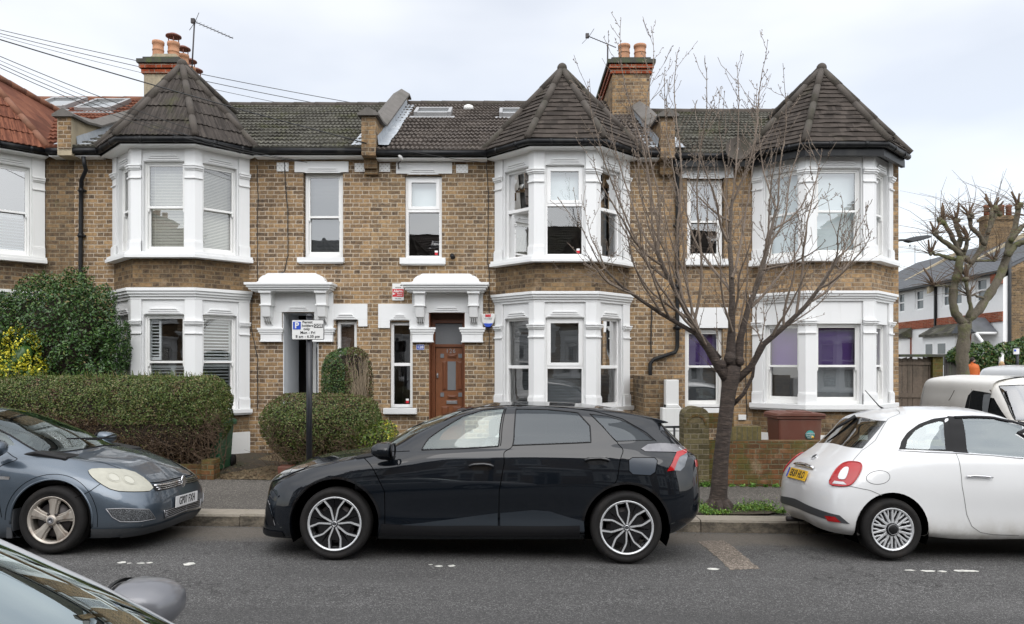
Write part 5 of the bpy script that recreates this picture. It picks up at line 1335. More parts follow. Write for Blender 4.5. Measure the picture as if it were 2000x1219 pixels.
def mirror(root, pts_c, L_, hgt, dep, paint, glassdir=-1, sg=1, arm=None, lower=True):
    """wing mirror housing: ellipsoid-like shell; pts_c centre, long axis outward (y)"""
    c = Vector(pts_c); mb = MB(); n, m_ = 20, 12; V = []
    for i in range(m_+1):
        th = math.pi*i/m_
        for k in range(n):
            a = 2*math.pi*k/n; xx = math.cos(a)*math.sin(th); zz = math.sin(a)*math.sin(th); yy = -math.cos(th)
            fx_ = 1.0 if xx > 0 else .35                    # bulged front, flat back (mirror side)
            sgn = lambda v, e: math.copysign(abs(v)**e, v)
            V.append((c.x+dep*sgn(xx, .85)*fx_, c.y+sg*L_/2*sgn(yy, .8), c.z+hgt/2*sgn(zz, .8)*(1-.18*yy)))
    mb.add(V, [(i*n+k, i*n+(k+1) % n, (i+1)*n+(k+1) % n, (i+1)*n+k) for i in range(m_) for k in range(n)], True)
    mo = mb.build('wing_mirror', paint, root)
    mb = MB(); V = []
    for k in range(24):
        a = 2*math.pi*k/24; V.append((c.x-dep*.36, c.y+.44*L_*math.cos(a), c.z+.40*hgt*math.sin(a)))
    mb.add(V, [tuple(range(24))]); mb.build('mirror_glass', M['chrome'], mo)
    mb = MB(); V = []
    for k in range(24):
        a = 2*math.pi*k/24; sa, ca = math.sin(a), math.cos(a)
        V += [(c.x-dep*.33, c.y+.5*L_*ca, c.z+.47*hgt*sa), (c.x-dep*.42, c.y+.49*L_*ca, c.z+.46*hgt*sa), (c.x-dep*.40, c.y+.43*L_*ca, c.z+.39*hgt*sa)]
    mb.add(V, [(k*3+j, ((k+1) % 24)*3+j, ((k+1) % 24)*3+j+1, k*3+j+1) for k in range(24) for j in range(2)], True); mb.build('mirror_surround', M['trimblack'], mo)
    mb = MB(); V = [(c.x+dep*.55*math.cos(R(a_))*.9, c.y+sg*L_*.25*math.sin(R(a_)), c.z-.01+hgt*.40*abs(math.cos(R(a_/2)))) for a_ in range(-70, 80, 10)]; mb.blob((c.x+dep*.15, c.y-sg*L_*.08, c.z-hgt*.36), (dep*.55, L_*.33, hgt*.20), 2); mb.build('mirror_base', M['trimblack'], mo)
    if arm:
        mb = MB(); a = Vector(arm); b_ = Vector((c.x, c.y-sg*L_*.30, c.z-hgt*.35)); mb.tube([a, a.lerp(b_, .5)+Vector((0, 0, -.01)), b_], [.03, .028, .045], 10); mb.build('mirror_arm', M['trimblack'], mo)
    return mo
# ---------------------------------------------------------------- black hatchback
def cols(*c): return list(c)
MGN = [
 [(-3.40,0,.30),(-3.38,.45,.29),(-3.26,.70,.27),(-3.08,.80,.23),(-2.7,.84,.21),(-2.1,.84,.20),(-1.4,.84,.20),(-.75,.84,.20),(0,.84,.21),(.48,.80,.20),(.72,.64,.19),(.82,.35,.185),(.84,0,.185)],
 [(-3.47,0,.36),(-3.45,.48,.36),(-3.34,.75,.35),(-3.12,.87,.32),(-2.705,.90,.27),(-2.1,.885,.26),(-1.4,.88,.26),(-.75,.885,.26),(0,.90,.27),(.45,.86,.25),(.71,.68,.235),(.815,.38,.23),(.84,0,.23)],
 [(-3.50,0,.50),(-3.48,.50,.50),(-3.38,.77,.50),(-3.14,.90,.50),(-2.705,.918,.50),(-2.1,.878,.43),(-1.4,.874,.43),(-.75,.885,.43),(0,.915,.5),(.45,.88,.46),(.68,.72,.44),(.785,.44,.43),(.81,0,.43)],
 [(-3.49,0,.66),(-3.47,.5,.67),(-3.385,.76,.69),(-3.14,.895,.72),(-2.705,.918,.74),(-2.1,.912,.70),(-1.4,.908,.68),(-.75,.908,.68),(0,.914,.70),(.42,.87,.64),(.65,.71,.62),(.76,.44,.61),(.79,0,.60)],
 [(-3.46,0,.90),(-3.45,.48,.90),(-3.38,.70,.91),(-3.13,.855,.93),(-2.705,.89,.94),(-2.1,.888,.94),(-1.4,.888,.92),(-.75,.884,.91),(0,.865,.885),(.38,.79,.81),(.58,.64,.755),(.69,.40,.735),(.72,0,.73)],
 [(-3.44,0,.95),(-3.42,.46,.955),(-3.34,.66,.97),(-3.10,.80,.995),(-2.7,.86,1.02),(-2.1,.865,1.02),(-1.4,.868,1.0),(-.75,.852,.985),(-.08,.72,.945),(.12,.60,.915),(.26,.42,.90),(.33,.22,.893),(.35,0,.89)],
 [(-3.41,0,.975),(-3.38,.42,.985),(-3.26,.62,1.03),(-3.03,.76,1.075),(-2.6,.82,1.095),(-2.1,.835,1.08),(-1.5,.84,1.055),(-.85,.82,1.03),(-.42,.72,1.00),(-.30,.55,.99),(-.24,.38,.985),(-.21,.2,.983),(-.20,0,.98)],
 [(-3.25,0,1.13),(-3.22,.40,1.14),(-3.11,.58,1.18),(-2.90,.69,1.23),(-2.5,.745,1.26),(-2.05,.755,1.26),(-1.55,.755,1.255),(-1.1,.735,1.235),(-.80,.645,1.20),(-.72,.50,1.205),(-.68,.36,1.21),(-.66,.18,1.21),(-.65,0,1.21)],
 [(-3.06,0,1.29),(-3.05,.42,1.295),(-2.98,.56,1.31),(-2.78,.62,1.355),(-2.40,.635,1.395),(-2.0,.645,1.415),(-1.6,.645,1.418),(-1.38,.635,1.402),(-1.22,.57,1.385),(-1.18,.45,1.385),(-1.15,.32,1.385),(-1.14,.16,1.385),(-1.14,0,1.385)],
 [(-2.93,0,1.34),(-2.9,.33,1.34),(-2.8,.38,1.36),(-2.65,.40,1.385),(-2.35,.40,1.42),(-2.0,.40,1.435),(-1.65,.40,1.437),(-1.5,.38,1.428),(-1.40,.34,1.418),(-1.36,.28,1.418),(-1.34,.2,1.418),(-1.33,.1,1.418),(-1.33,0,1.418)],
 [(-2.85,0,1.355),(-2.83,0,1.357),(-2.72,0,1.375),(-2.55,0,1.40),(-2.3,0,1.43),(-2.0,0,1.443),(-1.7,0,1.445),(-1.6,0,1.443),(-1.52,0,1.44),(-1.49,0,1.438),(-1.47,0,1.437),(-1.45,0,1.436),(-1.44,0,1.435)],
]
paint = car_paint('black_car_paint', (.0028, .0046, .0075), 0, .5, 1.0, dirt=(.03, .029, .027), da=.12, dz=.42, spec=.06)
K = Car('parked_car', 'black five-door hatchback parked side-on in the middle of the street', MGN, .918, -1.646, 7.90, True, 'cars parked along the street')
UL, Uk, Tk = K.S.LU, K.S.Uk, K.S.Tk
fd = K.tr([(824, 879), (838, 856), (868, 835), (905, 813), (945, 801), (986, 798), (973, 872), (900, 876)])
rd = K.tr([(1008, 799), (1070, 800), (1128, 806), (1152, 832), (1154, 864), (1080, 867), (1001, 870)])
rq = K.tr([(1152, 809), (1187, 813), (1222, 824), (1250, 840), (1277, 860), (1205, 862)])
K.region('side_window', fd, M['carglass'], label='clear front door window'); K.region('side_window', rd, M['cartint'], label='dark tinted rear door window'); K.region('side_window', rq, M['cartint'])
K.region('windscreen', [(Uk[8]+.10, Tk[6]+.02), (UL, Tk[6]+.02), (UL, Tk[8]-.05), (Uk[8]+.07, Tk[8]-.05)], M['carglass'], True)
K.region('rear_window', [(0, Tk[6]+.05), (Uk[2]-.08, Tk[6]+.05), (Uk[2]-.06, Tk[8]-.10), (0, Tk[8]-.10)], M['cartint'], True)
RA = .408
K.region('arch', K.sd(circ(0, .335, RA)), None, hole=True); K.region('arch', K.sd(circ(-2.703, .335, RA-.012)), None, hole=True)
K.build(paint)
wheel_well(K.root, 0, .918, RA+.01, .335); wheel_well(K.root, -2.703, .90, RA, .335)
for sg in (1, -1):
    wheel(K.root, 0, sg*.915, .332, .250, 'petal', 52); wheel(K.root, -2.703, sg*.915, .332, .250, 'petal', 77 if sg > 0 else 40)
# dark plastic arch trims and sill
for xc, rr_ in ((0, RA), (-2.703, RA-.012)):
    K.ribbon('arch_trim', K.sd(circ(xc, .335, rr_+.012, 8, 172, 30)), M['glossblack'], .024, .004)
K.patch('sill_trim', K.sd([(-.43, .24), (-.43, .34), (-2.27, .345), (-2.27, .24)]), M['trimblack'], .006)
for ln in ([(752, 883), (751, 960), (752, 1042)], [(1001, 870), (985, 905), (975, 960), (974, 1043)], [(1205, 863), (1214, 890), (1206, 935), (1192, 962)], [(752, 1042), (974, 1044), (1142, 1042)], [(989, 798), (977, 871)], [(830, 822), (868, 822)][:0] or [(752, 883), (800, 881)]):
    K.ribbon('panel_gap', K.dens(K.tr(ln), .2, False), M['gapblack'], .007, .0015)
K.ribbon('panel_gap', K.tr([(1152, 808), (1180, 836), (1205, 863)]), M['gapblack'], .006, .003)
K.tubeon('window_trim', fd, M['trimblack'], .007, closed=True); K.tubeon('window_trim', rd, M['trimblack'], .007, closed=True); K.tubeon('window_trim', rq, M['trimblack'], .004, closed=True)
K.tubeon('roof_seam', K.tr([(868, 822), (905, 803), (945, 794), (1000, 792), (1100, 796), (1160, 803), (1215, 818), (1262, 845), (1282, 862)]), M['gapblack'], .004)
K.patch('door_handle_recess', K.tr([(915, 907), (925, 903), (958, 903), (966, 910), (958, 919), (925, 919)]), M['glossblack'], .002)
K.patch('door_handle_recess', K.tr([(1141, 897), (1152, 892), (1184, 892), (1191, 899), (1184, 907), (1152, 908)]), M['glossblack'], .002)
for pts in ([(916, 911), (926, 908), (945, 907), (958, 909), (964, 912)], [(1142, 900), (1152, 897), (1172, 896), (1184, 898), (1190, 901)]): K.tubeon('door_handle', K.tr(pts), M['glossblack'], .013, .022)
# lower door scoop: the ground's reflection painted in as a paler patch
K.patch('painted_door_sheen', K.tr([(756, 1027), (850, 1018), (972, 1002), (972, 1040), (756, 1041)]), M['sheengrey'] if 'sheengrey' in M else M['glossblack'], .002)
K.patch('painted_door_sheen', K.tr([(977, 1002), (1040, 996), (1075, 999), (1140, 1018), (1142, 1038), (977, 1042)]), M['sheengrey'], .002)
fl = K.tr([(1228, 899), (1235, 894), (1278, 894), (1284, 900), (1280, 922), (1270, 929), (1236, 927), (1229, 920)]); K.patch('charge_flap', fl, M['flapgrey'], .0015, sides=(1,)); K.ribbon('charge_flap_gap', fl, M['gapblack'], .006, .003, sides=(1,), closed=True)
tl = K.tr([(1252, 877), (1265, 868), (1290, 866), (1325, 869), (1342, 873), (1337, 885), (1310, 883), (1260, 882)])
K.patch('tail_lamp', tl, M['lampsmoke'] if 'lampsmoke' in M else M['lampclear'], .006)
K.patch('tail_lamp_lens', K.tr([(1302, 921), (1312, 905), (1321, 883), (1339, 877), (1341, 884), (1327, 893), (1316, 919)]), M['lampred'], .009)
K.patch('tail_lamp', K.tr([(1316, 919), (1327, 893), (1341, 884), (1336, 912), (1328, 920)]), M['lampdark'], .007)
S0 = K.S
lo, hi = S0.near((-3.46, 0, .80))[1], S0.near((-3.45, 0, .93))[1]
K.patch('tail_lamp_bar', [(0, hi-.03), (Uk[2], hi-.03), (Uk[2], hi+.05), (0, hi+.05)], M['lampred'], .006, centre=True)
hl = K.tr([(526, 938), (532, 929), (552, 918), (575, 912), (598, 907), (604, 910), (594, 916), (570, 925), (545, 936), (530, 941)])
K.patch('headlamp', hl, M['lampdark'], .006)
K.patch('headlamp_lens', K.tr([(540, 933), (556, 921), (572, 917), (568, 924), (552, 932)]), M['chrome'], .009)
K.ribbon('bumper_trim', K.tr([(523, 968), (528, 985), (534, 1010), (538, 1026)]), M['chrome'], .012, .006)
K.patch('bumper_intake', K.tr([(519, 1000), (523, 972), (533, 1012), (537, 1028), (524, 1026)]), M['trimblack'], .003)
K.patch('splitter', K.sd([(.48, .19), (.50, .245), (.70, .24), (.80, .235), (.80, .19)]), M['trimblack'], .008)
K.ribbon('bonnet_gap', K.tr([(600, 905), (640, 897), (690, 886), (730, 883), (752, 882)]), M['gapblack'], .006, .002)
ds, us = S0.near((-3.0, .0, 1.31)), 0
mb = MB(); 
for q in (1, -1):
    mb.prism([(-2.86, 1.372), (-3.05, 1.335), (-3.15, 1.305), (-3.155, 1.295), (-3.05, 1.285), (-2.90, 1.30)], 0, q*.57)
mb.build('spoiler', paint, K.root, bevel=.008)
interior(K.root, -1.25, -2.15, .32, .98, .918, M['seat'], drv=-1, fl=(-2.9, -.45))
mirror(K.root, (-.47-.02, 1.005, 1.02), .235, .155, .15, M['glossblack2'] if 'glossblack2' in M else paint, arm=(-.50, .83, .99))
mirror(K.root, (-.49, -1.005, 1.02), .235, .155, .15, paint, sg=-1, arm=(-.50, -.83, .99))
number_plate(K.root, 'GX73 KLM'[:0] or ' ', (-3.505, 0, .56), (-1, 0, 0), mat='plate_y')
mb = MB(); mb.box(-3.02, .55, -.66, .66, .18, .23); mb.build('underbody', M['gapblack'], K.root)
# ---------------------------------------------------------------- blue-grey hatchback (left)
AS = [
 [(-3.32,0,.28),(-3.30,.45,.28),(-3.2,.68,.25),(-3.0,.78,.22),(-2.6,.80,.20),(-2.,.80,.20),(-1.3,.80,.20),(-.7,.80,.20),(0,.80,.20),(.47,.77,.19),(.70,.62,.19),(.80,.36,.19),(.84,0,.19)],
 [(-3.37,0,.36),(-3.35,.48,.36),(-3.25,.73,.34),(-3.02,.83,.30),(-2.61,.86,.27),(-2.,.84,.26),(-1.3,.84,.26),(-.7,.84,.26),(0,.86,.27),(.50,.82,.265),(.77,.65,.26),(.85,.37,.255),(.87,0,.255)],
 [(-3.40,0,.50),(-3.38,.50,.50),(-3.28,.75,.50),(-3.04,.86,.48),(-2.61,.875,.48),(-2.,.86,.44),(-1.3,.855,.44),(-.7,.86,.44),(0,.875,.48),(.51,.835,.44),(.795,.665,.43),(.865,.38,.42),(.88,0,.42)],
 [(-3.38,0,.68),(-3.36,.50,.68),(-3.27,.73,.68),(-3.04,.85,.68),(-2.61,.872,.68),(-2.,.875,.66),(-1.3,.875,.65),(-.7,.875,.65),(0,.872,.66),(.48,.825,.60),(.75,.65,.565),(.835,.38,.555),(.855,0,.55)],
 [(-3.34,0,.88),(-3.32,.48,.88),(-3.24,.69,.89),(-3.02,.82,.90),(-2.61,.85,.92),(-2.,.86,.90),(-1.3,.86,.88),(-.7,.855,.86),(0,.82,.845),(.40,.74,.765),(.65,.59,.70),(.755,.38,.665),(.785,0,.65)],
 [(-3.32,0,.93),(-3.30,.46,.93),(-3.20,.65,.94),(-2.98,.78,.95),(-2.6,.825,.965),(-2.,.835,.95),(-1.3,.835,.93),(-.65,.825,.925),(.10,.72,.915),(.26,.58,.885),(.37,.42,.87),(.43,.22,.86),(.45,0,.86)],
 [(-3.29,0,.97),(-3.27,.44,.97),(-3.15,.61,.98),(-2.93,.73,1.0),(-2.55,.78,1.01),(-2.,.79,.99),(-1.35,.79,.97),(-.70,.78,.96),(-.19,.70,.965),(-.09,.54,.965),(-.03,.38,.965),(0,.2,.965),(.01,0,.965)],
 [(-3.18,0,1.15),(-3.15,.43,1.15),(-3.03,.57,1.16),(-2.83,.66,1.19),(-2.45,.70,1.20),(-2.,.715,1.20),(-1.5,.715,1.19),(-1.02,.70,1.17),(-.66,.62,1.17),(-.57,.48,1.18),(-.53,.34,1.185),(-.51,.17,1.19),(-.50,0,1.19)],
 [(-3.02,0,1.32),(-2.99,.42,1.32),(-2.90,.53,1.33),(-2.70,.58,1.35),(-2.35,.60,1.37),(-2.,.61,1.38),(-1.6,.61,1.38),(-1.32,.60,1.365),(-1.16,.54,1.35),(-1.10,.42,1.36),(-1.06,.30,1.365),(-1.05,.15,1.37),(-1.04,0,1.37)],
 [(-2.86,0,1.375),(-2.84,.33,1.375),(-2.76,.38,1.38),(-2.6,.40,1.39),(-2.3,.40,1.405),(-2.,.40,1.415),(-1.68,.40,1.412),(-1.5,.38,1.405),(-1.38,.33,1.40),(-1.33,.26,1.40),(-1.31,.18,1.40),(-1.30,.09,1.40),(-1.29,0,1.40)],
 [(-2.8,0,1.39),(-2.78,0,1.39),(-2.7,0,1.395),(-2.55,0,1.405),(-2.3,0,1.42),(-2.,0,1.43),(-1.75,0,1.43),(-1.6,0,1.425),(-1.5,0,1.42),(-1.47,0,1.42),(-1.45,0,1.42),(-1.43,0,1.42),(-1.42,0,1.42)],
]
pblue = car_paint('blue_grey_car_paint', (.075, .098, .125), .55, .32, 1.0, flake=.3, dirt=(.09, .085, .075), da=.35, dz=.45)
K = Car('parked_car', 'blue-grey hatchback with cloudy headlamp and dirty wheel trims, nose in view at the left edge', AS, .875, -4.31, 7.925, False, 'cars parked along the street')
UL, Uk, Tk, S0 = K.S.LU, K.S.Uk, K.S.Tk, K.S
ws = [(Uk[8]+.03, Tk[6]+.015), (UL, Tk[6]+.015), (UL, Tk[8]-.05), (Uk[8]+.07, Tk[8]-.05)]
K.region('windscreen', ws, M['carglass'], True)
K.region('side_window', K.sd([(-.48, 1.0), (-.98, 1.27), (-1.22, 1.32), (-1.42, 1.33), (-1.40, .99)]), M['carglass']); K.region('side_window', K.sd([(-1.50, .99), (-1.52, 1.33), (-2.1, 1.33), (-2.45, 1.28), (-2.42, 1.02)]), M['carglass'])
K.region('rear_window', [(0, Tk[6]+.05), (Uk[2]-.1, Tk[6]+.05), (Uk[2]-.08, Tk[8]-.08), (0, Tk[8]-.08)], M['cartint'], True)
RA = .372
K.region('arch', K.sd(circ(0, .315, RA)), None, hole=True); K.region('arch', K.sd(circ(-2.614, .315, RA)), None, hole=True)
K.build(pblue)
wheel_well(K.root, 0, .875, RA+.005, .315); wheel_well(K.root, -2.614, .875, RA+.005, .315)
for sg in (1, -1):
    wheel(K.root, 0, sg*.868, .316, .222, 'five', 87, dirty=True); wheel(K.root, -2.614, sg*.868, .316, .222, 'five', 10, dirty=True)
for xc in (0, -2.614): K.ribbon('arch_flare', K.sd(circ(xc, .315, RA+.055, -8, 180, 30)), M['gapblack'], .005, .002); K.tubeon('arch_lip', K.sd(circ(xc, .315, RA+.008, -8, 185, 30)), pblue, .010, .0)
hlp = K.tr([(171, 917), (200, 915), (255, 918), (288, 938), (302, 959), (260, 961), (222, 959), (196, 945), (176, 929)], sm=1)
K.patch('headlamp', hlp, M['lampold'], .008); K.ribbon('headlamp_seal', hlp, M['gapblack'], .006, .005, closed=True)
for c_, r_ in (((252, 939), 10), ((222, 934), 9)):
    p = K.px(*c_); K.ribbon('reflector_ring', [(p[0]+.046*math.cos(a), p[1]+.046*math.sin(a)) for a in np.linspace(0, 2*math.pi, 17)[:-1]], M['lampinner'], .005, .0115, sides=(-1,), closed=True); K.patch('headlamp_reflector', [(p[0]+.035*math.cos(a), p[1]+.035*math.sin(a)) for a in np.linspace(0, 2*math.pi, 17)[:-1]], M['lampinner'], .011, sides=(-1,))
grp = K.tr([(286, 940), (300, 934), (330, 930), (352, 926), (356, 950), (338, 956), (312, 959), (302, 957)])
tg0, tg1 = S0.near((.86, 0, .575))[1], S0.near((.84, 0, .66))[1]
gpoly = [(K.px(286, 940)[0]+.01, tg1-.012), (UL, tg1-.005), (UL, tg0-.015), (K.px(303, 957)[0], tg0-.015)]
K.patch('grille', gpoly, M['trimblack'], .006, centre=True)
for k, tt in enumerate((.20, .5, .8)):
    t_ = tg0-.015+(tg1-tg0+.005)*tt
    for sg in (1, -1): K.tubeon('grille_bar', [(gpoly[0][0]+.03*(1-tt)+.02, t_), (UL, t_)], M['chrome'], .0055 if k < 2 else .012, .010, sides=(sg,))
p, n = S0.at(UL, (tg0+tg1)/2-.005, .02); mb = MB(); c_ = Vector(p)
mb.tube([c_+Vector((0, .045*math.cos(a), .058*math.sin(a))) for a in np.linspace(0, 2*math.pi, 25)], .007, 6, cap=False); mb.prism([(-.04, -.05+.03), (.0, -.055), (.04, -.02), (.025, .03), (0, .045), (-.03, .03)], 0, .01, 'x')
for i in range(len(mb.v)-12, len(mb.v)): mb.v[i] = (c_.x+mb.v[i][0], c_.y+mb.v[i][1], c_.z+mb.v[i][2])
mb.build('badge', M['chrome'], K.root)
gl0, gl1 = S0.near((.90, 0, .305))[1], S0.near((.92, 0, .375))[1]
ul = K.px(321, 990)[0]
K.patch('lower_grille', [(ul, gl0), (UL, gl0), (UL, gl1), (ul-.01, gl1)], M['trimblack'], .005, centre=True)
for tt in (.15, .4, .65, .9): K.tubeon('grille_bar', [(ul+.01, gl0+(gl1-gl0)*tt), (UL, gl0+(gl1-gl0)*tt)], M['metal_grey'], .004, .008)
K.tubeon('bumper_trim', [(ul-.01, gl1+.006), (ul+.01, gl0-.01), (UL, gl0-.01)], M['metal_grey'], .006, .008)
fg = K.tr([(207, 994), (240, 993), (290, 995), (303, 1013), (270, 1019), (235, 1019), (219, 1010)])
K.patch('fog_grille', fg, M['meshgrey'] if 'meshgrey' in M else M['trimgrey'], .005); K.tubeon('fog_trim', fg, M['metal_grey'], .004, .004, closed=True)
K.patch('bumper_lip', K.sd([(.36, .165), (.37, .245), (.55, .24), (.75, .235), (.90, .235), (.92, .15), (.5, .15)]), M['trimgrey'], .012)
us_ = [S0.near((.3, .9, .2)), ]
K.patch('bumper_lip', [(K.S.side(.62, .22)[0], 0.0), (UL, 0.0), (UL, gl0-.045), (K.S.side(.62, .22)[0], gl0-.055)], M['trimgrey'], .014, centre=True)
K.ribbon('panel_gap', K.tr([(285, 935), (250, 922), (205, 905), (165, 897), (130, 889), (95, 882)])[::-1], M['gapblack'], .006, .002)
K.ribbon('panel_gap', K.tr([(196, 945), (175, 960), (158, 968), (146, 972)]), M['gapblack'], .006, .002)
K.ribbon('panel_gap', [(gpoly[0][0], tg1+.012), (UL, tg1+.016)], M['gapblack'], .010, .003)
K.ribbon('panel_gap', K.sd([(-.55, .96), (-.52, .80), (-.50, .55), (-.46, .34)]), M['gapblack'], .006, .002); K.ribbon('panel_gap', K.sd([(-1.45, 1.33), (-1.45, .99), (-1.44, .6), (-1.40, .3)]), M['gapblack'], .006, .002)
K.tubeon('windscreen_seal', [ws[3], ws[0], ws[1]], M['trimblack'], .010)
mb = MB(); mb.tube([(-.02, -.3, 1.04-.0), (.0, -.1, 1.03), (-.12, .45, 1.055)], .008, 6); mb.tube([(-.0, .25, 1.03), (-.12, -.45, 1.055)], .008, 6); mb.build('wiper', M['trimblack'], K.root)
p, n = S0.at(UL, (gl1+tg0)/2, .012); number_plate(K.root, 'GP07 FXH', (p[0]+.014, 0, p[2]-.075), (1, 0, -.0), mat='plate_w')
K.patch('side_repeater', K.sd([(-.40, .69), (-.40, .715), (-.50, .72), (-.49, .69)]), M['chrome'], .006)
mb = MB(); mb.box(-.42, -.36, -.86, -.70, .14, .42); mb.box(-.42, -.36, .70, .86, .14, .42); mb.build('mudflap', M['trimgrey'], K.root, bevel=.01)
interior(K.root, -1.05, -1.95, .32, .93, .875, M['seatlight'], drv=-1, fl=(-2.9, -.3))
for sg in (1, -1): mirror(K.root, (-.52, sg*.97, .99), .22, .15, .14, pblue, sg=sg, arm=(-.50, sg*.80, .97))
mb = MB(); mb.box(-3.0, .6, -.66, .66, .17, .22); mb.build('underbody', M['gapblack'], K.root)
ASTRA = K
# ---------------------------------------------------------------- silver car close to the camera
psil = car_paint('silver_grey_car_paint', (.34, .345, .355), .2, .45, .35)
ASF = [[(x, y, (.97+(z-.97)*1.27 if i >= 6 else z)) for x, y, z in r_] for i, r_ in enumerate(AS)]
K = Car('parked_car', 'silver-grey car close to the camera, only its windscreen pillar and wing mirror in view', ASF, .875, -.53, 1.50, False, 'cars parked along the street', roll=0.0, zb=0.0, pitch=0.0)
UL, Uk, Tk, S0 = K.S.LU, K.S.Uk, K.S.Tk, K.S
ws = [(Uk[8]-.07, Tk[6]+.015), (UL, Tk[6]+.015), (UL, Tk[8]-.05), (Uk[8]-.06, Tk[8]-.05)]
M['wsglass'] = glass_mat('windscreen_glass', .40, (.50, .62, .58), gc=(.80, .90, .90))
K.region('windscreen', ws, M['wsglass'], True)
K.region('side_window', K.sd([(-.48, 1.0), (-.98, 1.27), (-1.22, 1.32), (-1.42, 1.33), (-1.40, .99)]), M['carglass']); K.region('side_window', K.sd([(-1.50, .99), (-1.52, 1.33), (-2.1, 1.33), (-2.45, 1.28), (-2.42, 1.02)]), M['carglass'])
RA = .372
K.region('arch', K.sd(circ(0, .315, RA)), None, hole=True); K.region('arch', K.sd(circ(-2.614, .315, RA)), None, hole=True)
K.build(psil)
wheel_well(K.root, 0, .875, RA+.005, .315); wheel_well(K.root, -2.614, .875, RA+.005, .315)
for sg in (1, -1):
    wheel(K.root, 0, sg*.868, .316, .222, 'five', 87); wheel(K.root, -2.614, sg*.868, .316, .222, 'five', 10)
K.tubeon('windscreen_seal', [ws[3], ws[0], ws[1]], M['trimblack'], .007)
K.tubeon('pillar_trim', [(ws[0][0]-.035, ws[0][1]), (ws[3][0]-.035, ws[3][1])], M['trimgrey'], .005)
K.tubeon('pillar_edge', [(ws[0][0]-.005, ws[0][1]), (ws[3][0]-.005, ws[3][1])], psil, .015, -.002)
interior(K.root, -1.05, -1.95, .32, .93, .875, M['seat'], drv=-1, fl=(-2.9, -.3))
M['mirror_silver'] = simple('mirror_cap_silver', (.17, .172, .185), .35, metal=.35, coat=.5, var=.04)
mirror(K.root, (-.69, .955, 1.055), .27, .165, .15, M['mirror_silver'], sg=1, arm=(-.62, .80, 1.0)); mirror(K.root, (-.735, -.965, 1.085), .27, .165, .155, M['mirror_silver'], sg=-1, arm=(-.62, -.80, 1.0))
# ---------------------------------------------------------------- white small hatchback (right)
FI = [
 [(-.54,0,.17),(-.53,.4,.17),(-.46,.60,.17),(-.31,.71,.17),(0,.74,.19),(.7,.73,.14),(1.3,.73,.14),(1.8,.73,.14),(2.3,.74,.17),(2.66,.70,.18),(2.86,.55,.20),(2.95,.3,.21),(2.97,0,.21)],
 [(-.61,0,.25),(-.60,.42,.25),(-.51,.67,.235),(-.33,.775,.22),(0,.80,.22),(.7,.775,.19),(1.3,.77,.18),(1.8,.775,.18),(2.3,.80,.22),(2.7,.74,.24),(2.92,.58,.26),(3.0,.32,.26),(3.02,0,.26)],
 [(-.635,0,.48),(-.62,.44,.48),(-.52,.70,.47),(-.31,.80,.46),(0,.8135,.45),(.7,.79,.41),(1.3,.785,.40),(1.8,.79,.40),(2.3,.81,.44),(2.7,.75,.44),(2.90,.58,.44),(2.98,.32,.44),(3.0,0,.44)],
 [(-.61,0,.64),(-.595,.44,.64),(-.50,.68,.64),(-.29,.79,.65),(0,.81,.66),(.7,.80,.62),(1.3,.80,.61),(1.8,.80,.60),(2.3,.80,.62),(2.66,.73,.60),(2.85,.56,.60),(2.93,.3,.60),(2.95,0,.60)],
 [(-.50,0,.78),(-.49,.42,.78),(-.42,.63,.79),(-.24,.74,.82),(0,.775,.85),(.7,.775,.84),(1.3,.77,.83),(1.8,.76,.82),(2.2,.72,.80),(2.55,.62,.78),(2.72,.45,.76),(2.79,.25,.75),(2.81,0,.75)],
 [(-.36,0,.89),(-.35,.42,.89),(-.28,.59,.90),(-.12,.69,.92),(.05,.735,.94),(.7,.745,.93),(1.3,.745,.91),(1.8,.73,.90),(2.1,.66,.90),(2.25,.5,.90),(2.35,.36,.90),(2.4,.18,.90),(2.42,0,.90)],
 [(-.26,0,.965),(-.25,.42,.965),(-.17,.575,.97),(-.01,.655,.99),(.18,.70,1.0),(.7,.715,.975),(1.2,.71,.95),(1.6,.70,.93),(1.9,.60,.94),(1.98,.46,.95),(2.04,.3,.95),(2.07,.15,.95),(2.08,0,.95)],
 [(-.08,0,1.13),(-.07,.42,1.13),(.0,.53,1.14),(.13,.60,1.17),(.3,.635,1.18),(.75,.65,1.17),(1.15,.645,1.16),(1.42,.62,1.14),(1.6,.54,1.14),(1.66,.42,1.15),(1.7,.28,1.155),(1.72,.14,1.16),(1.73,0,1.16)],
 [(.08,0,1.29),(.09,.42,1.285),(.14,.50,1.29),(.26,.55,1.305),(.42,.565,1.315),(.78,.575,1.32),(1.05,.57,1.315),(1.18,.55,1.305),(1.26,.47,1.31),(1.29,.36,1.315),(1.31,.25,1.32),(1.32,.12,1.325),(1.33,0,1.325)],
 [(.20,0,1.345),(.22,.3,1.34),(.28,.35,1.345),(.38,.37,1.355),(.52,.38,1.365),(.8,.38,1.37),(.98,.37,1.365),(1.06,.35,1.36),(1.1,.3,1.36),(1.13,.24,1.363),(1.15,.16,1.365),(1.16,.08,1.365),(1.17,0,1.365)],
 [(.28,0,1.36),(.30,0,1.362),(.36,0,1.37),(.45,0,1.378),(.58,0,1.385),(.8,0,1.388),(.95,0,1.385),(1.0,0,1.38),(1.03,0,1.38),(1.05,0,1.38),(1.06,0,1.38),(1.07,0,1.38),(1.08,0,1.38)],
]
pwh = car_paint('white_car_paint', (.66, .665, .665), 0, .30, .8, dirt=(.25, .22, .17), da=.85, dz=.50)
K = Car('parked_car', 'white small three-door hatchback with yellow rear plate at the right edge', FI, .8135, 3.65, 8.06, False, 'cars parked along the street')
UL, Uk, Tk, S0 = K.S.LU, K.S.Uk, K.S.Tk, K.S
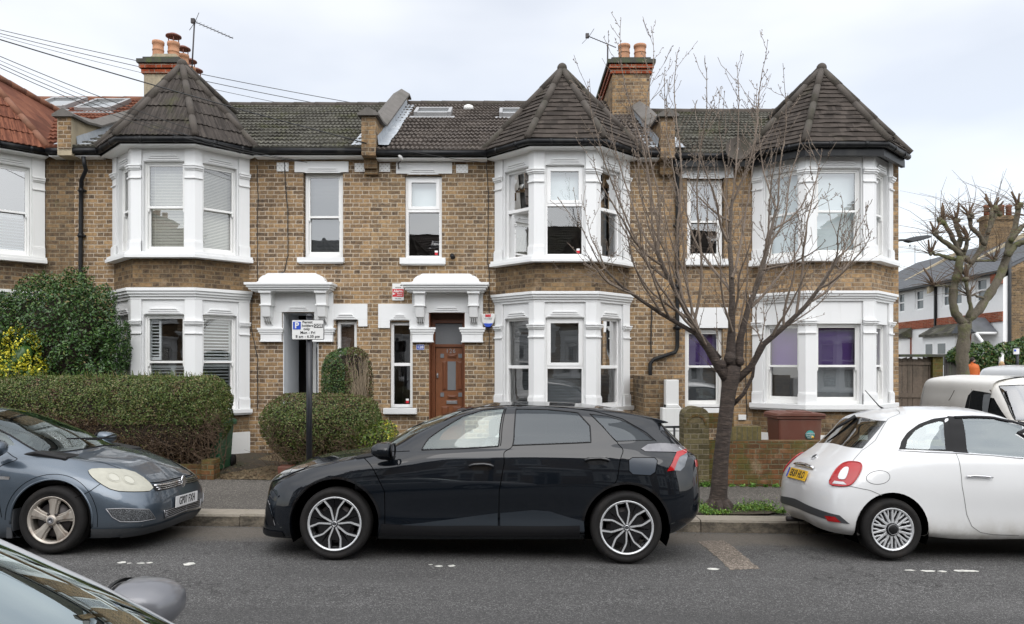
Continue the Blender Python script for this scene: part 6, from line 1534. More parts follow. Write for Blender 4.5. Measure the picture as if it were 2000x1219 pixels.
qo = K.tr([(1755, 878), (1760, 862), (1772, 845), (1795, 828), (1822, 818), (1856, 814), (1866, 882), (1815, 880)])
q_in = K.tr([(1768, 876), (1772, 860), (1788, 841), (1808, 830), (1838, 822), (1843, 826), (1847, 878), (1800, 878)])
dow = K.sd([(1.62, .955), (1.45, 1.10), (1.25, 1.22), (1.05, 1.285), (.80, 1.30), (.62, 1.30), (.66, .985)])
d0 = K.tr([(1864, 814), (1874, 882)]); d1 = K.tr([(1876, 817), (1891, 884)])
K.region('side_window', [K.px(1876, 817), K.px(1920, 818), K.px(1960, 823), K.px(1995, 832)]+K.sd([(1.30, 1.21), (1.50, 1.09), (1.66, .965)])+[K.px(1995, 893), K.px(1940, 888), K.px(1891, 884)], M['carpale'])
K.region('quarter_window', q_in, M['carpale'])
K.region('windscreen', [(Uk[8]+.03, Tk[6]+.02), (UL, Tk[6]+.02), (UL, Tk[8]-.04), (Uk[8]+.05, Tk[8]-.04)], M['carglass'], True)
rw = K.tr([(1585+8, 868), (1634, 871), (1684, 876), (1708, 850), (1731, 822), (1700, 817), (1670, 814)])
umax = max(K.px(1684, 876)[0], K.px(1731, 822)[0])
tb, tt_ = K.px(1660, 874)[1], K.px(1700, 818)[1]
K.region('rear_window', [(0, tb), (K.px(1684, 876)[0], K.px(1684, 876)[1]), (K.px(1731, 822)[0], K.px(1731, 822)[1]), (0, tt_)], M['cartint2'] if 'cartint2' in M else M['carglass'], True)
RA = .345
K.region('arch', K.sd(circ(0, .30, RA)), None, hole=True); K.region('arch', K.sd(circ(2.3, .30, RA)), None, hole=True)
K.build(pwh)
wheel_well(K.root, 0, .8135, RA+.005, .30); wheel_well(K.root, 2.3, .8135, RA+.005, .30)
for sg in (1, -1):
    wheel(K.root, 0, sg*.805, .292, .205, 'multi', 5, w=.185); wheel(K.root, 2.3, sg*.805, .292, .205, 'multi', 15, w=.185)
# window surround (dark) built as strip between outer and inner outlines
def ringpatch(name, outer, inner, mat, off, sides=(1, -1)):
    n = 48
    def res(pl):
        d = K.dens(pl, .01); L_ = len(d); return [d[int(i*L_/n)] for i in range(n)]
    a, b_ = res(outer), res(inner)
    for sg in sides:
        mb = MB(); V = [Vector(S0.at(u, t, off)[0]*np.array([1, sg, 1])) for u, t in a+b_]; mb.add(V, [(i, (i+1) % n, n+(i+1) % n, n+i) for i in range(n)], True); mb.build(name, mat, K.root)
ringpatch('window_surround', qo, q_in, M['winblack'], .003)
K.patch('window_surround', [K.px(1850, 813), K.px(1877, 815), K.px(1892, 886), K.px(1862, 883)], M['winblack'], .004)
K.tubeon('window_surround', K.tr([(1864, 816), (1900, 815), (1940, 817), (1975, 824), (1999, 832)])+K.sd([(1.33, 1.225), (1.52, 1.10), (1.72, .96)]), M['winblack'], .019)
K.tubeon('chrome_strip', K.tr([(1755, 880), (1810, 883), (1868, 885), (1940, 890), (1998, 896)]), M['chrome'], .006, .004)
for ln in ([(1862, 815), (1867, 850), (1873, 900), (1879, 950), (1888, 1005), (1898, 1028), (1915, 1040), (1940, 1044), (1990, 1046)], [(1735, 818), (1710, 860), (1683, 880), (1664, 903)], [(1722, 968), (1700, 958), (1660, 950), (1620, 946)], [(1750, 800), (1757, 808), (1735, 818)]):
    K.ribbon('panel_gap', K.dens(K.tr(ln), .3, False), M['gapdim'] if 'gapdim' in M else M['gapblack'], .0055, .0015)
tlo = K.tr([(1619, 947), (1626, 930), (1638, 913), (1652, 904), (1668, 903), (1684, 906), (1682, 920), (1671, 938), (1660, 949), (1640, 950)], sm=2)
tli = K.tr([(1637, 936), (1641, 924), (1650, 914), (1659, 914), (1658, 922), (1653, 935), (1648, 938)], sm=1)
for o_ in K.patch('tail_lamp', tlo, M['lampred'], .012): pass
K.patch('tail_lamp_insert', tli, pwh, .018); K.patch('reversing_lamp', K.tr([(1627, 945), (1631, 940), (1648, 942), (1654, 947)]), M['lampclear'], .015)
K.tubeon('tail_lamp_rim', tlo, M['lampred'], .007, .012, closed=True)
fc = K.px(1715, 932); ring_ = [(fc[0]+.093*math.cos(a), fc[1]+.070*math.sin(a)) for a in np.linspace(0, 2*math.pi, 33)[:-1]]; K.ribbon('fuel_flap', ring_, M['gapblack'], .004, .0015, sides=(-1,), closed=True)
K.patch('door_handle_recess', K.tr([(1893, 928), (1912, 924), (1930, 930), (1926, 938), (1900, 936)]), pwh, .001)
K.tubeon('door_handle', K.tr([(1886, 931), (1900, 930), (1920, 931), (1936, 933)]), M['chrome'], .010, .025)
tpl = S0.near((-.62, 0, .70))[1]
p, n = S0.at(0, S0.near((-.60, 0, .715))[1], .012)
number_plate(K.root, 'EK69 HLO', Vector(p)+Vector((0, 0, .015)), (n[0], 0, n[2]), mat='plate_y', euro=True)
ch = S0.near((-.53, 0, .80))[1]
for q in (1, -1): pass
mb = MB(); path = [Vector(S0.at(u, ch+.02, .018)[0]*np.array([1, sg_, 1])) for sg_, us in ((1, (.26, .2, .1, 0)), (-1, (.1, .2, .26))) for u in us]; mb.tube(path, [.012, .021, .024, .024, .024, .021, .012], 10); mb.build('chrome_handle', M['chrome'], K.root)
p, n = S0.at(0, S0.near((-.40, 0, .885))[1], .008); mb = MB(); c_ = Vector(p); nv = Vector(n).normalized(); e1 = Vector((0, 1, 0)); e2 = nv.cross(e1)
mb.add([c_+e1*.042*math.cos(a)+e2*.042*math.sin(a)-nv*.004 for a in np.linspace(0, 2*math.pi, 25)[:-1]]+[c_+e1*.042*math.cos(a)+e2*.042*math.sin(a)+nv*.004 for a in np.linspace(0, 2*math.pi, 25)[:-1]], [tuple(range(24)), tuple(range(24, 48))]+[(i, (i+1) % 24, 24+(i+1) % 24, 24+i) for i in range(24)])
bo = mb.build('badge', M['chrome'], K.root)
mb = MB(); mb.add([c_+e1*.031*math.cos(a)+e2*.031*math.sin(a)+nv*.005 for a in np.linspace(0, 2*math.pi, 25)[:-1]], [tuple(range(24))]); mb.build('badge_centre', M['badge_red'] if 'badge_red' in M else M['trimgrey'], bo)
dl = K.tr([(1524, 983), (1560, 996), (1600, 1010), (1640, 1021), (1661, 1024), (1652, 1018), (1640, 1012), (1600, 1002), (1560, 988), (1524, 973)])
t0, t1 = K.px(1600, 1010)[1], K.px(1600, 1000)[1]
K.patch('bumper_diffuser', [(0, t0-.01), (K.px(1660, 1022)[0], t0+.01), (K.px(1640, 1010)[0], t1+.02), (0, t1+.03)], M['trimgrey'], .006, centre=True)
K.patch('fog_lamp', K.tr([(1612, 1007), (1632, 1009), (1643, 1020), (1618, 1017)]), M['lampred'], .012)
mb = MB(); mb.tube([(-.585, .40, .20), (-.40, .40, .20)], .028, 14); mb.build('exhaust', M['metal_dark'], K.root)
mb = MB(); mb.tube([(.33, 0, 1.435), (.27, 0, 1.47), (.12, 0, 1.64)], [.012, .007, .004], 8); mb.blob((.35, 0, 1.42), (.09, .03, .025)); mb.build('aerial', M['trimblack'], K.root)
p0, n0 = S0.at(0, tt_-.02, .02); p1, n1 = S0.at(.24, tb+.06, .022)
mb = MB(); a_, b_ = Vector(p0), Vector(p1)*1.0; mb.tube([a_+Vector((0, .04, 0)), a_.lerp(b_, .5)+Vector((-.012, .06, 0)), b_], [.022, .014, .007], 8); mb.build('rear_wiper', M['trimblack'], K.root)
for sg_ in (1,): K.patch('door_mirror_base', K.sd([(1.55, .97), (1.65, .97), (1.6, 1.05)]), M['trimblack'], .005)
interior(K.root, 1.05, .30, .32, .93, .8135, M['seatlight'], drv=-1, fl=(-.1, 1.9))
for sg in (1, -1): mirror(K.root, (1.58, sg*.90, 1.0), .20, .14, .12, pwh, sg=sg, arm=(1.58, sg*.72, .96))
mb = MB(); mb.box(-.28, 2.7, -.56, .56, .20, .24); mb.build('underbody', M['gapblack'], K.root)
# ================================================================ opposite side of the street (seen in reflections)
opp = ['pale brick house across the street with its bay to the left', 'house across the street directly behind the camera', 'house across the street with its door beside the party wall', 'house across the street opposite the clipped hedge', 'house across the street near the side road', 'house across the street at the far end']
for i, (src, x) in enumerate(((h1, 12.8), (h2, 7.4), (h1, 2.1), (h2, -3.3), (h1, -8.6), (h2, -14.0))):
    c = copy_tree(src); c.location = (x, -4.9, .05); c.rotation_euler = (0, 0, math.pi); c['label'] = opp[i]; c['group'] = 'terraced houses across the street'
xs2 = [-60, -20, -10, -5, 0, 5, 10, 20, 60]
sheet('near_pavement', xs2, [-5.2, -2.2, .40], lambda x, y: slope(x)+.11, M['pavement'])
kb2 = MB(); kb2.box(-12, 12, .40, .62, -.3, .085); o = kb2.build('kerb', M['kerb']); o['kind'] = 'structure'
# ================================================================ vegetation
def leaf_mesh(name, P, N, size, mats, parent=None, seed=1, flat=.55, asp=.55, mi=None, org=None):
    rg_ = np.random.default_rng(seed); n = len(P)
    d = N*flat+rg_.normal(size=(n, 3))*(1-flat)*.9; d /= np.linalg.norm(d, axis=1, keepdims=True)
    a = np.cross(d, rg_.normal(size=(n, 3))); a /= np.maximum(np.linalg.norm(a, axis=1, keepdims=True), 1e-6); b = np.cross(d, a)
    s = size*rg_.uniform(.6, 1.25, (n, 1)); 
    V = np.stack([P-a*s*.5, P-b*s*asp*.5+d*s*.08, P+a*s*.5, P+b*s*asp*.5+d*s*.08], 1).reshape(-1, 3)
    o3 = np.array(org if org is not None else (ORG[parent] if parent in ORG else (0, 0, 0)))
    me = bpy.data.meshes.new(name); me.vertices.add(4*n); me.vertices.foreach_set('co', (V-o3).ravel())
    me.loops.add(4*n); me.loops.foreach_set('vertex_index', np.arange(4*n)); me.polygons.add(n)
    me.polygons.foreach_set('loop_start', np.arange(n)*4); me.polygons.foreach_set('loop_total', np.full(n, 4))
    for m in mats: me.materials.append(m)
    if mi is not None: me.polygons.foreach_set('material_index', mi.astype(int))
    me.update(calc_edges=True); me.validate()
    ob = bpy.data.objects.new(name, me); COL.objects.link(ob)
    if parent: ob.parent = parent
    ORG[ob] = tuple(o3); return ob
def sample_shell(f, lo, hi, n, depth, seed=1, keep=None):
    """points within `depth` under the surface of implicit f<0"""
    rg_ = np.random.default_rng(seed); out = []; tot = 0; lo, hi = np.array(lo), np.array(hi)
    while tot < n:
        p = rg_.uniform(lo, hi, (400000, 3)); v = f(p); p = p[(v < 0) & (v > -depth*rg_.uniform(.1, 1, len(p))**1.5)]
        if keep is not None: p = p[keep(p, rg_)]
        out.append(p); tot += len(p)
        if len(p) == 0: break
    p = np.concatenate(out)[:n]; e = .02
    g = np.stack([f(p+np.array(d)*e)-f(p-np.array(d)*e) for d in ((1, 0, 0), (0, 1, 0), (0, 0, 1))], 1)
    return p, g/np.maximum(np.linalg.norm(g, axis=1, keepdims=True), 1e-6)
def lump(p, s, k=1.0, seed=0):   # cheap smooth noise
    a = np.array([[1.3, 2.1, .7], [-1.7, .9, 1.9], [.6, -2.3, 1.1], [2.9, .4, -1.5]])*s
    return k*sum(np.sin(p @ a[i]+seed*1.7+i*2.1) for i in range(4))/4
def core(name, f, lo, hi, mat, parent, shrink, n=26):
    """closed inner body following the implicit surface, from projected sphere points"""
    lo, hi = np.array(lo), np.array(hi); c = (lo+hi)/2; mb = MB(); m_ = 16; nn = 32; V = []
    for i in range(m_+1):
        th = math.pi*i/m_
        for k in range(nn):
            a = 2*math.pi*k/nn; d = np.array([math.sin(th)*math.cos(a)*(hi[0]-lo[0]), math.sin(th)*math.sin(a)*(hi[1]-lo[1]), -math.cos(th)*(hi[2]-lo[2])])*.5
            t0, t1 = 0.0, 1.9
            for _ in range(14):
                tm = (t0+t1)/2
                if f((c+d*tm)[None])[0] < -shrink: t0 = tm
                else: t1 = tm
            V.append(tuple(c+d*t0))
    mb.add(V, [(i*nn+k, i*nn+(k+1) % nn, (i+1)*nn+(k+1) % nn, (i+1)*nn+k) for i in range(m_) for k in range(nn)], True)
    return mb.build(name, mat, parent)
def rboxf(c, h, r, n=0.0, s=3.0, seed=0, taper=0.0):
    c, h = np.array(c), np.array(h)
    def f(p):
        q = p-c; k = 1-taper*np.clip((-q[:, 2]/h[2]+.2), 0, 1)**1.5
        q = np.stack([q[:, 0]/k if taper else q[:, 0], q[:, 1]/k if taper else q[:, 1], q[:, 2]], 1)
        d = np.abs(q)-(h-r); o = np.linalg.norm(np.maximum(d, 0), axis=1)+np.minimum(d.max(axis=1), 0)-r
        return o+lump(p, s, n, seed)+lump(p, s*4.3, n*.45, seed+3)
    return f
GREENS = [(0, (.012, .028, .006)), (.35, (.035, .070, .012)), (.65, (.075, .125, .022)), (.85, (.13, .17, .035)), (1, (.16, .12, .04))]
M['leaf_hedge'] = leaf_mat('hedge_leaf', [(0, (.020, .032, .008)), (.3, (.045, .075, .014)), (.6, (.085, .125, .024)), (.8, (.14, .17, .045)), (.9, (.16, .105, .045)), (1, (.24, .22, .12))])
M['leaf_brown'] = leaf_mat('hedge_brown_leaf', [(0, (.03, .018, .01)), (.5, (.085, .05, .026)), (.85, (.13, .08, .04)), (1, (.12, .13, .03))])
M['leaf_dark'] = leaf_mat('laurel_leaf', [(0, (.008, .022, .007)), (.4, (.022, .055, .014)), (.75, (.05, .11, .024)), (1, (.10, .18, .05))], .35)
M['leaf_yellow'] = leaf_mat('golden_leaf', [(0, (.22, .22, .01)), (.5, (.50, .45, .02)), (1, (.68, .62, .08))])
M['leaf_lime'] = leaf_mat('lime_leaf', [(0, (.05, .09, .01)), (.5, (.13, .22, .02)), (1, (.30, .34, .05))])
M['twig'] = simple('hedge_twig', (.10, .065, .04), .9, var=.4, vs=30)
M['twig_pale'] = simple('bare_twig', (.24, .19, .13), .9, var=.3, vs=30)
M['hedge_core'] = simple('hedge_inner_twigs', (.022, .015, .009), .95, var=.6, vs=25, bump=1.0, bs=60)
def twigs(name, parent, pts, mat, rad=.004, seed=1, ln=(.15, .4), up=.3, wig=.35):
    rg_ = random.Random(seed); mb = MB()
    for p in pts:
        d = Vector((rg_.uniform(-1, 1), rg_.uniform(-1, .2), rg_.uniform(-.4, 1)+up)).normalized(); q = Vector(p); path = [q.copy()]; l = rg_.uniform(*ln)
        for _ in range(3):
            q = q+d*l/3; path.append(q.copy()); d = (d+Vector((rg_.uniform(-1, 1), rg_.uniform(-1, 1), rg_.uniform(-1, 1)))*wig).normalized()
        mb.tube(path, [rad, rad*.8, rad*.6, rad*.3], 4, cap=False, smooth=False)
    return mb.build(name, mat, parent)
def bush(name, label, f, lo, hi, n, size, mats, seed=1, depth=.12, corem=None, shrink=.10, pick=None, cat='bush', group=None, keep=None, asp=.55):
    base = ((lo[0]+hi[0])/2, (lo[1]+hi[1])/2, lo[2]); r = thing(name, label, cat, base, group)
    p, nn = sample_shell(f, lo, hi, n, depth, seed, keep)
    mi = pick(p, np.random.default_rng(seed+5)) if pick else None
    leaf_mesh('foliage', p, nn, size, mats, r, seed, mi=mi, asp=asp)
    core('branches', f, lo, hi, corem or M['hedge_core'], r, shrink)
    return r
# long clipped hedge
lo, hi = (-9.6, 11.06, .30), (-4.36, 12.15, 1.66)
c = [(a+b)/2 for a, b in zip(lo, hi)]; h = [(b-a)/2 for a, b in zip(lo, hi)]
def fh(p, base=rboxf(c, h, .42, .055, 3.2, 2)):
    q = p.copy(); k = np.clip((.95-q[:, 2])/.65, 0, 1); q[:, 0] += k*.26*(q[:, 0] > -6); q[:, 1] -= k*.10*np.sign(q[:, 1]-11.6)*-1*.6
    return base(q)
def pickh(p, g):
    x, z = p[:, 0], p[:, 2]; lim = 1.22-.34*np.clip((x+6.8)/2.4, 0, 1)+lump(p, 2.5, .16, 4)
    pr = np.clip(np.clip((lim-z)/.25, 0, .93)*(p[:, 1] < 11.5)+np.clip(lump(p, 5, .9, 7)-.25, 0, .5)*(z > 1.3), 0, .93); return (g.random(len(p)) < pr).astype(int)
hb = bush('clipped_hedge', 'long box-shaped clipped hedge with brown lower face behind the blue-grey car', fh, lo, hi, 115000, .029, [M['leaf_hedge'], M['leaf_brown']], 3, .10, shrink=.07, pick=pickh, cat='hedge', keep=lambda p, g: g.random(len(p)) < np.where((p[:, 2] < .95) & (p[:, 1] < 11.6), .25, np.where((p[:, 1] > 11.9) & (p[:, 0] < -4.6), .3, 1)))
rg2 = random.Random(9)
twigs('twigs', hb, [(rg2.uniform(-7.5, -4.3), rg2.uniform(11.12, 11.3), rg2.uniform(.32, 1.05)) for _ in range(1500)], M['twig'], .0045, 2)
twigs('stray_shoots', hb, [(rg2.uniform(-8.6, -4.6), rg2.uniform(11.2, 12.0), 1.63) for _ in range(260)], M['leaf_hedge'], .006, 8, (.05, .13), 2.0)
twigs('stems', hb, [(rg2.uniform(-7.5, -4.4), rg2.uniform(11.2, 11.9), .28) for _ in range(110)], M['twig'], .011, 5, (.35, .6), 3.0, .15)
# rounded hedge by the sign
lo, hi = (-3.82, 11.10, .30), (-2.0, 12.25, 1.385)
c = [(a+b)/2 for a, b in zip(lo, hi)]; h = [(b-a)/2 for a, b in zip(lo, hi)]
def pickb(p, g): return (g.random(len(p)) < np.clip((p[:, 2]-1.18)/.5+.12, 0, .42)+.15*(p[:, 2] < .7)).astype(int)
bb_ = bush('rounded_hedge', 'rounded dome-shaped hedge with browned top behind the black sign post', rboxf(c, h, .48, .05, 3.0, 5, .22), lo, hi, 36000, .03, [M['leaf_hedge'], M['leaf_brown']], 7, .13, shrink=.14, pick=pickb, cat='hedge')
twigs('twigs', bb_, [(rg2.uniform(-3.65, -2.2), rg2.uniform(11.12, 11.4), rg2.uniform(.3, .9)) for _ in range(500)], M['twig'], .004, 6)
lo, hi = (-2.45, 11.15, .28), (-1.72, 11.8, .98)
c = [(a+b)/2 for a, b in zip(lo, hi)]; h = [(b-a)/2 for a, b in zip(lo, hi)]
bush('small_shrub', 'loose light green shrub at the right foot of the rounded hedge', rboxf(c, h, .28, .09, 4.0, 8), lo, hi, 6500, .038, [M['leaf_lime'], M['leaf_hedge'], M['leaf_yellow']], 9, .2, shrink=.16, pick=lambda p, g: np.where(g.random(len(p)) < .55, 1, np.where((p[:, 0] > -1.95) & (g.random(len(p)) < .35), 2, 0)))
# topiary with bare side
lo, hi = (-3.10, 12.0, .9), (-2.28, 12.75, 2.12)
c = [(a+b)/2 for a, b in zip(lo, hi)]; h = [(b-a)/2 for a, b in zip(lo, hi)]
tp = bush('topiary_shrub', 'tall egg-shaped clipped shrub, bare twigs on its right side, in front of the narrow window', rboxf(c, h, .36, .03, 4, 1), lo, hi, 16000, .028, [M['leaf_dark'], M['leaf_brown'], M['leaf_hedge']], 11, .09, shrink=.13,
     pick=lambda p, g: np.where(p[:, 0] > -2.65, np.where(g.random(len(p)) < .5, 1, 2), np.where((g.random(len(p)) < .3), 2, 0)),
     keep=lambda p, g: g.random(len(p)) < np.where((p[:, 0] > -2.68+.15*np.sin(p[:, 2]*5)) & (p[:, 2] < 1.98) & (p[:, 1] < 12.5), .10, 1))
mb = MB(); r3 = random.Random(3)
for _ in range(90):
    x0 = r3.uniform(-2.62, -2.42); p0 = Vector((x0, 12.15, 1.05)); p2 = Vector((r3.uniform(-2.66, -2.30), 12.03+r3.uniform(0, .1), r3.uniform(1.35, 1.95))); p1 = (p0+p2)/2+Vector((r3.uniform(.0, .1), -.05, 0))
    mb.tube([p0, p1, p2, p2+Vector((r3.uniform(-.05, .05), -.02, .08))], [.008, .006, .004, .002], 4, smooth=False)
mb.build('bare_twigs', M['twig_pale'], tp)
# big laurel and golden shrub (left)
def fb(p):
    a = np.linalg.norm((p-np.array([-7.45, 12.5, 2.2]))/np.array([1.05, .62, 1.12]), axis=1)-1
    b = np.linalg.norm((p-np.array([-8.5, 12.4, 2.1]))/np.array([1.0, .62, .95]), axis=1)-1
    d = np.linalg.norm((p-np.array([-6.75, 12.3, 1.5]))/np.array([.45, .4, .5]), axis=1)-1
    return np.minimum(np.minimum(a, b), d)*.7+lump(p, 3.3, .11, 2)+lump(p, 9, .07, 5)
def keepb(p, g): return (lump(p, 6, 1, 9)+lump(p, 15, .8, 3)+g.random(len(p))*1.2) > .25
bush('laurel_bush', 'big dark green evergreen bush rising above the long hedge at the left', fb, (-9.6, 11.75, .9), (-6.2, 13.3, 3.55), 42000, .055, [M['leaf_dark'], M['leaf_hedge']], 13, .30, shrink=.22, keep=keepb, pick=lambda p, g: (g.random(len(p)) < np.clip((p[:, 2]-2.6)*.35+.08, .05, .4)).astype(int), asp=.45)
def fy(p):
    d = np.linalg.norm((p-np.array([-8.05, 11.95, 1.72]))/np.array([.75, .35, .42]), axis=1)-1
    e = np.linalg.norm((p-np.array([-7.72, 11.95, 2.0]))/np.array([.30, .25, .42]), axis=1)-1
    return np.minimum(d, e)*.5+lump(p, 6, .12, 1)+lump(p, 14, .07, 2)
bush('golden_shrub', 'yellow-leaved shrub in front of the dark evergreen bush', fy, (-8.9, 11.6, 1.2), (-7.1, 12.3, 2.6), 5200, .048, [M['leaf_yellow'], M['leaf_lime'], M['leaf_dark']], 15, .3, shrink=.26, keep=lambda p, g: (lump(p, 9, 1, 4)+lump(p, 22, .8, 3)) > .12, pick=lambda p, g: np.where(g.random(len(p)) < .68, 0, np.where(g.random(len(p)) < .5, 1, 2)), asp=.6, corem=M['leaf_dark'])
# ---------------------------------------------------------------- street tree
M['bark_pale'] = simple('pale_twig_bark', (.19, .15, .118), .85, var=.35, vs=14, grime=(.10, .075, .05), gamt=.7, gs=6)
m, g, b, tc = newmat('cherry_bark', .8); ob = tc.outputs['Object']
rings = g.noise(g.mapping(ob, (9, 9, 42)), 1.0, 6, .75)
c_ = g.ramp(rings, [(.25, (.014, .010, .008)), (.5, (.048, .034, .027)), (.62, (.085, .062, .048)), (.75, (.18, .145, .115))])
c_ = g.mix(g.mr(g.noise(ob, 4, 4, .6), .5, .75, 0, .6), c_, (.03, .022, .018))
c_ = g.mix(g.mr(g.sep(ob)[2], 2.1, 3.1, 0, .9), c_, g.mix(g.noise(ob, 9, 4), (.06, .046, .036), (.19, .155, .125)))
g.set(b.inputs['Base Color'], c_); g.set(b.inputs['Normal'], g.bump(rings, 1.0, .03)); M['cherry'] = m
TY = 9.35
def T(px, py, dy=0.0): return P3(px, py, TY+dy)
tree = thing('street_tree', 'bare pruned cherry tree with upright pale twigs growing in the pavement', 'tree', (PX(1404, TY), TY, pave_z(2.5, TY)))
mb = MB(); rt = random.Random(21)
base = T(1404, 1003)
def knob(path, rad, n=14):
    mb.tube(path, rad, n)
knob([T(1400, 1004), T(1402, 985), T(1404, 960), T(1408, 900), T(1413, 850), T(1419, 800), T(1423, 765), T(1428, 738), T(1432, 715)], [.165, .122, .104, .093, .088, .088, .093, .105, .095])
for k in range(9):
    a = k*2*math.pi/9+.3; d = Vector((math.cos(a), math.sin(a), 0)); l = rt.uniform(.2, .32)
    knob([base+Vector((0, 0, .16))+d*.08, base+Vector((0, 0, .06))+d*.16, base+d*l+Vector((0, 0, -.02))], [.05, .055, .02], 8)
LIMB = [
 ([(1424, 745), (1402, 712), (1384, 682), (1364, 655), (1345, 618), (1322, 572), (1300, 532), (1284, 490)], [.075, .062, .052, .042, .035, .03, .025, .02], -.25),
 ([(1428, 735), (1427, 690), (1429, 640), (1430, 580), (1428, 520), (1424, 460), (1430, 390)], [.075, .062, .045, .036, .03, .025, .018], .05),
 ([(1432, 735), (1442, 700), (1446, 660), (1462, 600), (1486, 540), (1500, 480), (1515, 410)], [.07, .06, .045, .034, .028, .022, .017], .35),
 ([(1436, 745), (1466, 718), (1492, 672), (1530, 640), (1572, 600), (1606, 555), (1640, 500)], [.05, .042, .036, .03, .026, .02, .015], -.3),
 ([(1405, 700), (1370, 658), (1330, 635), (1290, 612), (1250, 585), (1215, 560), (1180, 525)], [.035, .03, .026, .023, .02, .016, .012], -.5),
 ([(1432, 790), (1452, 770), (1470, 735), (1476, 690), (1490, 660)], [.028, .024, .02, .014, .01], -.25),
]
def zc(pts, dy):
    n = len(pts); return [T(p[0], p[1], dy*(i/(n-1))**1.2) for i, p in enumerate(pts)]
LP = []
for pts, rad, dy in LIMB:
    P = zc(pts, dy); knob(P, rad, 10); LP.append((P, rad))
for (x, y, r_) in ((1425, 700, .075), (1410, 712, .06), (1446, 706, .055), (1432, 728, .06)): mb.blob(T(x, y, -.05), (r_*1.0, r_*.9, r_*1.1), 1)
mb.build('trunk', M['cherry'], tree)
# crown: leading shoots from limb points towards the traced tips, with spur twigs
tw = MB()
def shoot(p0, p1, r0, bow, depth=0, spur=True, gen=0):
    p0, p1 = Vector(p0), Vector(p1); L_ = (p1-p0).length; n = max(4, int(L_/.10)); pts = []
    side = Vector((rt.uniform(-1, 1), rt.uniform(-1, 1), 0)).normalized()*.02*L_
    for i in range(n+1):
        t = i/n; q = p0.lerp(p1, t)+bow*(4*t*(1-t))+side*math.sin(t*9+depth)+Vector((rt.uniform(-1, 1), rt.uniform(-1, 1), rt.uniform(-1, 1)))*.006
        pts.append(q)
    tw.tube(pts, [max(.0030, r0*(1-.85*i/n)) for i in range(n+1)], 5 if r0 > .008 else 4, cap=False, smooth=True)
    # buds / spurs
    for i in range(1, n+1):
        dr = (pts[i]-pts[i-1]).normalized()
        for _ in range(2 if gen == 0 else 1):
            q = pts[i-1].lerp(pts[i], rt.random()); s_ = (dr.orthogonal().normalized()); s_.rotate(Matrix.Rotation(rt.uniform(0, 6.28), 3, dr)); l = rt.uniform(.008, .028)
            if rt.random() < .8: tw.tube([q, q+(s_+dr*.6)*l*.7, q+(s_*.8+dr*.8)*l], [.0035, .0055, .003], 4, cap=True, smooth=False)
    return pts
def grow(path, r, gen):
    n = len(path)
    for i in range(max(1, n//6), n-1):
        if rt.random() < (.64 if gen == 0 else .32):
            dr = (path[i+1]-path[i-1]).normalized(); s_ = dr.orthogonal().normalized(); s_.rotate(Matrix.Rotation(rt.uniform(0, 6.28), 3, dr))
            l = rt.uniform(.18, .75)*(1-.5*i/n)*(1.0 if gen == 0 else .45)
            d = (dr*.75+s_*.75+Vector((0, 0, .35))).normalized(); e = path[i]+d*l+Vector((0, 0, .12*l))
            pp = shoot(path[i], e, max(.0035, r*(1-.8*i/n)*.5), Vector((d.x, d.y, -.3))*.05*l, i, gen=gen+1)
            if gen == 0 and l > .22: grow(pp, r*.4, 1)
def at_limb(k, t):
    P, rad = LP[k]; f = t*(len(P)-1); i = min(int(f), len(P)-2); return P[i].lerp(P[i+1], f-i), rad[i]*(1-(f-i))+rad[i+1]*(f-i)
TIPS = [(0, .45, 1150, 160, -.7), (0, .7, 1218, 35, -.3), (0, .9, 1160, 300, -.9), (0, 1, 1250, 230, .1), (0, 1, 1268, 50, .4), (0, .8, 1200, 390, -.2), (0, .6, 1330, 90, .2), (0, .35, 1300, 130, .6), (0, .5, 1372, 110, -.3), (0, .95, 1192, 205, .5),
 (1, 1, 1438, 120, .1), (1, .8, 1365, 230, -.4), (1, .6, 1478, 200, .5), (1, .95, 1498, 78, -.2), (1, .7, 1400, 330, .9), (1, .9, 1340, 330, .4), (1, .5, 1310, 260, .8),
 (2, 1, 1532, 125, .1), (2, .8, 1560, 260, .7), (2, .6, 1520, 250, -.5), (2, .9, 1600, 330, .2), (2, .5, 1580, 400, 1.0), (2, 1, 1480, 160, .6),
 (3, 1, 1692, 400, -.2), (3, .9, 1640, 380, -.7), (3, .7, 1672, 470, .2), (3, .6, 1605, 290, -.3), (3, .8, 1700, 450, -.8), (3, .5, 1560, 430, -.6), (3, .95, 1650, 520, .4),
 (4, 1, 1120, 370, -.9), (4, .9, 1150, 420, -.3), (4, .7, 1140, 480, -1.1), (4, .5, 1210, 380, -.6), (4, .4, 1250, 430, -.9), (4, 1, 1150, 540, -.4),
 (5, 1, 1540, 560, -.5), (5, .9, 1500, 520, -.1), (2, .7, 1610, 470, -.4), (3, .4, 1590, 500, -.8), (0, .3, 1290, 420, -.8), (1, .4, 1470, 420, -.6), (1, .3, 1400, 450, -.6), (0, .55, 1225, 480, -.5)]
for k, t, x, y, dy in TIPS:
    p0, r0 = at_limb(k, min(t, .999)); p1 = T(x, y, dy); dd = p1-p0; out = Vector((dd.x, dd.y, 0)); L_ = dd.length
    bow = out*.16+Vector((0, 0, -.05*L_)) if abs(dd.x) > .3 else Vector((rt.uniform(-.1, .1), rt.uniform(-.1, .1), 0))
    pp = shoot(p0, p1, min(r0*.75, .019), bow, k, gen=0); grow(pp, .014, 0)
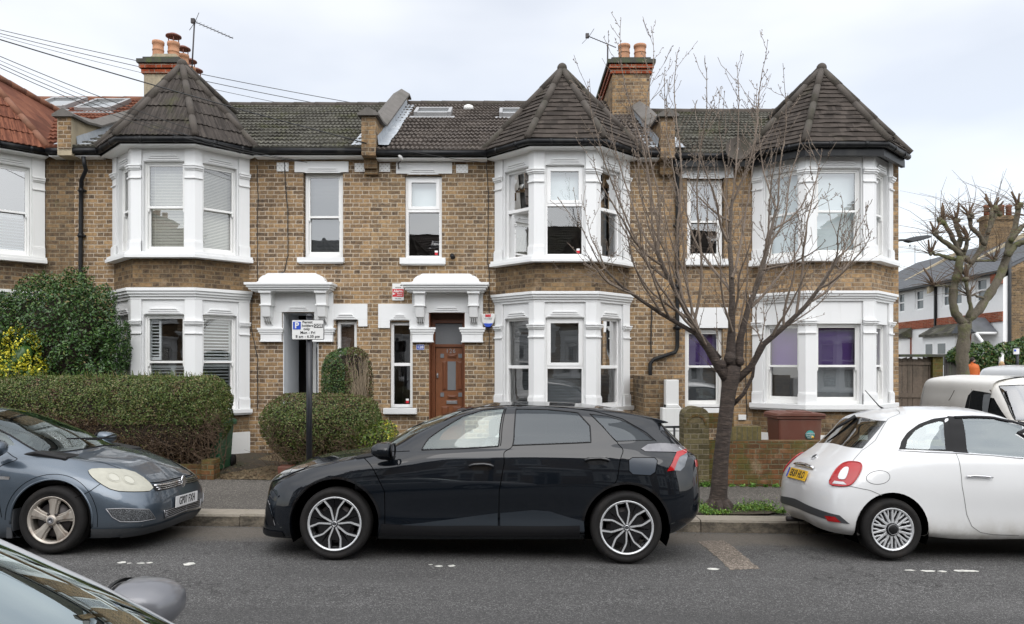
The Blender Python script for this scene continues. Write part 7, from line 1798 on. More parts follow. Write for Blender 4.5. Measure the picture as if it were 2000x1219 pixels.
for _ in range(12):
    x = rt.uniform(1140, 1700); yt = np.interp(x, [1140, 1190, 1260, 1340, 1440, 1520, 1580, 1640, 1700], [380, 230, 130, 150, 160, 190, 290, 370, 440])+rt.uniform(10, 190)
    k = 4 if x < 1200 else (0 if x < 1350 else (1 if x < 1450 else (2 if x < 1570 else 3))); p0, r0 = at_limb(k, rt.uniform(.35, .98)); p1 = T(x, yt, rt.uniform(-.9, .9)); dd = p1-p0; out = Vector((dd.x, dd.y, 0))
    pp = shoot(p0, p1, min(r0*.6, .012), out*.13, k, gen=0); grow(pp, .010, 0)
for P, rad in LP:
    grow([P[0].lerp(P[-1], 0)]+[p for p in P], .02, 0)
tw.build('crown', M['bark_pale'], tree)
# ---------------------------------------------------------------- small greens
def tufts(name, label, pts, n, size, mats, kind='stuff', seed=1, hgt=.06, spread=.12):
    rg_ = np.random.default_rng(seed); P = []; 
    for (x, y, z, s_) in pts:
        k = int(n*s_); P.append(np.stack([rg_.normal(x, spread*s_, k), rg_.normal(y, spread*s_*.6, k), z+np.abs(rg_.normal(0, hgt*s_, k))], 1))
    P = np.concatenate(P); N = rg_.normal(size=P.shape)*.6+np.array([0, -.3, .6]); N /= np.linalg.norm(N, axis=1, keepdims=True)
    o = leaf_mesh(name, P, N, size, mats, None, seed, asp=.4, mi=(rg_.random(len(P)) < .3).astype(int) if len(mats) > 1 else None)
    tag(o, label, name.replace('_', ' '), kind=kind); return o
M['grass'] = leaf_mat('grass_blade', [(0, (.04, .09, .012)), (.6, (.10, .22, .03)), (1, (.22, .34, .07))])
X0 = PX(1404, TY)
pit = MB(); n = 28; ring = []
for i in range(n):
    a = 2*math.pi*i/n; ring.append((X0+.02+.66*math.copysign(abs(math.cos(a))**.6, math.cos(a))+rt.uniform(-.03, .03), 9.36+.30*math.copysign(abs(math.sin(a))**.6, math.sin(a))+rt.uniform(-.02, .02), pave_z(X0, 9.36)+.012))
pit.add(ring+[(X0, 9.36, pave_z(X0, 9.36)+.06)], [(i, (i+1) % n, n) for i in range(n)]); o = pit.build('tree_pit_soil', M['earth']); o['kind'] = 'structure'
gp_ = [(X0-.42, 9.30, .05, 1.0), (X0-.28, 9.22, .05, .7), (X0+.32, 9.25, .05, .8), (X0+.52, 9.32, .05, .8), (X0+.70, 9.18, .04, .3), (X0+.0, 9.12, .04, .35), (X0-.5, 9.12, .04, .4), (X0-.15, 9.10, .04, .4)]
tufts('grass', 'bright green weeds and grass round the foot of the street tree', gp_, 900, .034, [M['grass'], M['leaf_lime']], hgt=.055, spread=.13)
wd_ = [(PX(px, 11.0), 10.99, pave_z(3, 11), s_) for px, s_ in ((1372, .5), (1382, .6), (1430, .2), (1450, .2), (1470, .3), (1495, .2), (1515, .25), (400, .2))]
tufts('weeds', 'small weeds along the foot of the mossy brick garden wall', wd_, 260, .045, [M['grass']], seed=4, hgt=.07, spread=.09)
# leaf litter
rg_ = np.random.default_rng(12); n = 900
P = np.stack([rg_.uniform(-5.2, -3.2, n), 11.0+rg_.gamma(1.2, .35, n), np.zeros(n)], 1); P[:, 2] = .17+.11*np.clip((P[:, 1]-11.05)/1.3, 0, 1)
N = np.tile([0, 0, 1.0], (n, 1)); o = leaf_mesh('leaf_litter', P, N, .045, [M['leaf_brown']], None, 3, flat=.8); tag(o, 'brown fallen leaves scattered beside the garden path', 'leaf litter', kind='stuff')
n = 420; P = np.stack([rg_.uniform(-5, 4.5, n), YK0-.03-rg_.gamma(1.0, .10, n), np.zeros(n)], 1); P[:, 2] = [road_z(a, b_)+.006 for a, b_ in P[:, :2]]
o = leaf_mesh('gutter_litter', P, np.tile([0, 0, 1.0], (n, 1)), .02, [M['leaf_brown']], None, 5, flat=.8); tag(o, 'small leaves and grit lying in the gutter along the kerb', 'litter', kind='stuff')
# ================================================================ street furniture and fixtures
sy = 9.6
sp = thing('parking_sign', 'white permit holders parking sign on a black post in front of the rounded hedge', 'sign', (PX(604, sy), sy, pave_z(-2.6, sy)))
mb = MB(); xx = PX(604, sy); mb.tube([(xx, sy, .05), (xx, sy, PZ(619, sy))], .038, 16); mb.lathe([(.043, PZ(619, sy)), (.043, PZ(617, sy)), (.03, PZ(614, sy)), (.005, PZ(613, sy))], (xx, sy, 0)); mb.build('post', M['blackpost'], sp)
x0, x1, z0, z1 = PX(572, sy), PX(635, sy), PZ(664, sy), PZ(625, sy); yf = sy-.055
def rrect(x0, x1, z0, z1, r, n=5):
    out = []
    for cx_, cz_, a in ((x1-r, z1-r, 0), (x0+r, z1-r, 90), (x0+r, z0+r, 180), (x1-r, z0+r, 270)): out += [(cx_+r*math.cos(R(a+90*i/n)), cz_+r*math.sin(R(a+90*i/n))) for i in range(n+1)]
    return out
mb = MB(); mb.prism(rrect(x0, x1, z0, z1, .015), yf, yf+.012); so = mb.build('sign_plate', M['sign_black'], sp)
mb = MB(); mb.prism(rrect(x0+.007, x1-.007, z0+.007, z1-.007, .012), yf-.003, yf-.0005); mb.build('sign_face', M['sign_white'], so)
def sx(px): return PX(px, sy)
def sz(py): return PZ(py, sy)
def stext(mb, t, px, py, size, **k): text_into(mb, t, size, facing((sx(px), yf-.0045, sz(py))), **k)
mb = MB(); mb.prism(rrect(sx(575), sx(590), sz(644), sz(629), .006), yf-.006, yf-.0035); mb.build('blue_square', M['blue_sign'], so)
mb = MB(); text_into(mb, 'P', .105, facing((sx(582.4), yf-.008, sz(636.5))), bold=.003); mb.build('lettering', M['sign_white'], so)
mb = MB(); stext(mb, 'Permit', 603, 630, .045, bold=.0008, spacing=1.05); stext(mb, 'holders', 603, 636.6, .045, bold=.0008, spacing=1.05); stext(mb, 'only', 601.5, 643, .045, bold=.0008, spacing=1.05)
stext(mb, 'Mon - Fri', 603.5, 650.3, .047, bold=.0008, spacing=1.05); stext(mb, '8 am - 6.30 pm', 603.5, 657.8, .047, bold=.0008, spacing=1.05); mb.build('lettering', M['sign_black'], so)
mb = MB(); mb.prism(rrect(sx(615.5), sx(633), sz(640.5), sz(633), .003), yf-.006, yf-.0035); mb.build('black_panel', M['sign_black'], so)
mb = MB(); text_into(mb, 'GGE', .050, facing((sx(624.3), yf-.008, sz(636.6))), bold=.0012, spacing=1.05); mb.build('lettering', M['sign_white'], so)
mb = MB(); mb.box(xx-.05, xx+.05, sy-.045, sy+.045, sz(632), sz(629)); mb.box(xx-.05, xx+.05, sy-.045, sy+.045, sz(660), sz(657)); mb.build('bracket', M['blackpost'], sp)
# alarm box
def fxx(px): return PX(px, YW-.1)
def fzz(py): return PZ(py, YW-.1)
ab = thing('alarm_box', 'white shield-shaped burglar alarm box with blue base right of the wooden door', 'alarm box', (fxx(953), YW-.05, fzz(626)))
sh = [(939.5, 613), (966.5, 612.5), (967, 618), (964, 630), (958, 638.5), (948, 638.5), (942, 630), (939.5, 618)]
mb = MB(); mb.prism([(fxx(a), fzz(b_)) for a, b_ in sh], YW-.10, YW-.001); mb.build('case', M['sign_white'], ab, bevel=.012)
mb = MB(); mb.prism([(fxx(a), fzz(b_)) for a, b_ in ((944, 631.5), (962.8, 631.5), (957.5, 639), (948.5, 639))], YW-.108, YW-.002); mb.build('lens', M['blue_sign'], ab, bevel=.008)
mb = MB(); mb.prism([(fxx(a), fzz(b_)) for a, b_ in ((948, 619), (958.5, 619), (958.5, 613.6), (956, 613.6), (956, 615.6), (954.6, 615.6), (954.6, 613.6), (952, 613.6), (952, 615.6), (950.6, 615.6), (950.6, 613.6), (948, 613.6))], YW-.106, YW-.1005); mb.build('emblem', M['red_sign'], ab)
mb = MB(); text_into(mb, 'ACCESS', .040, facing((fxx(953.3), YW-.103, fzz(622.6)))); mb.build('lettering', M['metal_grey'], ab)
# alarm sign
al = thing('alarm_sign', 'red and white alarm warning sign on the brickwork left of the right canopy', 'sign', (fx(777), YW-.02, fz(570)))
mb = MB(); mb.box(fx(766.5), fx(789), YW-.02, YW-.002, fz(587), fz(554)); po = mb.build('sign_plate', M['sign_white'], al)
mb = MB(); mb.box(fx(767), fx(788.6), YW-.023, YW-.0205, fz(580), fz(564.8)); mb.build('red_band', M['red_sign'], po)
mb = MB(); text_into(mb, 'Alarm', .066, facing((fx(777.8), YW-.0245, fz(569))), bold=.002); text_into(mb, 'Response', .024, facing((fx(781), YW-.0245, fz(573.8))), bold=.001); text_into(mb, 'monitored', .022, facing((fx(781), YW-.0245, fz(577))), bold=.001); mb.prism([(fx(767.5), fz(571.5)), (fx(773), fz(574.2)), (fx(767.5), fz(576.6))], YW-.0255, YW-.0235); mb.build('lettering', M['sign_white'], po)
mb = MB(); text_into(mb, 'verisure', .032, facing((fx(777.8), YW-.0225, fz(561.7)))); text_into(mb, '0333 200 9000', .018, facing((fx(777.8), YW-.0225, fz(583.4)))); mb.prism([(fx(781.5), fz(559)), (fx(784), fz(555.5)), (fx(786.5), fz(557.5))], YW-.0235, YW-.0205); mb.build('lettering', M['sign_black'], po)
# 128 plate
np_ = thing('house_number_plate', 'small blue number 128 plate on the brick pier left of the wooden door', 'number plate', (fx(821), YW-.01, fz(678)))
mb = MB(); a, b_, c_, d_ = fx(813.2), fx(828.8), fz(683.6), fz(672.6); mb.prism([(a+.012, c_), (b_-.012, c_), (b_, c_+.015), (b_, d_-.015), (b_-.012, d_), (a+.012, d_), (a, d_-.015), (a, c_+.015)], YW-.015, YW-.001); po = mb.build('plate', M['sign_white'], np_)
mb = MB(); mb.prism([(a+.018, c_+.008), (b_-.018, c_+.008), (b_-.006, c_+.02), (b_-.006, d_-.02), (b_-.018, d_-.008), (a+.018, d_-.008), (a+.006, d_-.02), (a+.006, c_+.02)], YW-.018, YW-.0155); mb.build('blue_field', M['blue_sign'], po)
mb = MB(); text_into(mb, '128', .075, facing((fx(821), YW-.0195, fz(678.2))), bold=.002); mb.build('lettering', M['sign_white'], po)
# security camera
sc = thing('security_camera', 'small white security camera on a stalk under the eaves above the tall casement', 'camera', (fx(785), YW-.15, fz(318)))
mb = MB(); mb.tube([(fx(779), YW-.03, fz(330)), (fx(781), YW-.2, fz(325)), (fx(786), YW-.22, fz(321))], .012, 8); mb.build('cable', M['metal_dark'], sc)
mb = MB(); mb.tube([(fx(790), YW-.25, fz(320)), (fx(785), YW-.28, fz(312)), (fx(783), YW-.29, fz(308))], [.03, .032, .02], 10); mb.build('housing', M['upvc'], sc)
# downpipes
def pipe(name, label, pts, r=.036, joints=()):
    t = thing(name, label, 'drainpipe', pts[-1]); mb = MB(); mb.tube(pts, r, 12); mb.build('pipe', M['black_plastic'], t)
    for i, j in enumerate(joints):
        mb = MB(); j = Vector(j); mb.tube([j+Vector((0, 0, .04)), j-Vector((0, 0, .04))], r*1.25, 12); mb.box(j.x-r*1.9, j.x+r*1.9, j.y, j.y+.06, j.z-.012, j.z+.012); mb.build('pipe_collar', M['black_plastic'], t)
    return t
def W3(px, py, d=.06): return P3(px, py, YW-d)
pipe('drainpipe', 'black drainpipe between the red-roofed house and the hedge house', [W3(163, 306, .27), W3(165, 322, .26), W3(168, 332, .2), W3(159, 352, .07), W3(158, 400), W3(157, 560), W3(157, 800)], joints=(W3(158.5, 372), W3(157.5, 460), W3(157, 540)))
pipe('drainpipe', 'black drainpipe with a long diagonal bend left of the bare tree', [W3(1318, 312, .27), W3(1322, 330, .1), W3(1323, 350), W3(1323, 500), W3(1323, 678), W3(1319, 688), W3(1277, 702), W3(1270, 710), W3(1270, 760), W3(1269, 860)], joints=(W3(1323, 440), W3(1323, 560), W3(1323, 640), W3(1270, 738), W3(1270, 800)))
def cable(label, pts, r=.008, d=.02, cat='cable', group='cables running down the brick fronts'):
    mb = MB(); P = [W3(a, b_, d) for a, b_ in pts]; Q = []
    for i in range(len(P)-1):
        for k in range(6): Q.append(P[i].lerp(P[i+1], k/6)+Vector((random.uniform(-.006, .006), 0, 0)))
    Q.append(P[-1]); mb.tube(Q, r, 5); o = mb.build('wall_cable', M['cable'], org=P[-1]); tag(o, label, cat, group)
cable('black cable running down the brick beside the left bay', [(502, 322), (503, 360), (504, 395), (502, 440), (503, 500), (503, 560), (492, 575), (491, 640), (503, 700), (503, 800)], .007)
cable('black cable looping from the air brick over the left door canopy', [(556, 316), (557, 360), (562, 410), (562, 480), (562, 500), (556, 530), (545, 535), (523, 534), (516, 545), (510, 556)], .008)
cable('black cable dropping down the wall left of the middle bay', [(950, 318), (953, 360), (954, 440), (952, 500), (956, 540), (955, 620), (956, 700)], .007)
cable('thin cable on the brickwork right of the middle bay', [(1273, 600), (1272, 650), (1272, 690)], .012)
cable('thin black cable hanging beside the doorway bay at far right', [(1458, 560), (1458, 650), (1457, 740), (1459, 815)], .008)
# overhead wires
def wire(label, p, q, r=.009, sag=.10, via=()):
    P = [Vector(p)]+[Vector(v) for v in via]+[Vector(q)]; Q = []
    for a, b_ in zip(P, P[1:]):
        for k in range(12): t = k/12; Q.append(a.lerp(b_, t)-Vector((0, 0, sag*4*t*(1-t))))
    Q.append(P[-1]); mb = MB(); mb.tube(Q, r, 5); o = mb.build('overhead_wire', M['cable'], org=Q[-1]); tag(o, label, 'wire', 'telephone wires crossing the sky')
wire('highest thin wire slanting from upper left down behind the ridge', P3(-60, 44, 19.2), P3(770, 215, 19.6), .0085)
wire('second thin wire from the top passing behind the left chimney', P3(-60, 50, 18.9), P3(700, 217, 19.4), .0085)
wire('third faint wire from the top passing behind the left chimney', P3(-60, 54, 18.8), P3(610, 214, 19.0), .006)
wire('thick black wire crossing in front of the left chimney and bay roof', P3(-60, 59, 11.6), P3(716, 280, 13.25), .010, .04)
wire('thin wire ending at the corner hook of the left bay roof', P3(-60, 84, 11.2), P3(384, 256, 12.62), .006, .05)
wire('faint wire just above the left eaves line', P3(-60, 92, 11.3), P3(470, 300, 12.9), .004, .06)
wire('lower wire reaching the eaves beside the left tall sash window', P3(-60, 97, 11.2), P3(590, 315, 13.25), .0055, .22)
wire('lowest wire reaching the eaves beside the left tall sash window', P3(-60, 103, 11.0), P3(600, 317, 13.22), .0055, .26)
wire('short wire along the gutter of the middle house to the bay', P3(783, 292, 13.2), P3(950, 318, 13.3), .005, .02)
# aerials
def yagi(label, base, top, b0, b1, n, el=.11):
    t = thing('tv_aerial', label, 'aerial', base); mb = MB(); mb.tube([base, top], .017, 8); mb.build('mast', M['metal_dark'], t)
    mb = MB(); b0, b1 = Vector(b0), Vector(b1); mb.tube([b0, b1], .009, 6); d = (b1-b0).normalized()
    for i in range(n):
        p = b0.lerp(b1, (i+.5)/n); e = el*(1-.35*i/n); s_ = d.cross(Vector((0, 1, 0))).normalized()*e*.55+Vector((0, e*.8, 0)); mb.tube([p-s_, p+s_], .0045, 4)
    p = b0.lerp(b1, .03); u = d.cross(Vector((0, 1, 0))).normalized(); mb.tube([p-u*.22, p+d*.03], .006, 4); mb.tube([p+u*.22, p+d*.03], .006, 4); mb.box(b0.x-.04, b0.x+.04, b0.y-.03, b0.y+.03, b0.z-.05, b0.z+.05)
    mb.build('boom', M['metal_dark'], t)
yagi('television aerial on the left chimney pointing right', P3(374, 150, 16.6), P3(380, 40, 16.6), P3(377, 41, 16.6), P3(455, 75, 16.2), 11)
yagi('television aerial on the right chimney behind the bare tree', P3(1186, 185, 17.2), P3(1187, 88, 17.2), P3(1147, 70, 17.4), P3(1203, 93, 16.9), 11)
t = thing('satellite_dish', 'small brownish satellite dish above the gutter behind the bare tree', 'satellite dish', P3(1443, 300, YW-.3)); mb = MB()
cc = P3(1443, 291, YW-.45); nv = Vector((-.3, -.9, .25)).normalized(); e1 = nv.orthogonal().normalized(); e2 = nv.cross(e1); V = []
for i in range(6):
    rr_ = .22*(i+1)/6
    V += [cc+e1*rr_*math.cos(a)+e2*rr_*math.sin(a)+nv*(rr_*rr_*.9) for a in np.linspace(0, 2*math.pi, 25)[:-1]]
mb.add(V+[cc], [(i*24+k, i*24+(k+1) % 24, (i+1)*24+(k+1) % 24, (i+1)*24+k) for i in range(5) for k in range(24)]+[(k, (k+1) % 24, 144) for k in range(24)], True); mb.build('dish', M['hip'], t)
mb = MB(); mb.tube([cc, cc+Vector((0, .4, -.1))], .015, 6); mb.tube([cc-e2*.1, cc+nv*.25], .008, 6); mb.build('arm', M['metal_grey'], t)
t = thing('roof_vent', 'small pale vent on the brown tiled roof right of the skylight', 'vent', P3(915, 214, 16.6)); mb = MB(); mb.lathe([(.09, -.05), (.11, .0), (.10, .05), (.04, .08)], P3(915, 212, 16.6)); mb.build('cap', M['sign_white'], t)
t = thing('black_vent', 'small black boiler outlet in the brick wall right of the casement', 'vent', W3(885, 501)); mb = MB(); mb.tube([W3(883, 499, -.02), W3(883, 499, .07), W3(885, 504, .10)], .04, 12); mb.build('pipe', M['trimblack'], t)
# ---------------------------------------------------------------- garden walls, gate, bins
gw = thing('garden_wall', 'low dark mossy brick wall under the long clipped hedge', 'wall', (-6.8, 11.08, .1)); mb = MB(); mb.box(-12, PX(412, 11.06), 11.06, 11.22, .05, .36); mb.build('brickwork', M['brick_moss'], gw)
mb = MB(); mb.box(PX(395, 11.03), PX(419, 11.03), 11.0, 11.24, .05, .44); mb.build('end_pier', M['brick_moss'], gw)
gw = thing('garden_wall', 'mossy red-brown brick garden wall with a soldier-course step right of the tree', 'wall', (4.6, 11.1, .1)); xa = PX(1384, 11.06); xb = PX(1487, 11.06)
mb = MB(); mb.box(xa, 6.9, 11.06, 11.29, -.05, PZ(862, 11.06)); mb.build('brickwork', M['brick_moss'], gw)
M['brick_sold'] = brick_mat('soldier_course', [(0, (.08, .07, .03)), (.5, (.15, .12, .05)), (1, (.22, .16, .07))], mortar=(.12, .11, .07), seed=4, moss=.6, row_h=.24, stretcher=.075, header=.075)
mb = MB(); mb.box(xa+.2, xb, 11.063, 11.287, PZ(862, 11.06)+.001, PZ(834, 11.06)); mb.build('soldier_course', M['brick_sold'], gw)
mb = MB(); mb.box(xa, xa+.38, 11.10, 11.26, PZ(834, 11.06)-.02, PZ(808, 11.06)); mb.build('upper_course', M['brick_moss'], gw)
pr = thing('wall_pier', 'weathered brick gate pier with rounded top just left of the tree trunk', 'pier', (PX(1360, 11), 11.1, .1))
xa, xb = PX(1336, 11.0), PX(1385, 11.0); mb = MB(); xm = (xa+xb)/2; hw_ = (xb-xa)/2; zt = PZ(812, 11.0)
mb.prism([(xa, -.05), (xb, -.05)]+[(xm+hw_*math.cos(R(a)), zt+.13*math.sin(R(a))) for a in range(0, 181, 15)], 11.0, 11.32); M['brick_pier'] = brick_mat('pier_brick', [(0, (.05, .045, .025)), (.5, (.13, .11, .055)), (.8, (.20, .17, .09)), (1, (.30, .10, .06))], mortar=(.20, .175, .12), seed=15, moss=.3); mb.build('brickwork', M['brick_pier'], pr)
mb = MB(); mb.prism([(xm+hw_*k*math.cos(R(a)), zt-.14+hw_*k*1.1*math.sin(R(a))) for k, rg__ in ((.82, range(0, 181, 15)), (.66, range(180, -1, -15))) for a in rg__], 10.985, 11.001); mb.build('arch_ring', M['brick_moss'], pr)
dw = thing('dividing_wall', 'white-painted stepped end of the brick dividing wall beside the gate pier', 'wall', (PX(1313, 12.2), 12.3, .1))
xa, xb = PX(1294, 12.2), PX(1331, 12.2); mb = MB(); mb.box(xa, xb, 12.2, 12.42, 0, PZ(797, 12.2)); mb.box(xa+.06, xb-.035, 12.23, 12.40, PZ(797, 12.2), PZ(742, 12.2)); mb.prism([(xa+.06, PZ(797, 12.2)), (xb, PZ(797, 12.2)), (xb-.05, PZ(790, 12.2)), (xa+.06, PZ(790, 12.2))], 12.205, 12.415); mb.build('painted_end', M['white_old'], dw, bevel=.01)
mb = MB(); mb.box(xa-.25, xb-.1, 12.44, YW, 0, PZ(735, 12.5)); mb.build('brickwork', M['brick_old'], dw)
rl = thing('handrail', 'short black metal handrail between the black car and the gate pier', 'handrail', (PX(1317, 11.3), 11.3, .1)); mb = MB(); zt = PZ(834, 11.3)
mb.tube([(PX(1270, 11.3), 11.3, zt), (PX(1334, 11.3), 11.3, zt)], .016, 8); mb.tube([(PX(1270, 11.3), 11.3, zt-.06), (PX(1332, 11.3), 11.3, zt-.06)], .006, 6); mb.build('rail', M['blackpost'], rl)
for px in (1317, 1272): mb = MB(); mb.tube([(PX(px, 11.3), 11.3, .05), (PX(px, 11.3), 11.3, zt)], .016, 8); mb.build('post', M['blackpost'], rl)
M['bin_brown'] = simple('bin_brown_plastic', (.125, .042, .026), .5, var=.15, vs=5, grime=(.17, .12, .09), gamt=.4, gs=3); M['bin_green'] = simple('bin_green_plastic', (.02, .085, .04), .45, var=.1)
def wheelie(name, label, x0, x1, y, ztop, zb, mat, sticker=False, yd=.55):
    t = thing(name, label, 'wheelie bin', ((x0+x1)/2, y+.25, zb)); w = x1-x0; mb = MB(); i = .05
    V = [(x0+i, y+.04, zb), (x1-i, y+.04, zb), (x1-i, y+yd-.04, zb), (x0+i, y+yd-.04, zb), (x0+.02, y, ztop-.09), (x1-.02, y, ztop-.09), (x1-.02, y+yd, ztop-.09), (x0+.02, y+yd, ztop-.09)]
    mb.add(V, [(0,1,2,3), (4,5,6,7), (0,1,5,4), (1,2,6,5), (2,3,7,6), (3,0,4,7)]); mb.build('body', mat, t, bevel=.03)
    mb = MB(); mb.box(x0-.02, x1+.02, y-.025, y+yd+.02, ztop-.10, ztop-.06); mb.prism([(x0-.03, ztop-.058), (x1+.03, ztop-.058), (x1+.0, ztop-.015), (x1-.10, ztop), (x0+.12, ztop+.005), (x0+.0, ztop-.015)], y-.05, y+yd+.03)
    mb.prism([(x0+w*.3, ztop+.001), (x0+w*.75, ztop+.001), (x0+w*.70, ztop+.022), (x0+w*.35, ztop+.022)], y-.03, y+.3); mb.build('lid', mat, t, bevel=.012)
    for s_ in (0, 1): mb = MB(); mb.lathe([(.1, 0), (.1, .04)], (x0+.02 if s_ == 0 else x1-.06, y+yd, zb+.1), 'x', 20); mb.build('wheel', M['rubber'], t)
    mb = MB(); mb.tube([(x0+.1, y+yd+.06, ztop-.08), (x1-.1, y+yd+.06, ztop-.08)], .014, 8); mb.build('handle', mat, t)
    return t
by = 11.6
bn = wheelie('wheelie_bin', 'brown wheelie bin with a round teal sticker behind the brick garden wall', PX(1518, by), PX(1609, by), by, PZ(806, by), .25, M['bin_brown'])
M['teal'] = simple('teal_sticker', (.01, .20, .19), .4, var=.1)
sxx, szz = PX(1582.5, by), PZ(850, by); mb = MB(); mb.lathe([(.072, by+.012), (.072, by+.003)], (sxx, 0, szz), 'y', 28); so = mb.build('sticker', M['teal'], bn)
mb = MB(); text_into(mb, 'GARDEN', .034, facing((sxx, by+.0, szz+.022))); text_into(mb, 'WASTE', .034, facing((sxx-.008, by+.0, szz-.012))); text_into(mb, 'ONLY', .026, facing((sxx-.01, by+.0, szz-.042))); mb.build('lettering', M['sign_white'], so)
mb = MB(); mb.lathe([(.022, by+.002), (.022, by-.001)], (sxx+.035, 0, szz-.03), 'y', 16); mb.build('yellow_dot', M['plate_y'], so)
wheelie('wheelie_bin', 'dark green wheelie bin half hidden behind the end of the long hedge', PX(384, 11.55), PX(434, 11.55), 11.55, .98, .2, M['bin_green'])
pl = thing('plant_pot', 'brown plastic planter under the rounded hedge beside the path', 'planter', (PX(552, 11.1), 11.2, .15)); mb = MB(); xa, xb = PX(541, 11.05), PX(570, 11.05); mb.prism([(xa+.02, .12), (xb, .12), (xb, .34), (xa, .34)], 11.06, 11.3); mb.build('pot', M['bin_brown'], pl, bevel=.01)
mt = thing('meter_box', 'small white meter cover low on the wall left of the right bay', 'meter box', W3(1447, 815)); mb = MB(); mb.box(fx(1441), fx(1456), YW-.05, YW-.001, fz(820), fz(810)); mb.build('cover', M['sign_white'], mt, bevel=.004)
# ================================================================ background to the right
M['ffence'] = simple('weathered_fence_boards', (.13, .10, .075), .9, var=.4, vs=20, grime=(.04, .035, .025), gamt=.8, gs=4); M['gfence'] = simple('grey_fence_boards', (.065, .06, .055), .9, var=.35, vs=20, grime=(.05, .07, .02), gamt=.7, gs=4)
def board_fence(label, px0, px1, Y, pyt, zb, mat, bw=.12, group=None):
    x0, x1, zt = PX(px0, Y), PX(px1, Y), PZ(pyt, Y); t = thing('board_fence', label, 'fence', ((x0+x1)/2, Y, zb)); mb = MB(); x = x0; rr_ = random.Random(int(px0))
    while x < x1:
        d = rr_.uniform(-.008, .008); mb.prism([(x, zb), (min(x+bw-.008, x1), zb), (min(x+bw-.008, x1), zt+rr_.uniform(-.03, .03)), (x, zt+rr_.uniform(-.03, .03))], Y+d, Y+.02+d); x += bw
    mb.build('boards', mat, t); mb = MB(); mb.box(x0, x1, Y-.03, Y-.009, zt-.16, zt-.10); mb.box(x0, x1, Y-.03, Y-.009, zt-.9, zt-.8); mb.build('rail', mat, t)
    for k in range(int((x1-x0)/2.4)+2): xx_ = min(x0+k*2.4, x1); mb = MB(); mb.box(xx_-.05, xx_+.05, Y+.03, Y+.13, zb, zt+.06); mb.build('post', mat, t)
    return t
board_fence('brown weathered board fence beside the end wall of the terrace', 1700, 1822, 17.2, 699, -.2, M['ffence'])
t = thing('brick_pier', 'small brick pier at the right end of the brown fence', 'pier', (PX(1832, 17.1), 17.2, -.1)); mb = MB(); mb.box(PX(1822, 17.1), PX(1842, 17.1), 17.1, 17.34, -.2, PZ(697, 17.1)); mb.build('brickwork', M['brick_moss'], t)
mb = MB(); mb.box(PX(1756, 17.05), PX(1844, 17.05), 17.02, 17.4, PZ(697, 17.05), PZ(692, 17.05)); mb.build('mossy_coping', M['soot'], t)
YF = 27.0
board_fence('dark grey board fence behind the two pedestrians', 1850, 2060, YF, 695, -.1, M['gfence'], .14)
t = thing('concrete_post', 'pale concrete post against the dark grey fence', 'post', P3(1955, 740, YF-.2)); mb = MB(); mb.tube([P3(1955, 740, YF-.2), P3(1955, 686, YF-.2)], .09, 12); mb.build('post', M['sign_white'], t)
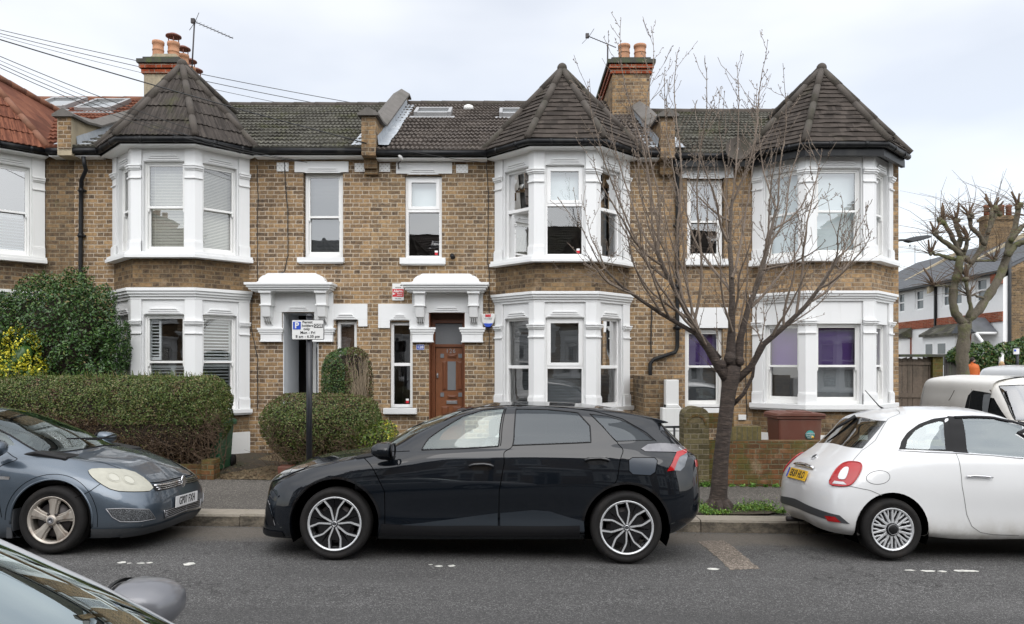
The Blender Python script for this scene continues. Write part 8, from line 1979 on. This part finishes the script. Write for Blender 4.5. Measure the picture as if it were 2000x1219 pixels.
# far terrace across the side road
KX = 1.25
FXP = 17.5*KX
def zfar(py, Y): return PZ(py, Y)
M['farwhite'] = simple('far_white_render', (.80, .80, .79), .7, var=.05); M['slate'] = simple('slate_roof', (.095, .10, .11), .75, var=.35, vs=3, bump=.3, grime=(.05, .055, .035), gamt=.6, gs=2)
M['farglass'] = simple('far_window_glass', (.10, .12, .13), .1, spec=.9)
bks = [(33.75, 39.1), (39.1, 44.5), (44.5, 50)]
lbs = ['white-fronted house with brick gable end across the side road, behind the pollarded tree', 'white-fronted far house next beyond the gable-end house', 'farthest white house of the row across the side road']
for hi_, (ya, yb_) in enumerate(bks):
    t = thing('terraced_house', lbs[hi_], 'house', (FXP, (ya+yb_)/2, -.2), 'terraced houses across the side road')
    P0 = V2(FXP, yb_); P1 = V2(FXP, ya); fr = frame(P0, P1); Lh = yb_-ya; ze = 6.0
    holes = []; wins = [(Lh*.10, Lh*.10+.75, 4.75, 5.85), (Lh*.10+.95, Lh*.10+1.7, 4.75, 5.85), (Lh*.62, Lh*.62+.85, 4.75, 5.85), (Lh*.08, Lh*.08+.8, 1.6, 3.0), (Lh*.08+1.0, Lh*.08+1.9, 1.6, 3.0)]
    mb = MB(); wall_panel(mb, fr, 0, Lh, 3.95, ze, [w for w in wins if w[2] > 4], .25); mb.build('wall', M['farwhite'], t)
    mb = MB(); wall_panel(mb, fr, 0, Lh, -.3, 3.95, [w for w in wins if w[2] < 4], .25); mb.build('wall', M['farwhite'] if hi_ else M['farwhite'], t)
    mb = MB(); mb.lbox(fr, 0, Lh, .0, .06, 3.75, 4.2); mb.lbox(fr, Lh*.5, Lh*.56, .0, .05, -.2, 3.7); mb.build('brick_band', M['brick_red'], t)
    for (a, b_, c_, d_) in wins:
        m1 = MB(); m1.lbox(fr, a, b_, -.12, -.08, c_, c_+.09); m1.lbox(fr, a, b_, -.12, -.08, d_-.09, d_); m1.lbox(fr, a, a+.09, -.12, -.08, c_+.09, d_-.09); m1.lbox(fr, b_-.09, b_, -.12, -.08, c_+.09, d_-.09); m1.lbox(fr, a+.09, b_-.09, -.12, -.07, (c_+d_)/2-.04, (c_+d_)/2+.04); w_ = m1.build('window', M['upvc'], t)
        m1 = MB(); m1.lbox(fr, a+.05, b_-.05, -.16, -.13, c_+.05, d_-.05); m1.build('pane', M['farglass'], w_)
    mb = MB(); xr = FXP+4.9; zr = 8.55
    V = [(FXP-.3, ya-.05, ze), (FXP-.3, yb_, ze), (xr, yb_, zr), (xr, ya-.05, zr), (FXP-.3, ya-.05, ze-.14), (FXP-.3, yb_, ze-.14), (xr, yb_, zr-.14), (xr, ya-.05, zr-.14), (xr+5, ya-.05, ze), (xr+5, yb_, ze)]
    mb.add(V, [(0,1,2,3), (4,7,6,5), (0,4,5,1), (0,3,7,4), (3,2,9,8)]); 
    for k in range(16): yy = ya+(yb_-ya)*(k+.5)/16
    ro = mb.build('roof', M['slate'], t)
    mb = MB()
    for k in range(22):
        f0 = k/22; mb.prism([(ya-.04, 0), (yb_, 0), (yb_, .012), (ya-.04, .012)], 0, 0) if False else None
        xx_, zz_ = FXP-.3+(xr-FXP+.3)*f0, ze+(zr-ze)*f0; mb.add([(xx_, ya-.06, zz_+.03), (xx_, yb_, zz_+.03), (xx_+.25, yb_, zz_+.135+.005), (xx_+.25, ya-.06, zz_+.135+.005), (xx_, ya-.06, zz_), (xx_, yb_, zz_)], [(0,1,2,3), (0,1,5,4)])
    mb.build('slates', M['slate'], ro)
    mb = MB(); mb.prism([(ze-.45, 0)], 0, 0) if False else mb.add([(FXP-.35, ya+.0, ze-.1), (FXP-.35, ya+.22, ze-.1), (xr, ya+.22, zr+.25), (xr, ya, zr+.25), (FXP-.35, ya, ze-.5), (FXP-.35, ya+.22, ze-.5), (xr, ya+.22, zr-.3), (xr, ya, zr-.3)], [(0,1,2,3), (4,7,6,5), (0,4,5,1), (0,3,7,4), (1,5,6,2)]); mb.build('parapet', M['render'] if hi_ else M['brick_pale'], t)
    mb = MB(); mb.lbox(fr, 0, Lh, .30, .42, ze-.12, ze-.02); mb.lbox(fr, 0.05, .15, .02, .14, 0, ze-.1); mb.build('gutter', M['black_plastic'], t)
    # ground floor hood roof over the bay
    mb = MB(); mb.add([(FXP-.95, yb_-.1, 3.35), (FXP-.95, ya+Lh*.42, 3.35), (FXP-.06, ya+Lh*.42, 3.85), (FXP-.06, yb_-.1, 3.85), (FXP-.95, yb_-.1, 3.22), (FXP-.95, ya+Lh*.42, 3.22), (FXP-.06, ya+Lh*.42, 3.3), (FXP-.06, yb_-.1, 3.3)], [(0,1,2,3), (4,5,1,0), (1,5,6,2), (4,7,6,5)]); mb.build('porch_roof', M['tile_moss'], t)
    mb = MB(); mb.lbox(fr, .1, Lh*.55, .06, .75, -.2, 3.25); mb.build('bay', M['farwhite'], t)
    for (a, b_) in ((.35, 1.15), (1.45, 2.3)): mb = MB(); mb.lbox(fr, a, b_, .751, .77, 1.7, 2.95); w_ = mb.build('window', M['upvc'], t); mb = MB(); mb.lbox(fr, a+.1, b_-.1, .771, .785, 1.8, 2.28); mb.lbox(fr, a+.1, b_-.1, .771, .785, 2.36, 2.86); mb.build('pane', M['farglass'], w_)
    if hi_ == 0:
        mb = MB(); mb.prism([(FXP+.01, -.3), (FXP+9.8, -.3), (FXP+9.8, ze-.2), (xr, zr-.1), (FXP+.01, ze-.2)], ya+.02, ya+.25); mb.build('gable_wall', M['brick_old'], t)
        mb = MB(); mb.prism([(FXP-.36, ze-.55), (FXP+.0, ze-.55), (FXP+.0, ze-.1), (FXP-.36, ze-.1)], ya-.0, ya+.35); mb.build('corbel', M['brick_red'], t)
        mb = MB(); mb.tube([(FXP+.25, ya-.06, -.2), (FXP+.25, ya-.06, ze-.1), (FXP+.25, ya-.06, ze+1.1)], .07, 10); mb.build('soil_pipe', M['trimgrey'], t)
        mb = MB(); mb.add([(FXP-1.1, ya+.3, 3.3), (FXP-1.1, ya+2.1, 3.3), (FXP-.05, ya+2.1, 3.3), (FXP-.05, ya+.3, 3.3), (FXP-1.1, ya+1.2, 4.0), (FXP-.05, ya+1.2, 4.0)], [(0,1,4), (0,4,5,3), (1,2,5,4), (0,3,2,1)]); mb.build('porch_roof', M['slate'], t)
        mb = MB(); mb.tube([(FXP-1.0, ya+.35, 3.25), (FXP-.1, ya+.35, 2.0)], .07, 6); mb.tube([(FXP-1.0, ya+.35, 3.25), (FXP-.1, ya+.35, 3.25)], .07, 6); mb.build('porch_brace', M['farwhite'], t)
    if hi_ != 1: continue
    mb = MB(); yc_ = 41.0; mb.box(xr-1.3, xr+.3, yc_-.35, yc_+.35, zr-.8, zr+1.3); co = mb.build('chimney', M['brick_old'], t); mb = MB(); mb.box(xr-1.38, xr+.38, yc_-.43, yc_+.43, zr+1.05, zr+1.2); mb.build('cap_course', M['brick_old'], co)
    for k in range(4): mb = MB(); mb.lathe([(.14, zr+1.3), (.13, zr+1.75), (.16, zr+1.78), (.15, zr+1.9)], (xr-1.1+k*.4, yc_, 0), n=12); mb.build('chimney_pot', M['brick_red'], co)
# pollarded tree
def C5(a, b_, Y=23.5, dy=0.0): return P3(1700+a/2.437, 320+b_/2.437, Y+dy)
m, g, b, tc = newmat('mossy_bark', .9); ob = tc.outputs['Object']
c_ = g.mix(g.noise(g.mapping(ob, (3, 3, .8)), 4, 5, .7), (.05, .042, .03), (.17, .145, .105)); c_ = g.mix(g.mr(g.noise(ob, 1.6, 5, .7), .50, .68, 0, .75), c_, (.11, .13, .03)); g.set(b.inputs['Base Color'], c_); g.set(b.inputs['Normal'], g.bump(g.noise(ob, 9, 5, .7), 1.0, .05)); M['mossbark'] = m
pt = thing('pollarded_tree', 'pollarded mossy tree with knuckled stumps in front of the far white houses', 'tree', P3(1880, 735, 23.5)); mb = MB()
def limb(pts, r, dy=0.0, knobend=True):
    n = len(pts); P = [C5(a, b_, dy=dy*i/(n-1)) for i, (a, b_) in enumerate(pts)]; rad = [(r[0]+(r[1]-r[0])*i/(n-1))*(.78 if r[0] < .19 else .92) for i in range(n)]; Q, RQ = [], []
    for i in range(n-1):
        for k in range(4): t_ = k/4; Q.append(P[i].lerp(P[i+1], t_)+Vector((random.uniform(-.03, .03),)*3)); RQ.append((rad[i]+(rad[i+1]-rad[i])*t_)*random.uniform(.88, 1.18))
    Q.append(P[-1]); RQ.append(rad[-1]*1.1); mb.tube(Q, RQ, 9)
    if knobend:
        for _ in range(3): mb.blob(P[-1]+Vector((random.uniform(-.08, .08), random.uniform(-.08, .08), random.uniform(-.05, .08))), rad[-1]*random.uniform(1.1, 1.5), 1)
    return P[-1]
ends = []
limb([(440, 1120), (440, 1010), (438, 900), (447, 800), (450, 750)], (.205, .185), knobend=False)
limb([(447, 760), (405, 710), (392, 650), (395, 590), (415, 520), (430, 440)], (.17, .13), -.3, False)
ends += [limb([(430, 440), (400, 400), (340, 365), (305, 335)], (.11, .07), -.6), limb([(425, 420), (400, 370), (375, 320), (340, 275)], (.10, .08), -.2), limb([(420, 400), (430, 350), (412, 300), (405, 270)], (.10, .08), .3), limb([(420, 455), (370, 450), (330, 435), (285, 428)], (.08, .05), -.3), limb([(430, 440), (480, 470), (540, 390), (560, 320), (600, 235)], (.12, .08), .4), limb([(440, 430), (455, 400), (462, 355)], (.09, .06), -.2), limb([(440, 520), (470, 490), (500, 460), (590, 462)], (.09, .04), .2), limb([(545, 385), (520, 340), (480, 300), (470, 250)], (.09, .07), -.4), limb([(560, 330), (575, 260), (580, 215)], (.08, .07), .2)]
limb([(455, 750), (520, 690), (575, 610), (620, 530), (650, 440)], (.17, .15), .3, False)
ends += [limb([(650, 440), (660, 380), (690, 300), (705, 205)], (.13, .09), .5), limb([(650, 440), (690, 390), (740, 365), (790, 340)], (.12, .09), -.3), limb([(665, 370), (720, 300), (780, 260)], (.11, .08), .2), limb([(455, 745), (480, 690), (465, 610), (455, 560)], (.09, .06), -.4), limb([(400, 590), (350, 580), (300, 578)], (.05, .03), -.2), limb([(540, 640), (500, 625), (470, 630)], (.05, .03), -.2)]
mb.build('trunk', M['mossbark'], pt)
mb = MB(); rr_ = random.Random(5)
for e_ in ends:
    for k in range(22):
        l = rr_.uniform(.35, 1.9); a = rr_.uniform(-1.5, 1.5); d = Vector((math.sin(a), rr_.uniform(-.5, .5), abs(math.cos(a))*.8+.1)).normalized(); bend = Vector((rr_.uniform(-.5, .5), 0, -.25)); P = [e_+d*l*t_+bend*l*t_*t_ for t_ in (0, .3, .6, 1)]
        mb.tube(P, [.012, .009, .006, .003], 4, smooth=False)
    for k in range(2):
        l = rr_.uniform(.3, .6); a = rr_.uniform(-.5, .5); d = Vector((math.sin(a), 0, math.cos(a))); mb.tube([e_, e_+d*l*.5, e_+d*l+Vector((rr_.uniform(-.1, .1), 0, 0))], [.05, .035, .025], 6)
mb.build('crown', M['twig'], pt)
# ivy on the fence
def fi(p):
    v = np.full(len(p), 9.0)
    for (px, py, rx, rz) in ((1900, 690, .9, .35), (1920, 700, .5, .6), (1880, 697, .5, .3), (1990, 690, .9, .5), (2020, 700, 1.0, .8), (1940, 688, .5, .2)):
        c_ = P3(px, py, YF-.1); v = np.minimum(v, (np.linalg.norm((p-np.array(c_))/np.array([rx, .22, rz]), axis=1)-1)*.4)
    return v+lump(p, 4, .08, 1)
lo_, hi__ = (15.2, YF-.45, .5), (20, YF+.4, 3.0)
bush('ivy', 'dark green ivy tumbling over the grey fence', fi, lo_, hi__, 9000, .11, [M['leaf_dark'], M['leaf_hedge']], 21, .2, shrink=.3, cat='ivy', pick=lambda p, g: (g.random(len(p)) < .3).astype(int))
# street lamp, far sign
lp = thing('street_lamp', 'grey street lamp arm reaching out past the end of the terrace', 'street lamp', (PX(1735, 22.0), 22.0, -.2)); mb = MB(); xl = PX(1735, 22.0); zl = PZ(469, 22.0)
mb.tube([(xl, 22, -.2), (xl, 22, 1.5), (xl, 22, zl-.3), (xl+.1, 22, zl-.06), (xl+.35, 22, zl+.0), (PX(1772, 22), 22, zl+.0)], [.09, .08, .05, .04, .035, .035], 10); mb.build('post', M['trimgrey'], lp)
mb = MB(); a, b_ = PX(1768, 22), PX(1815, 22); mb.prism([(a, zl-.03), (a+.06, zl+.05), (a+.25, zl+.09), (b_-.12, zl+.13), (b_, zl+.11), (b_, zl+.06), (b_-.2, zl+.0), (a+.15, zl-.07)], 21.86, 22.14); mb.build('lantern', M['trimgrey'], lp, bevel=.02)
fs = thing('parking_sign', 'tiny white sign on a black post by the far grey fence', 'sign', P3(1987, 740, 25.5)); mb = MB(); mb.tube([P3(1987, 745, 25.5), P3(1987, 678, 25.5)], .045, 10); mb.build('post', M['blackpost'], fs)
mb = MB(); mb.box(PX(1980, 25.4), PX(1991, 25.4), 25.4, 25.43, PZ(692, 25.4), PZ(681, 25.4)); po = mb.build('sign_plate', M['sign_white'], fs); mb = MB(); mb.box(PX(1981, 25.39), PX(1984.5, 25.39), 25.385, 25.397, PZ(686.5, 25.4), PZ(682.5, 25.4)); mb.build('blue_square', M['blue_sign'], po)
yagi('far television aerial above the low roofs behind the pollarded tree', P3(1787, 517, 50), P3(1787, 478, 50), P3(1777, 480, 50), P3(1797, 483, 50), 5, .3)
yagi('far television aerial on the chimney behind the pollarded tree', P3(1972, 450, 45), P3(1972, 416, 45), P3(1955, 416, 45), P3(1982, 419, 45), 6, .3)
# ---------------------------------------------------------------- pedestrians (far, waist up behind the van)
def person(label, px, pyhead, Y, head_h, coat, hair, legm, beard=False, face=(-1, -.2)):
    s_ = head_h/.235; zt = PZ(pyhead, Y); X = PX(px, Y); base = (X, Y, zt-1.75*s_)
    t = thing('person', label, 'person', base)
    me = bpy.data.meshes.new('body'); bmm = bmesh.new(); J = {}
    def v(k, x, y, z, r): J[k] = (bmm.verts.new((x*s_, y*s_, z*s_)), r*s_)
    v('pel', 0, 0, .93, .155); v('wai', 0, 0, 1.08, .15); v('che', 0, .0, 1.30, .175); v('nec', 0, 0, 1.47, .07); v('hed', 0, -.0, 1.56, .085); v('top', 0, 0, 1.68, .085)
    for sgn, n_ in ((1, 'l'), (-1, 'r')):
        v(n_+'sh', sgn*.19, 0, 1.40, .075); v(n_+'el', sgn*.25, .02, 1.13, .055); v(n_+'wr', sgn*.24, -.08, .90, .035); v(n_+'ha', sgn*.235, -.11, .82, .035)
        v(n_+'hi', sgn*.10, 0, .86, .10); v(n_+'kn', sgn*.10, -.03, .48, .065); v(n_+'an', sgn*.10, .02, .09, .045); v(n_+'to', sgn*.10, -.14, .04, .04)
    E = [('pel', 'wai'), ('wai', 'che'), ('che', 'nec'), ('nec', 'hed'), ('hed', 'top')]
    for n_ in 'lr': E += [('che', n_+'sh'), (n_+'sh', n_+'el'), (n_+'el', n_+'wr'), (n_+'wr', n_+'ha'), ('pel', n_+'hi'), (n_+'hi', n_+'kn'), (n_+'kn', n_+'an'), (n_+'an', n_+'to')]
    for a, b__ in E: bmm.edges.new((J[a][0], J[b__][0]))
    order = list(J); bmm.verts.index_update(); bmm.to_mesh(me); bmm.free()
    me.materials.append(coat); ob = bpy.data.objects.new('body', me); COL.objects.link(ob); ob.parent = t; ORG[ob] = base
    sk = ob.modifiers.new('skin', 'SKIN'); sv = me.skin_vertices[0].data
    for i, k in enumerate(order): sv[i].radius = (J[k][1], J[k][1]*(.75 if k in ('che', 'wai', 'pel') else 1)); 
    sv[0].use_root = True
    sub = ob.modifiers.new('s', 'SUBSURF'); sub.levels = 1; sub.render_levels = 1
    for p_ in me.polygons: p_.use_smooth = True
    mb = MB(); O = Vector(base); fd_ = Vector((face[0], face[1], 0)).normalized(); hc = O+Vector((0, 0, 1.615*s_))
    mb.blob(hc, (.078*s_, .09*s_, .118*s_), 2); mb.blob(hc+fd_*.088*s_+Vector((0, 0, -.01*s_)), .016*s_, 1)
    for sgn in (1, -1): mb.blob(hc+fd_.cross(Vector((0, 0, 1)))*sgn*.078*s_, (.012*s_, .02*s_, .03*s_), 1)
    mb.build('head', M['skin'], t)
    mb = MB(); mb.blob(hc-fd_*.018*s_+Vector((0, 0, .035*s_)), (.092*s_, .10*s_, .112*s_), 2)
    if not beard: mb.blob(hc-fd_*.05*s_+Vector((0, 0, -.06*s_)), (.09*s_, .08*s_, .14*s_), 2)
    mb.build('hair', hair, t)
    if beard: mb = MB(); mb.blob(hc+fd_*.03*s_+Vector((0, 0, -.075*s_)), (.07*s_, .075*s_, .055*s_), 2); mb.build('beard', hair, t)
    mb = MB(); mb.lathe([(.20*s_, .78*s_), (.205*s_, .95*s_), (.19*s_, 1.1*s_), (.215*s_, 1.3*s_), (.19*s_, 1.40*s_), (.11*s_, 1.47*s_), (.085*s_, 1.50*s_)], O, 'z', 20); mb.build('jacket', coat, t)
    return t
M['skin'] = simple('skin', (.42, .24, .17), .6, var=.05); M['orange_coat'] = simple('orange_jacket', (.50, .11, .015), .7, var=.1); M['navy_coat'] = simple('navy_jacket', (.015, .018, .03), .8); M['hair_dark'] = simple('dark_hair', (.02, .013, .01), .8); M['hair_blond'] = simple('blond_hair', (.48, .33, .17), .7)
person('bearded pedestrian in an orange jacket walking by the grey fence', 1900, 698, 25.0, .19, M['orange_coat'], M['hair_dark'], None, True, (1, -.4))
person('blond pedestrian in a dark jacket, only the head above the white vans', 1957.5, 706, 26.0, .20, M['navy_coat'], M['hair_blond'], None, False, (.6, -.8))
# ---------------------------------------------------------------- vans
pv = car_paint('dirty_white_van_paint', (.74, .725, .685), 0, .5, .15, dirt=(.28, .235, .18), da=.4, dz=1.5)
def van_net(L_, hw, zr, xs_cab):
    """simple small van: x forward from the rear axle"""
    n = lambda *a: list(a)
    xb, xn = -.75, L_-.75; xc = xs_cab   # xc: header x of the windscreen
    def row(y, z, inr, inf, noz=0.0, cz=None):
        X_ = [xb+inr, xb+inr+.0, xb+inr+.03, xb+inr+.16, .35, 1.0, 1.7, xc-.15, xc+.35+noz*.3, xc+.7+noz*.6, xn-.22-inf, xn-.06-inf, xn-inf]
        Y_ = [0, y*.55, y*.88, y, y, y, y, y, y, y*.97, y*.80, y*.45, 0]
        Z_ = z if hasattr(z, '__len__') else [z]*13
        return list(zip(X_, Y_, Z_))
    R_ = [row(hw*.93, .22, .05, .05), row(hw*.98, .32, 0, .0), row(hw, .55, 0, 0), row(hw, .80, .0, .06),
          row(hw*.985, [1.0]*10+[.93, .90, .89], .01, .16)]
    def cabrow(y, zs_, xf): # rows of the cab: front columns pulled back to the screen
        X_ = [xb+.02, xb+.02, xb+.05, xb+.18, .35, 1.0, 1.65, xc-.15+xf*.2, xc+.15+xf, xc+.30+xf, xc+.38+xf, xc+.43+xf, xc+.44+xf]
        Y_ = [0, y*.55, y*.88, y, y, y, y, y, y*.93, y*.76, y*.54, y*.28, 0]; return list(zip(X_, Y_, zs_))
    R_ += [cabrow(hw*.97, [1.06]*8+[1.05, 1.06, 1.06, 1.06, 1.06], .62), cabrow(hw*.955, [1.14]*8+[1.13, 1.14, 1.14, 1.14, 1.14], .50), cabrow(hw*.90, [1.45]*8+[1.42, 1.43, 1.44, 1.44, 1.44], .22),
           cabrow(hw*.80, [zr-.10]*7+[zr-.11, zr-.12, zr-.11, zr-.10, zr-.10, zr-.10], -.10), 
           [(x, y*.55, zr-.02) for x, y, z in cabrow(hw*.80, [0]*13, -.28)], [(x, 0, zr) for x, y, z in cabrow(hw*.80, [0]*13, -.34)]]
    for r_ in (R_[8], R_[9], R_[10]):
        k = r_ is R_[8]
        r_[0] = (xb+(.10 if k else .25), 0, r_[0][2]); r_[1] = (xb+(.10 if k else .25), r_[1][1], r_[1][2]); r_[2] = (xb+(.13 if k else .28), r_[2][1], r_[2][2]); r_[3] = (xb+(.25 if k else .36), r_[3][1], r_[3][2])
    return R_
VN = van_net(4.3, .90, 1.84, 1.55)
V = Car('parked_van', 'dirty white panel van with dark cab window behind the small white hatchback', VN, .90, 9.2, 14.95, False, 'vans by the side road', cat='van', roll=.0, pitch=0.0, zb=-.22, world=False, rz=-math.pi/2)
wsp = [(V.S.Uk[8]+.06, V.S.Tk[6]-.02), (V.S.LU, V.S.Tk[6]-.02), (V.S.LU, V.S.Tk[8]-.07), (V.S.Uk[8]+.06, V.S.Tk[8]-.07)]
V.region('side_window', V.sd([(.92, 1.05), (1.0, 1.48), (1.12, 1.58), (1.45, 1.56), (1.72, 1.46), (2.10, 1.15), (2.15, 1.05)]), M['cartint'], label='dark cab window')
V.region('windscreen', wsp, M['glass_hi'], True)
V.region('arch', V.sd(circ(0, .32, .37)), None, hole=True); V.region('arch', V.sd(circ(2.7, .32, .37)), None, hole=True)
V.build(pv)
wheel_well(V.root, 0, .90, .375, .32); wheel_well(V.root, 2.7, .90, .375, .32)
for sg in (1, -1): wheel(V.root, 0, sg*.89, .32, .2, 'five', 10); wheel(V.root, 2.7, sg*.89, .32, .2, 'five', 40)
for q_ in (V,): q_.patch('headlamp', q_.sd([(2.98, .80), (3.2, .78), (3.40, .74), (3.38, .90), (3.10, .98)]), M['lampclear'], .006)
V.tubeon('windscreen_seal', wsp, M['trimblack'], .008, closed=True)
for q_ in ([(1.08, 1.60), (1.12, .9), (1.10, .4)], [(-.45, 1.60), (-.50, .9), (-.48, .4)]): V.ribbon('panel_gap', V.sd(q_), M['gapdim'], .008, .002)
V.ribbon('grime_streak', V.sd([(.55, 1.56), (.46, 1.40), (.42, 1.36)]), M['ffence'], .02, .002, sides=(-1,)); V.ribbon('grime_streak', V.sd([(1.60, 1.60), (1.58, 1.54)]), M['ffence'], .02, .002, sides=(-1,))
interior(V.root, 1.45, .8, .4, 1.1, .9, M['seat'], fl=(-.6, 2.6))
V2n = Car('parked_van', 'white van of which only the roof shows above the dirty panel van', van_net(4.3, .90, 1.96, 1.55), .90, 12.6, 18.6, False, 'vans by the side road', cat='van', roll=0.0, pitch=0.0, zb=-.14, world=False, rz=-math.pi/2)
V2n.region('side_window', V2n.sd([(1.75, 1.15), (1.75, 1.55), (2.2, 1.5), (2.5, 1.2)]), M['cartint']); V2n.region('windscreen', wsp, M['carglass'], True)
V2n.region('arch', V2n.sd(circ(0, .32, .37)), None, hole=True); V2n.region('arch', V2n.sd(circ(2.7, .32, .37)), None, hole=True)
V2n.build(pwh, .06)
for sg in (1, -1): wheel(V2n.root, 0, sg*.89, .32, .2, 'five', 10); wheel(V2n.root, 2.7, sg*.89, .32, .2, 'five', 40)
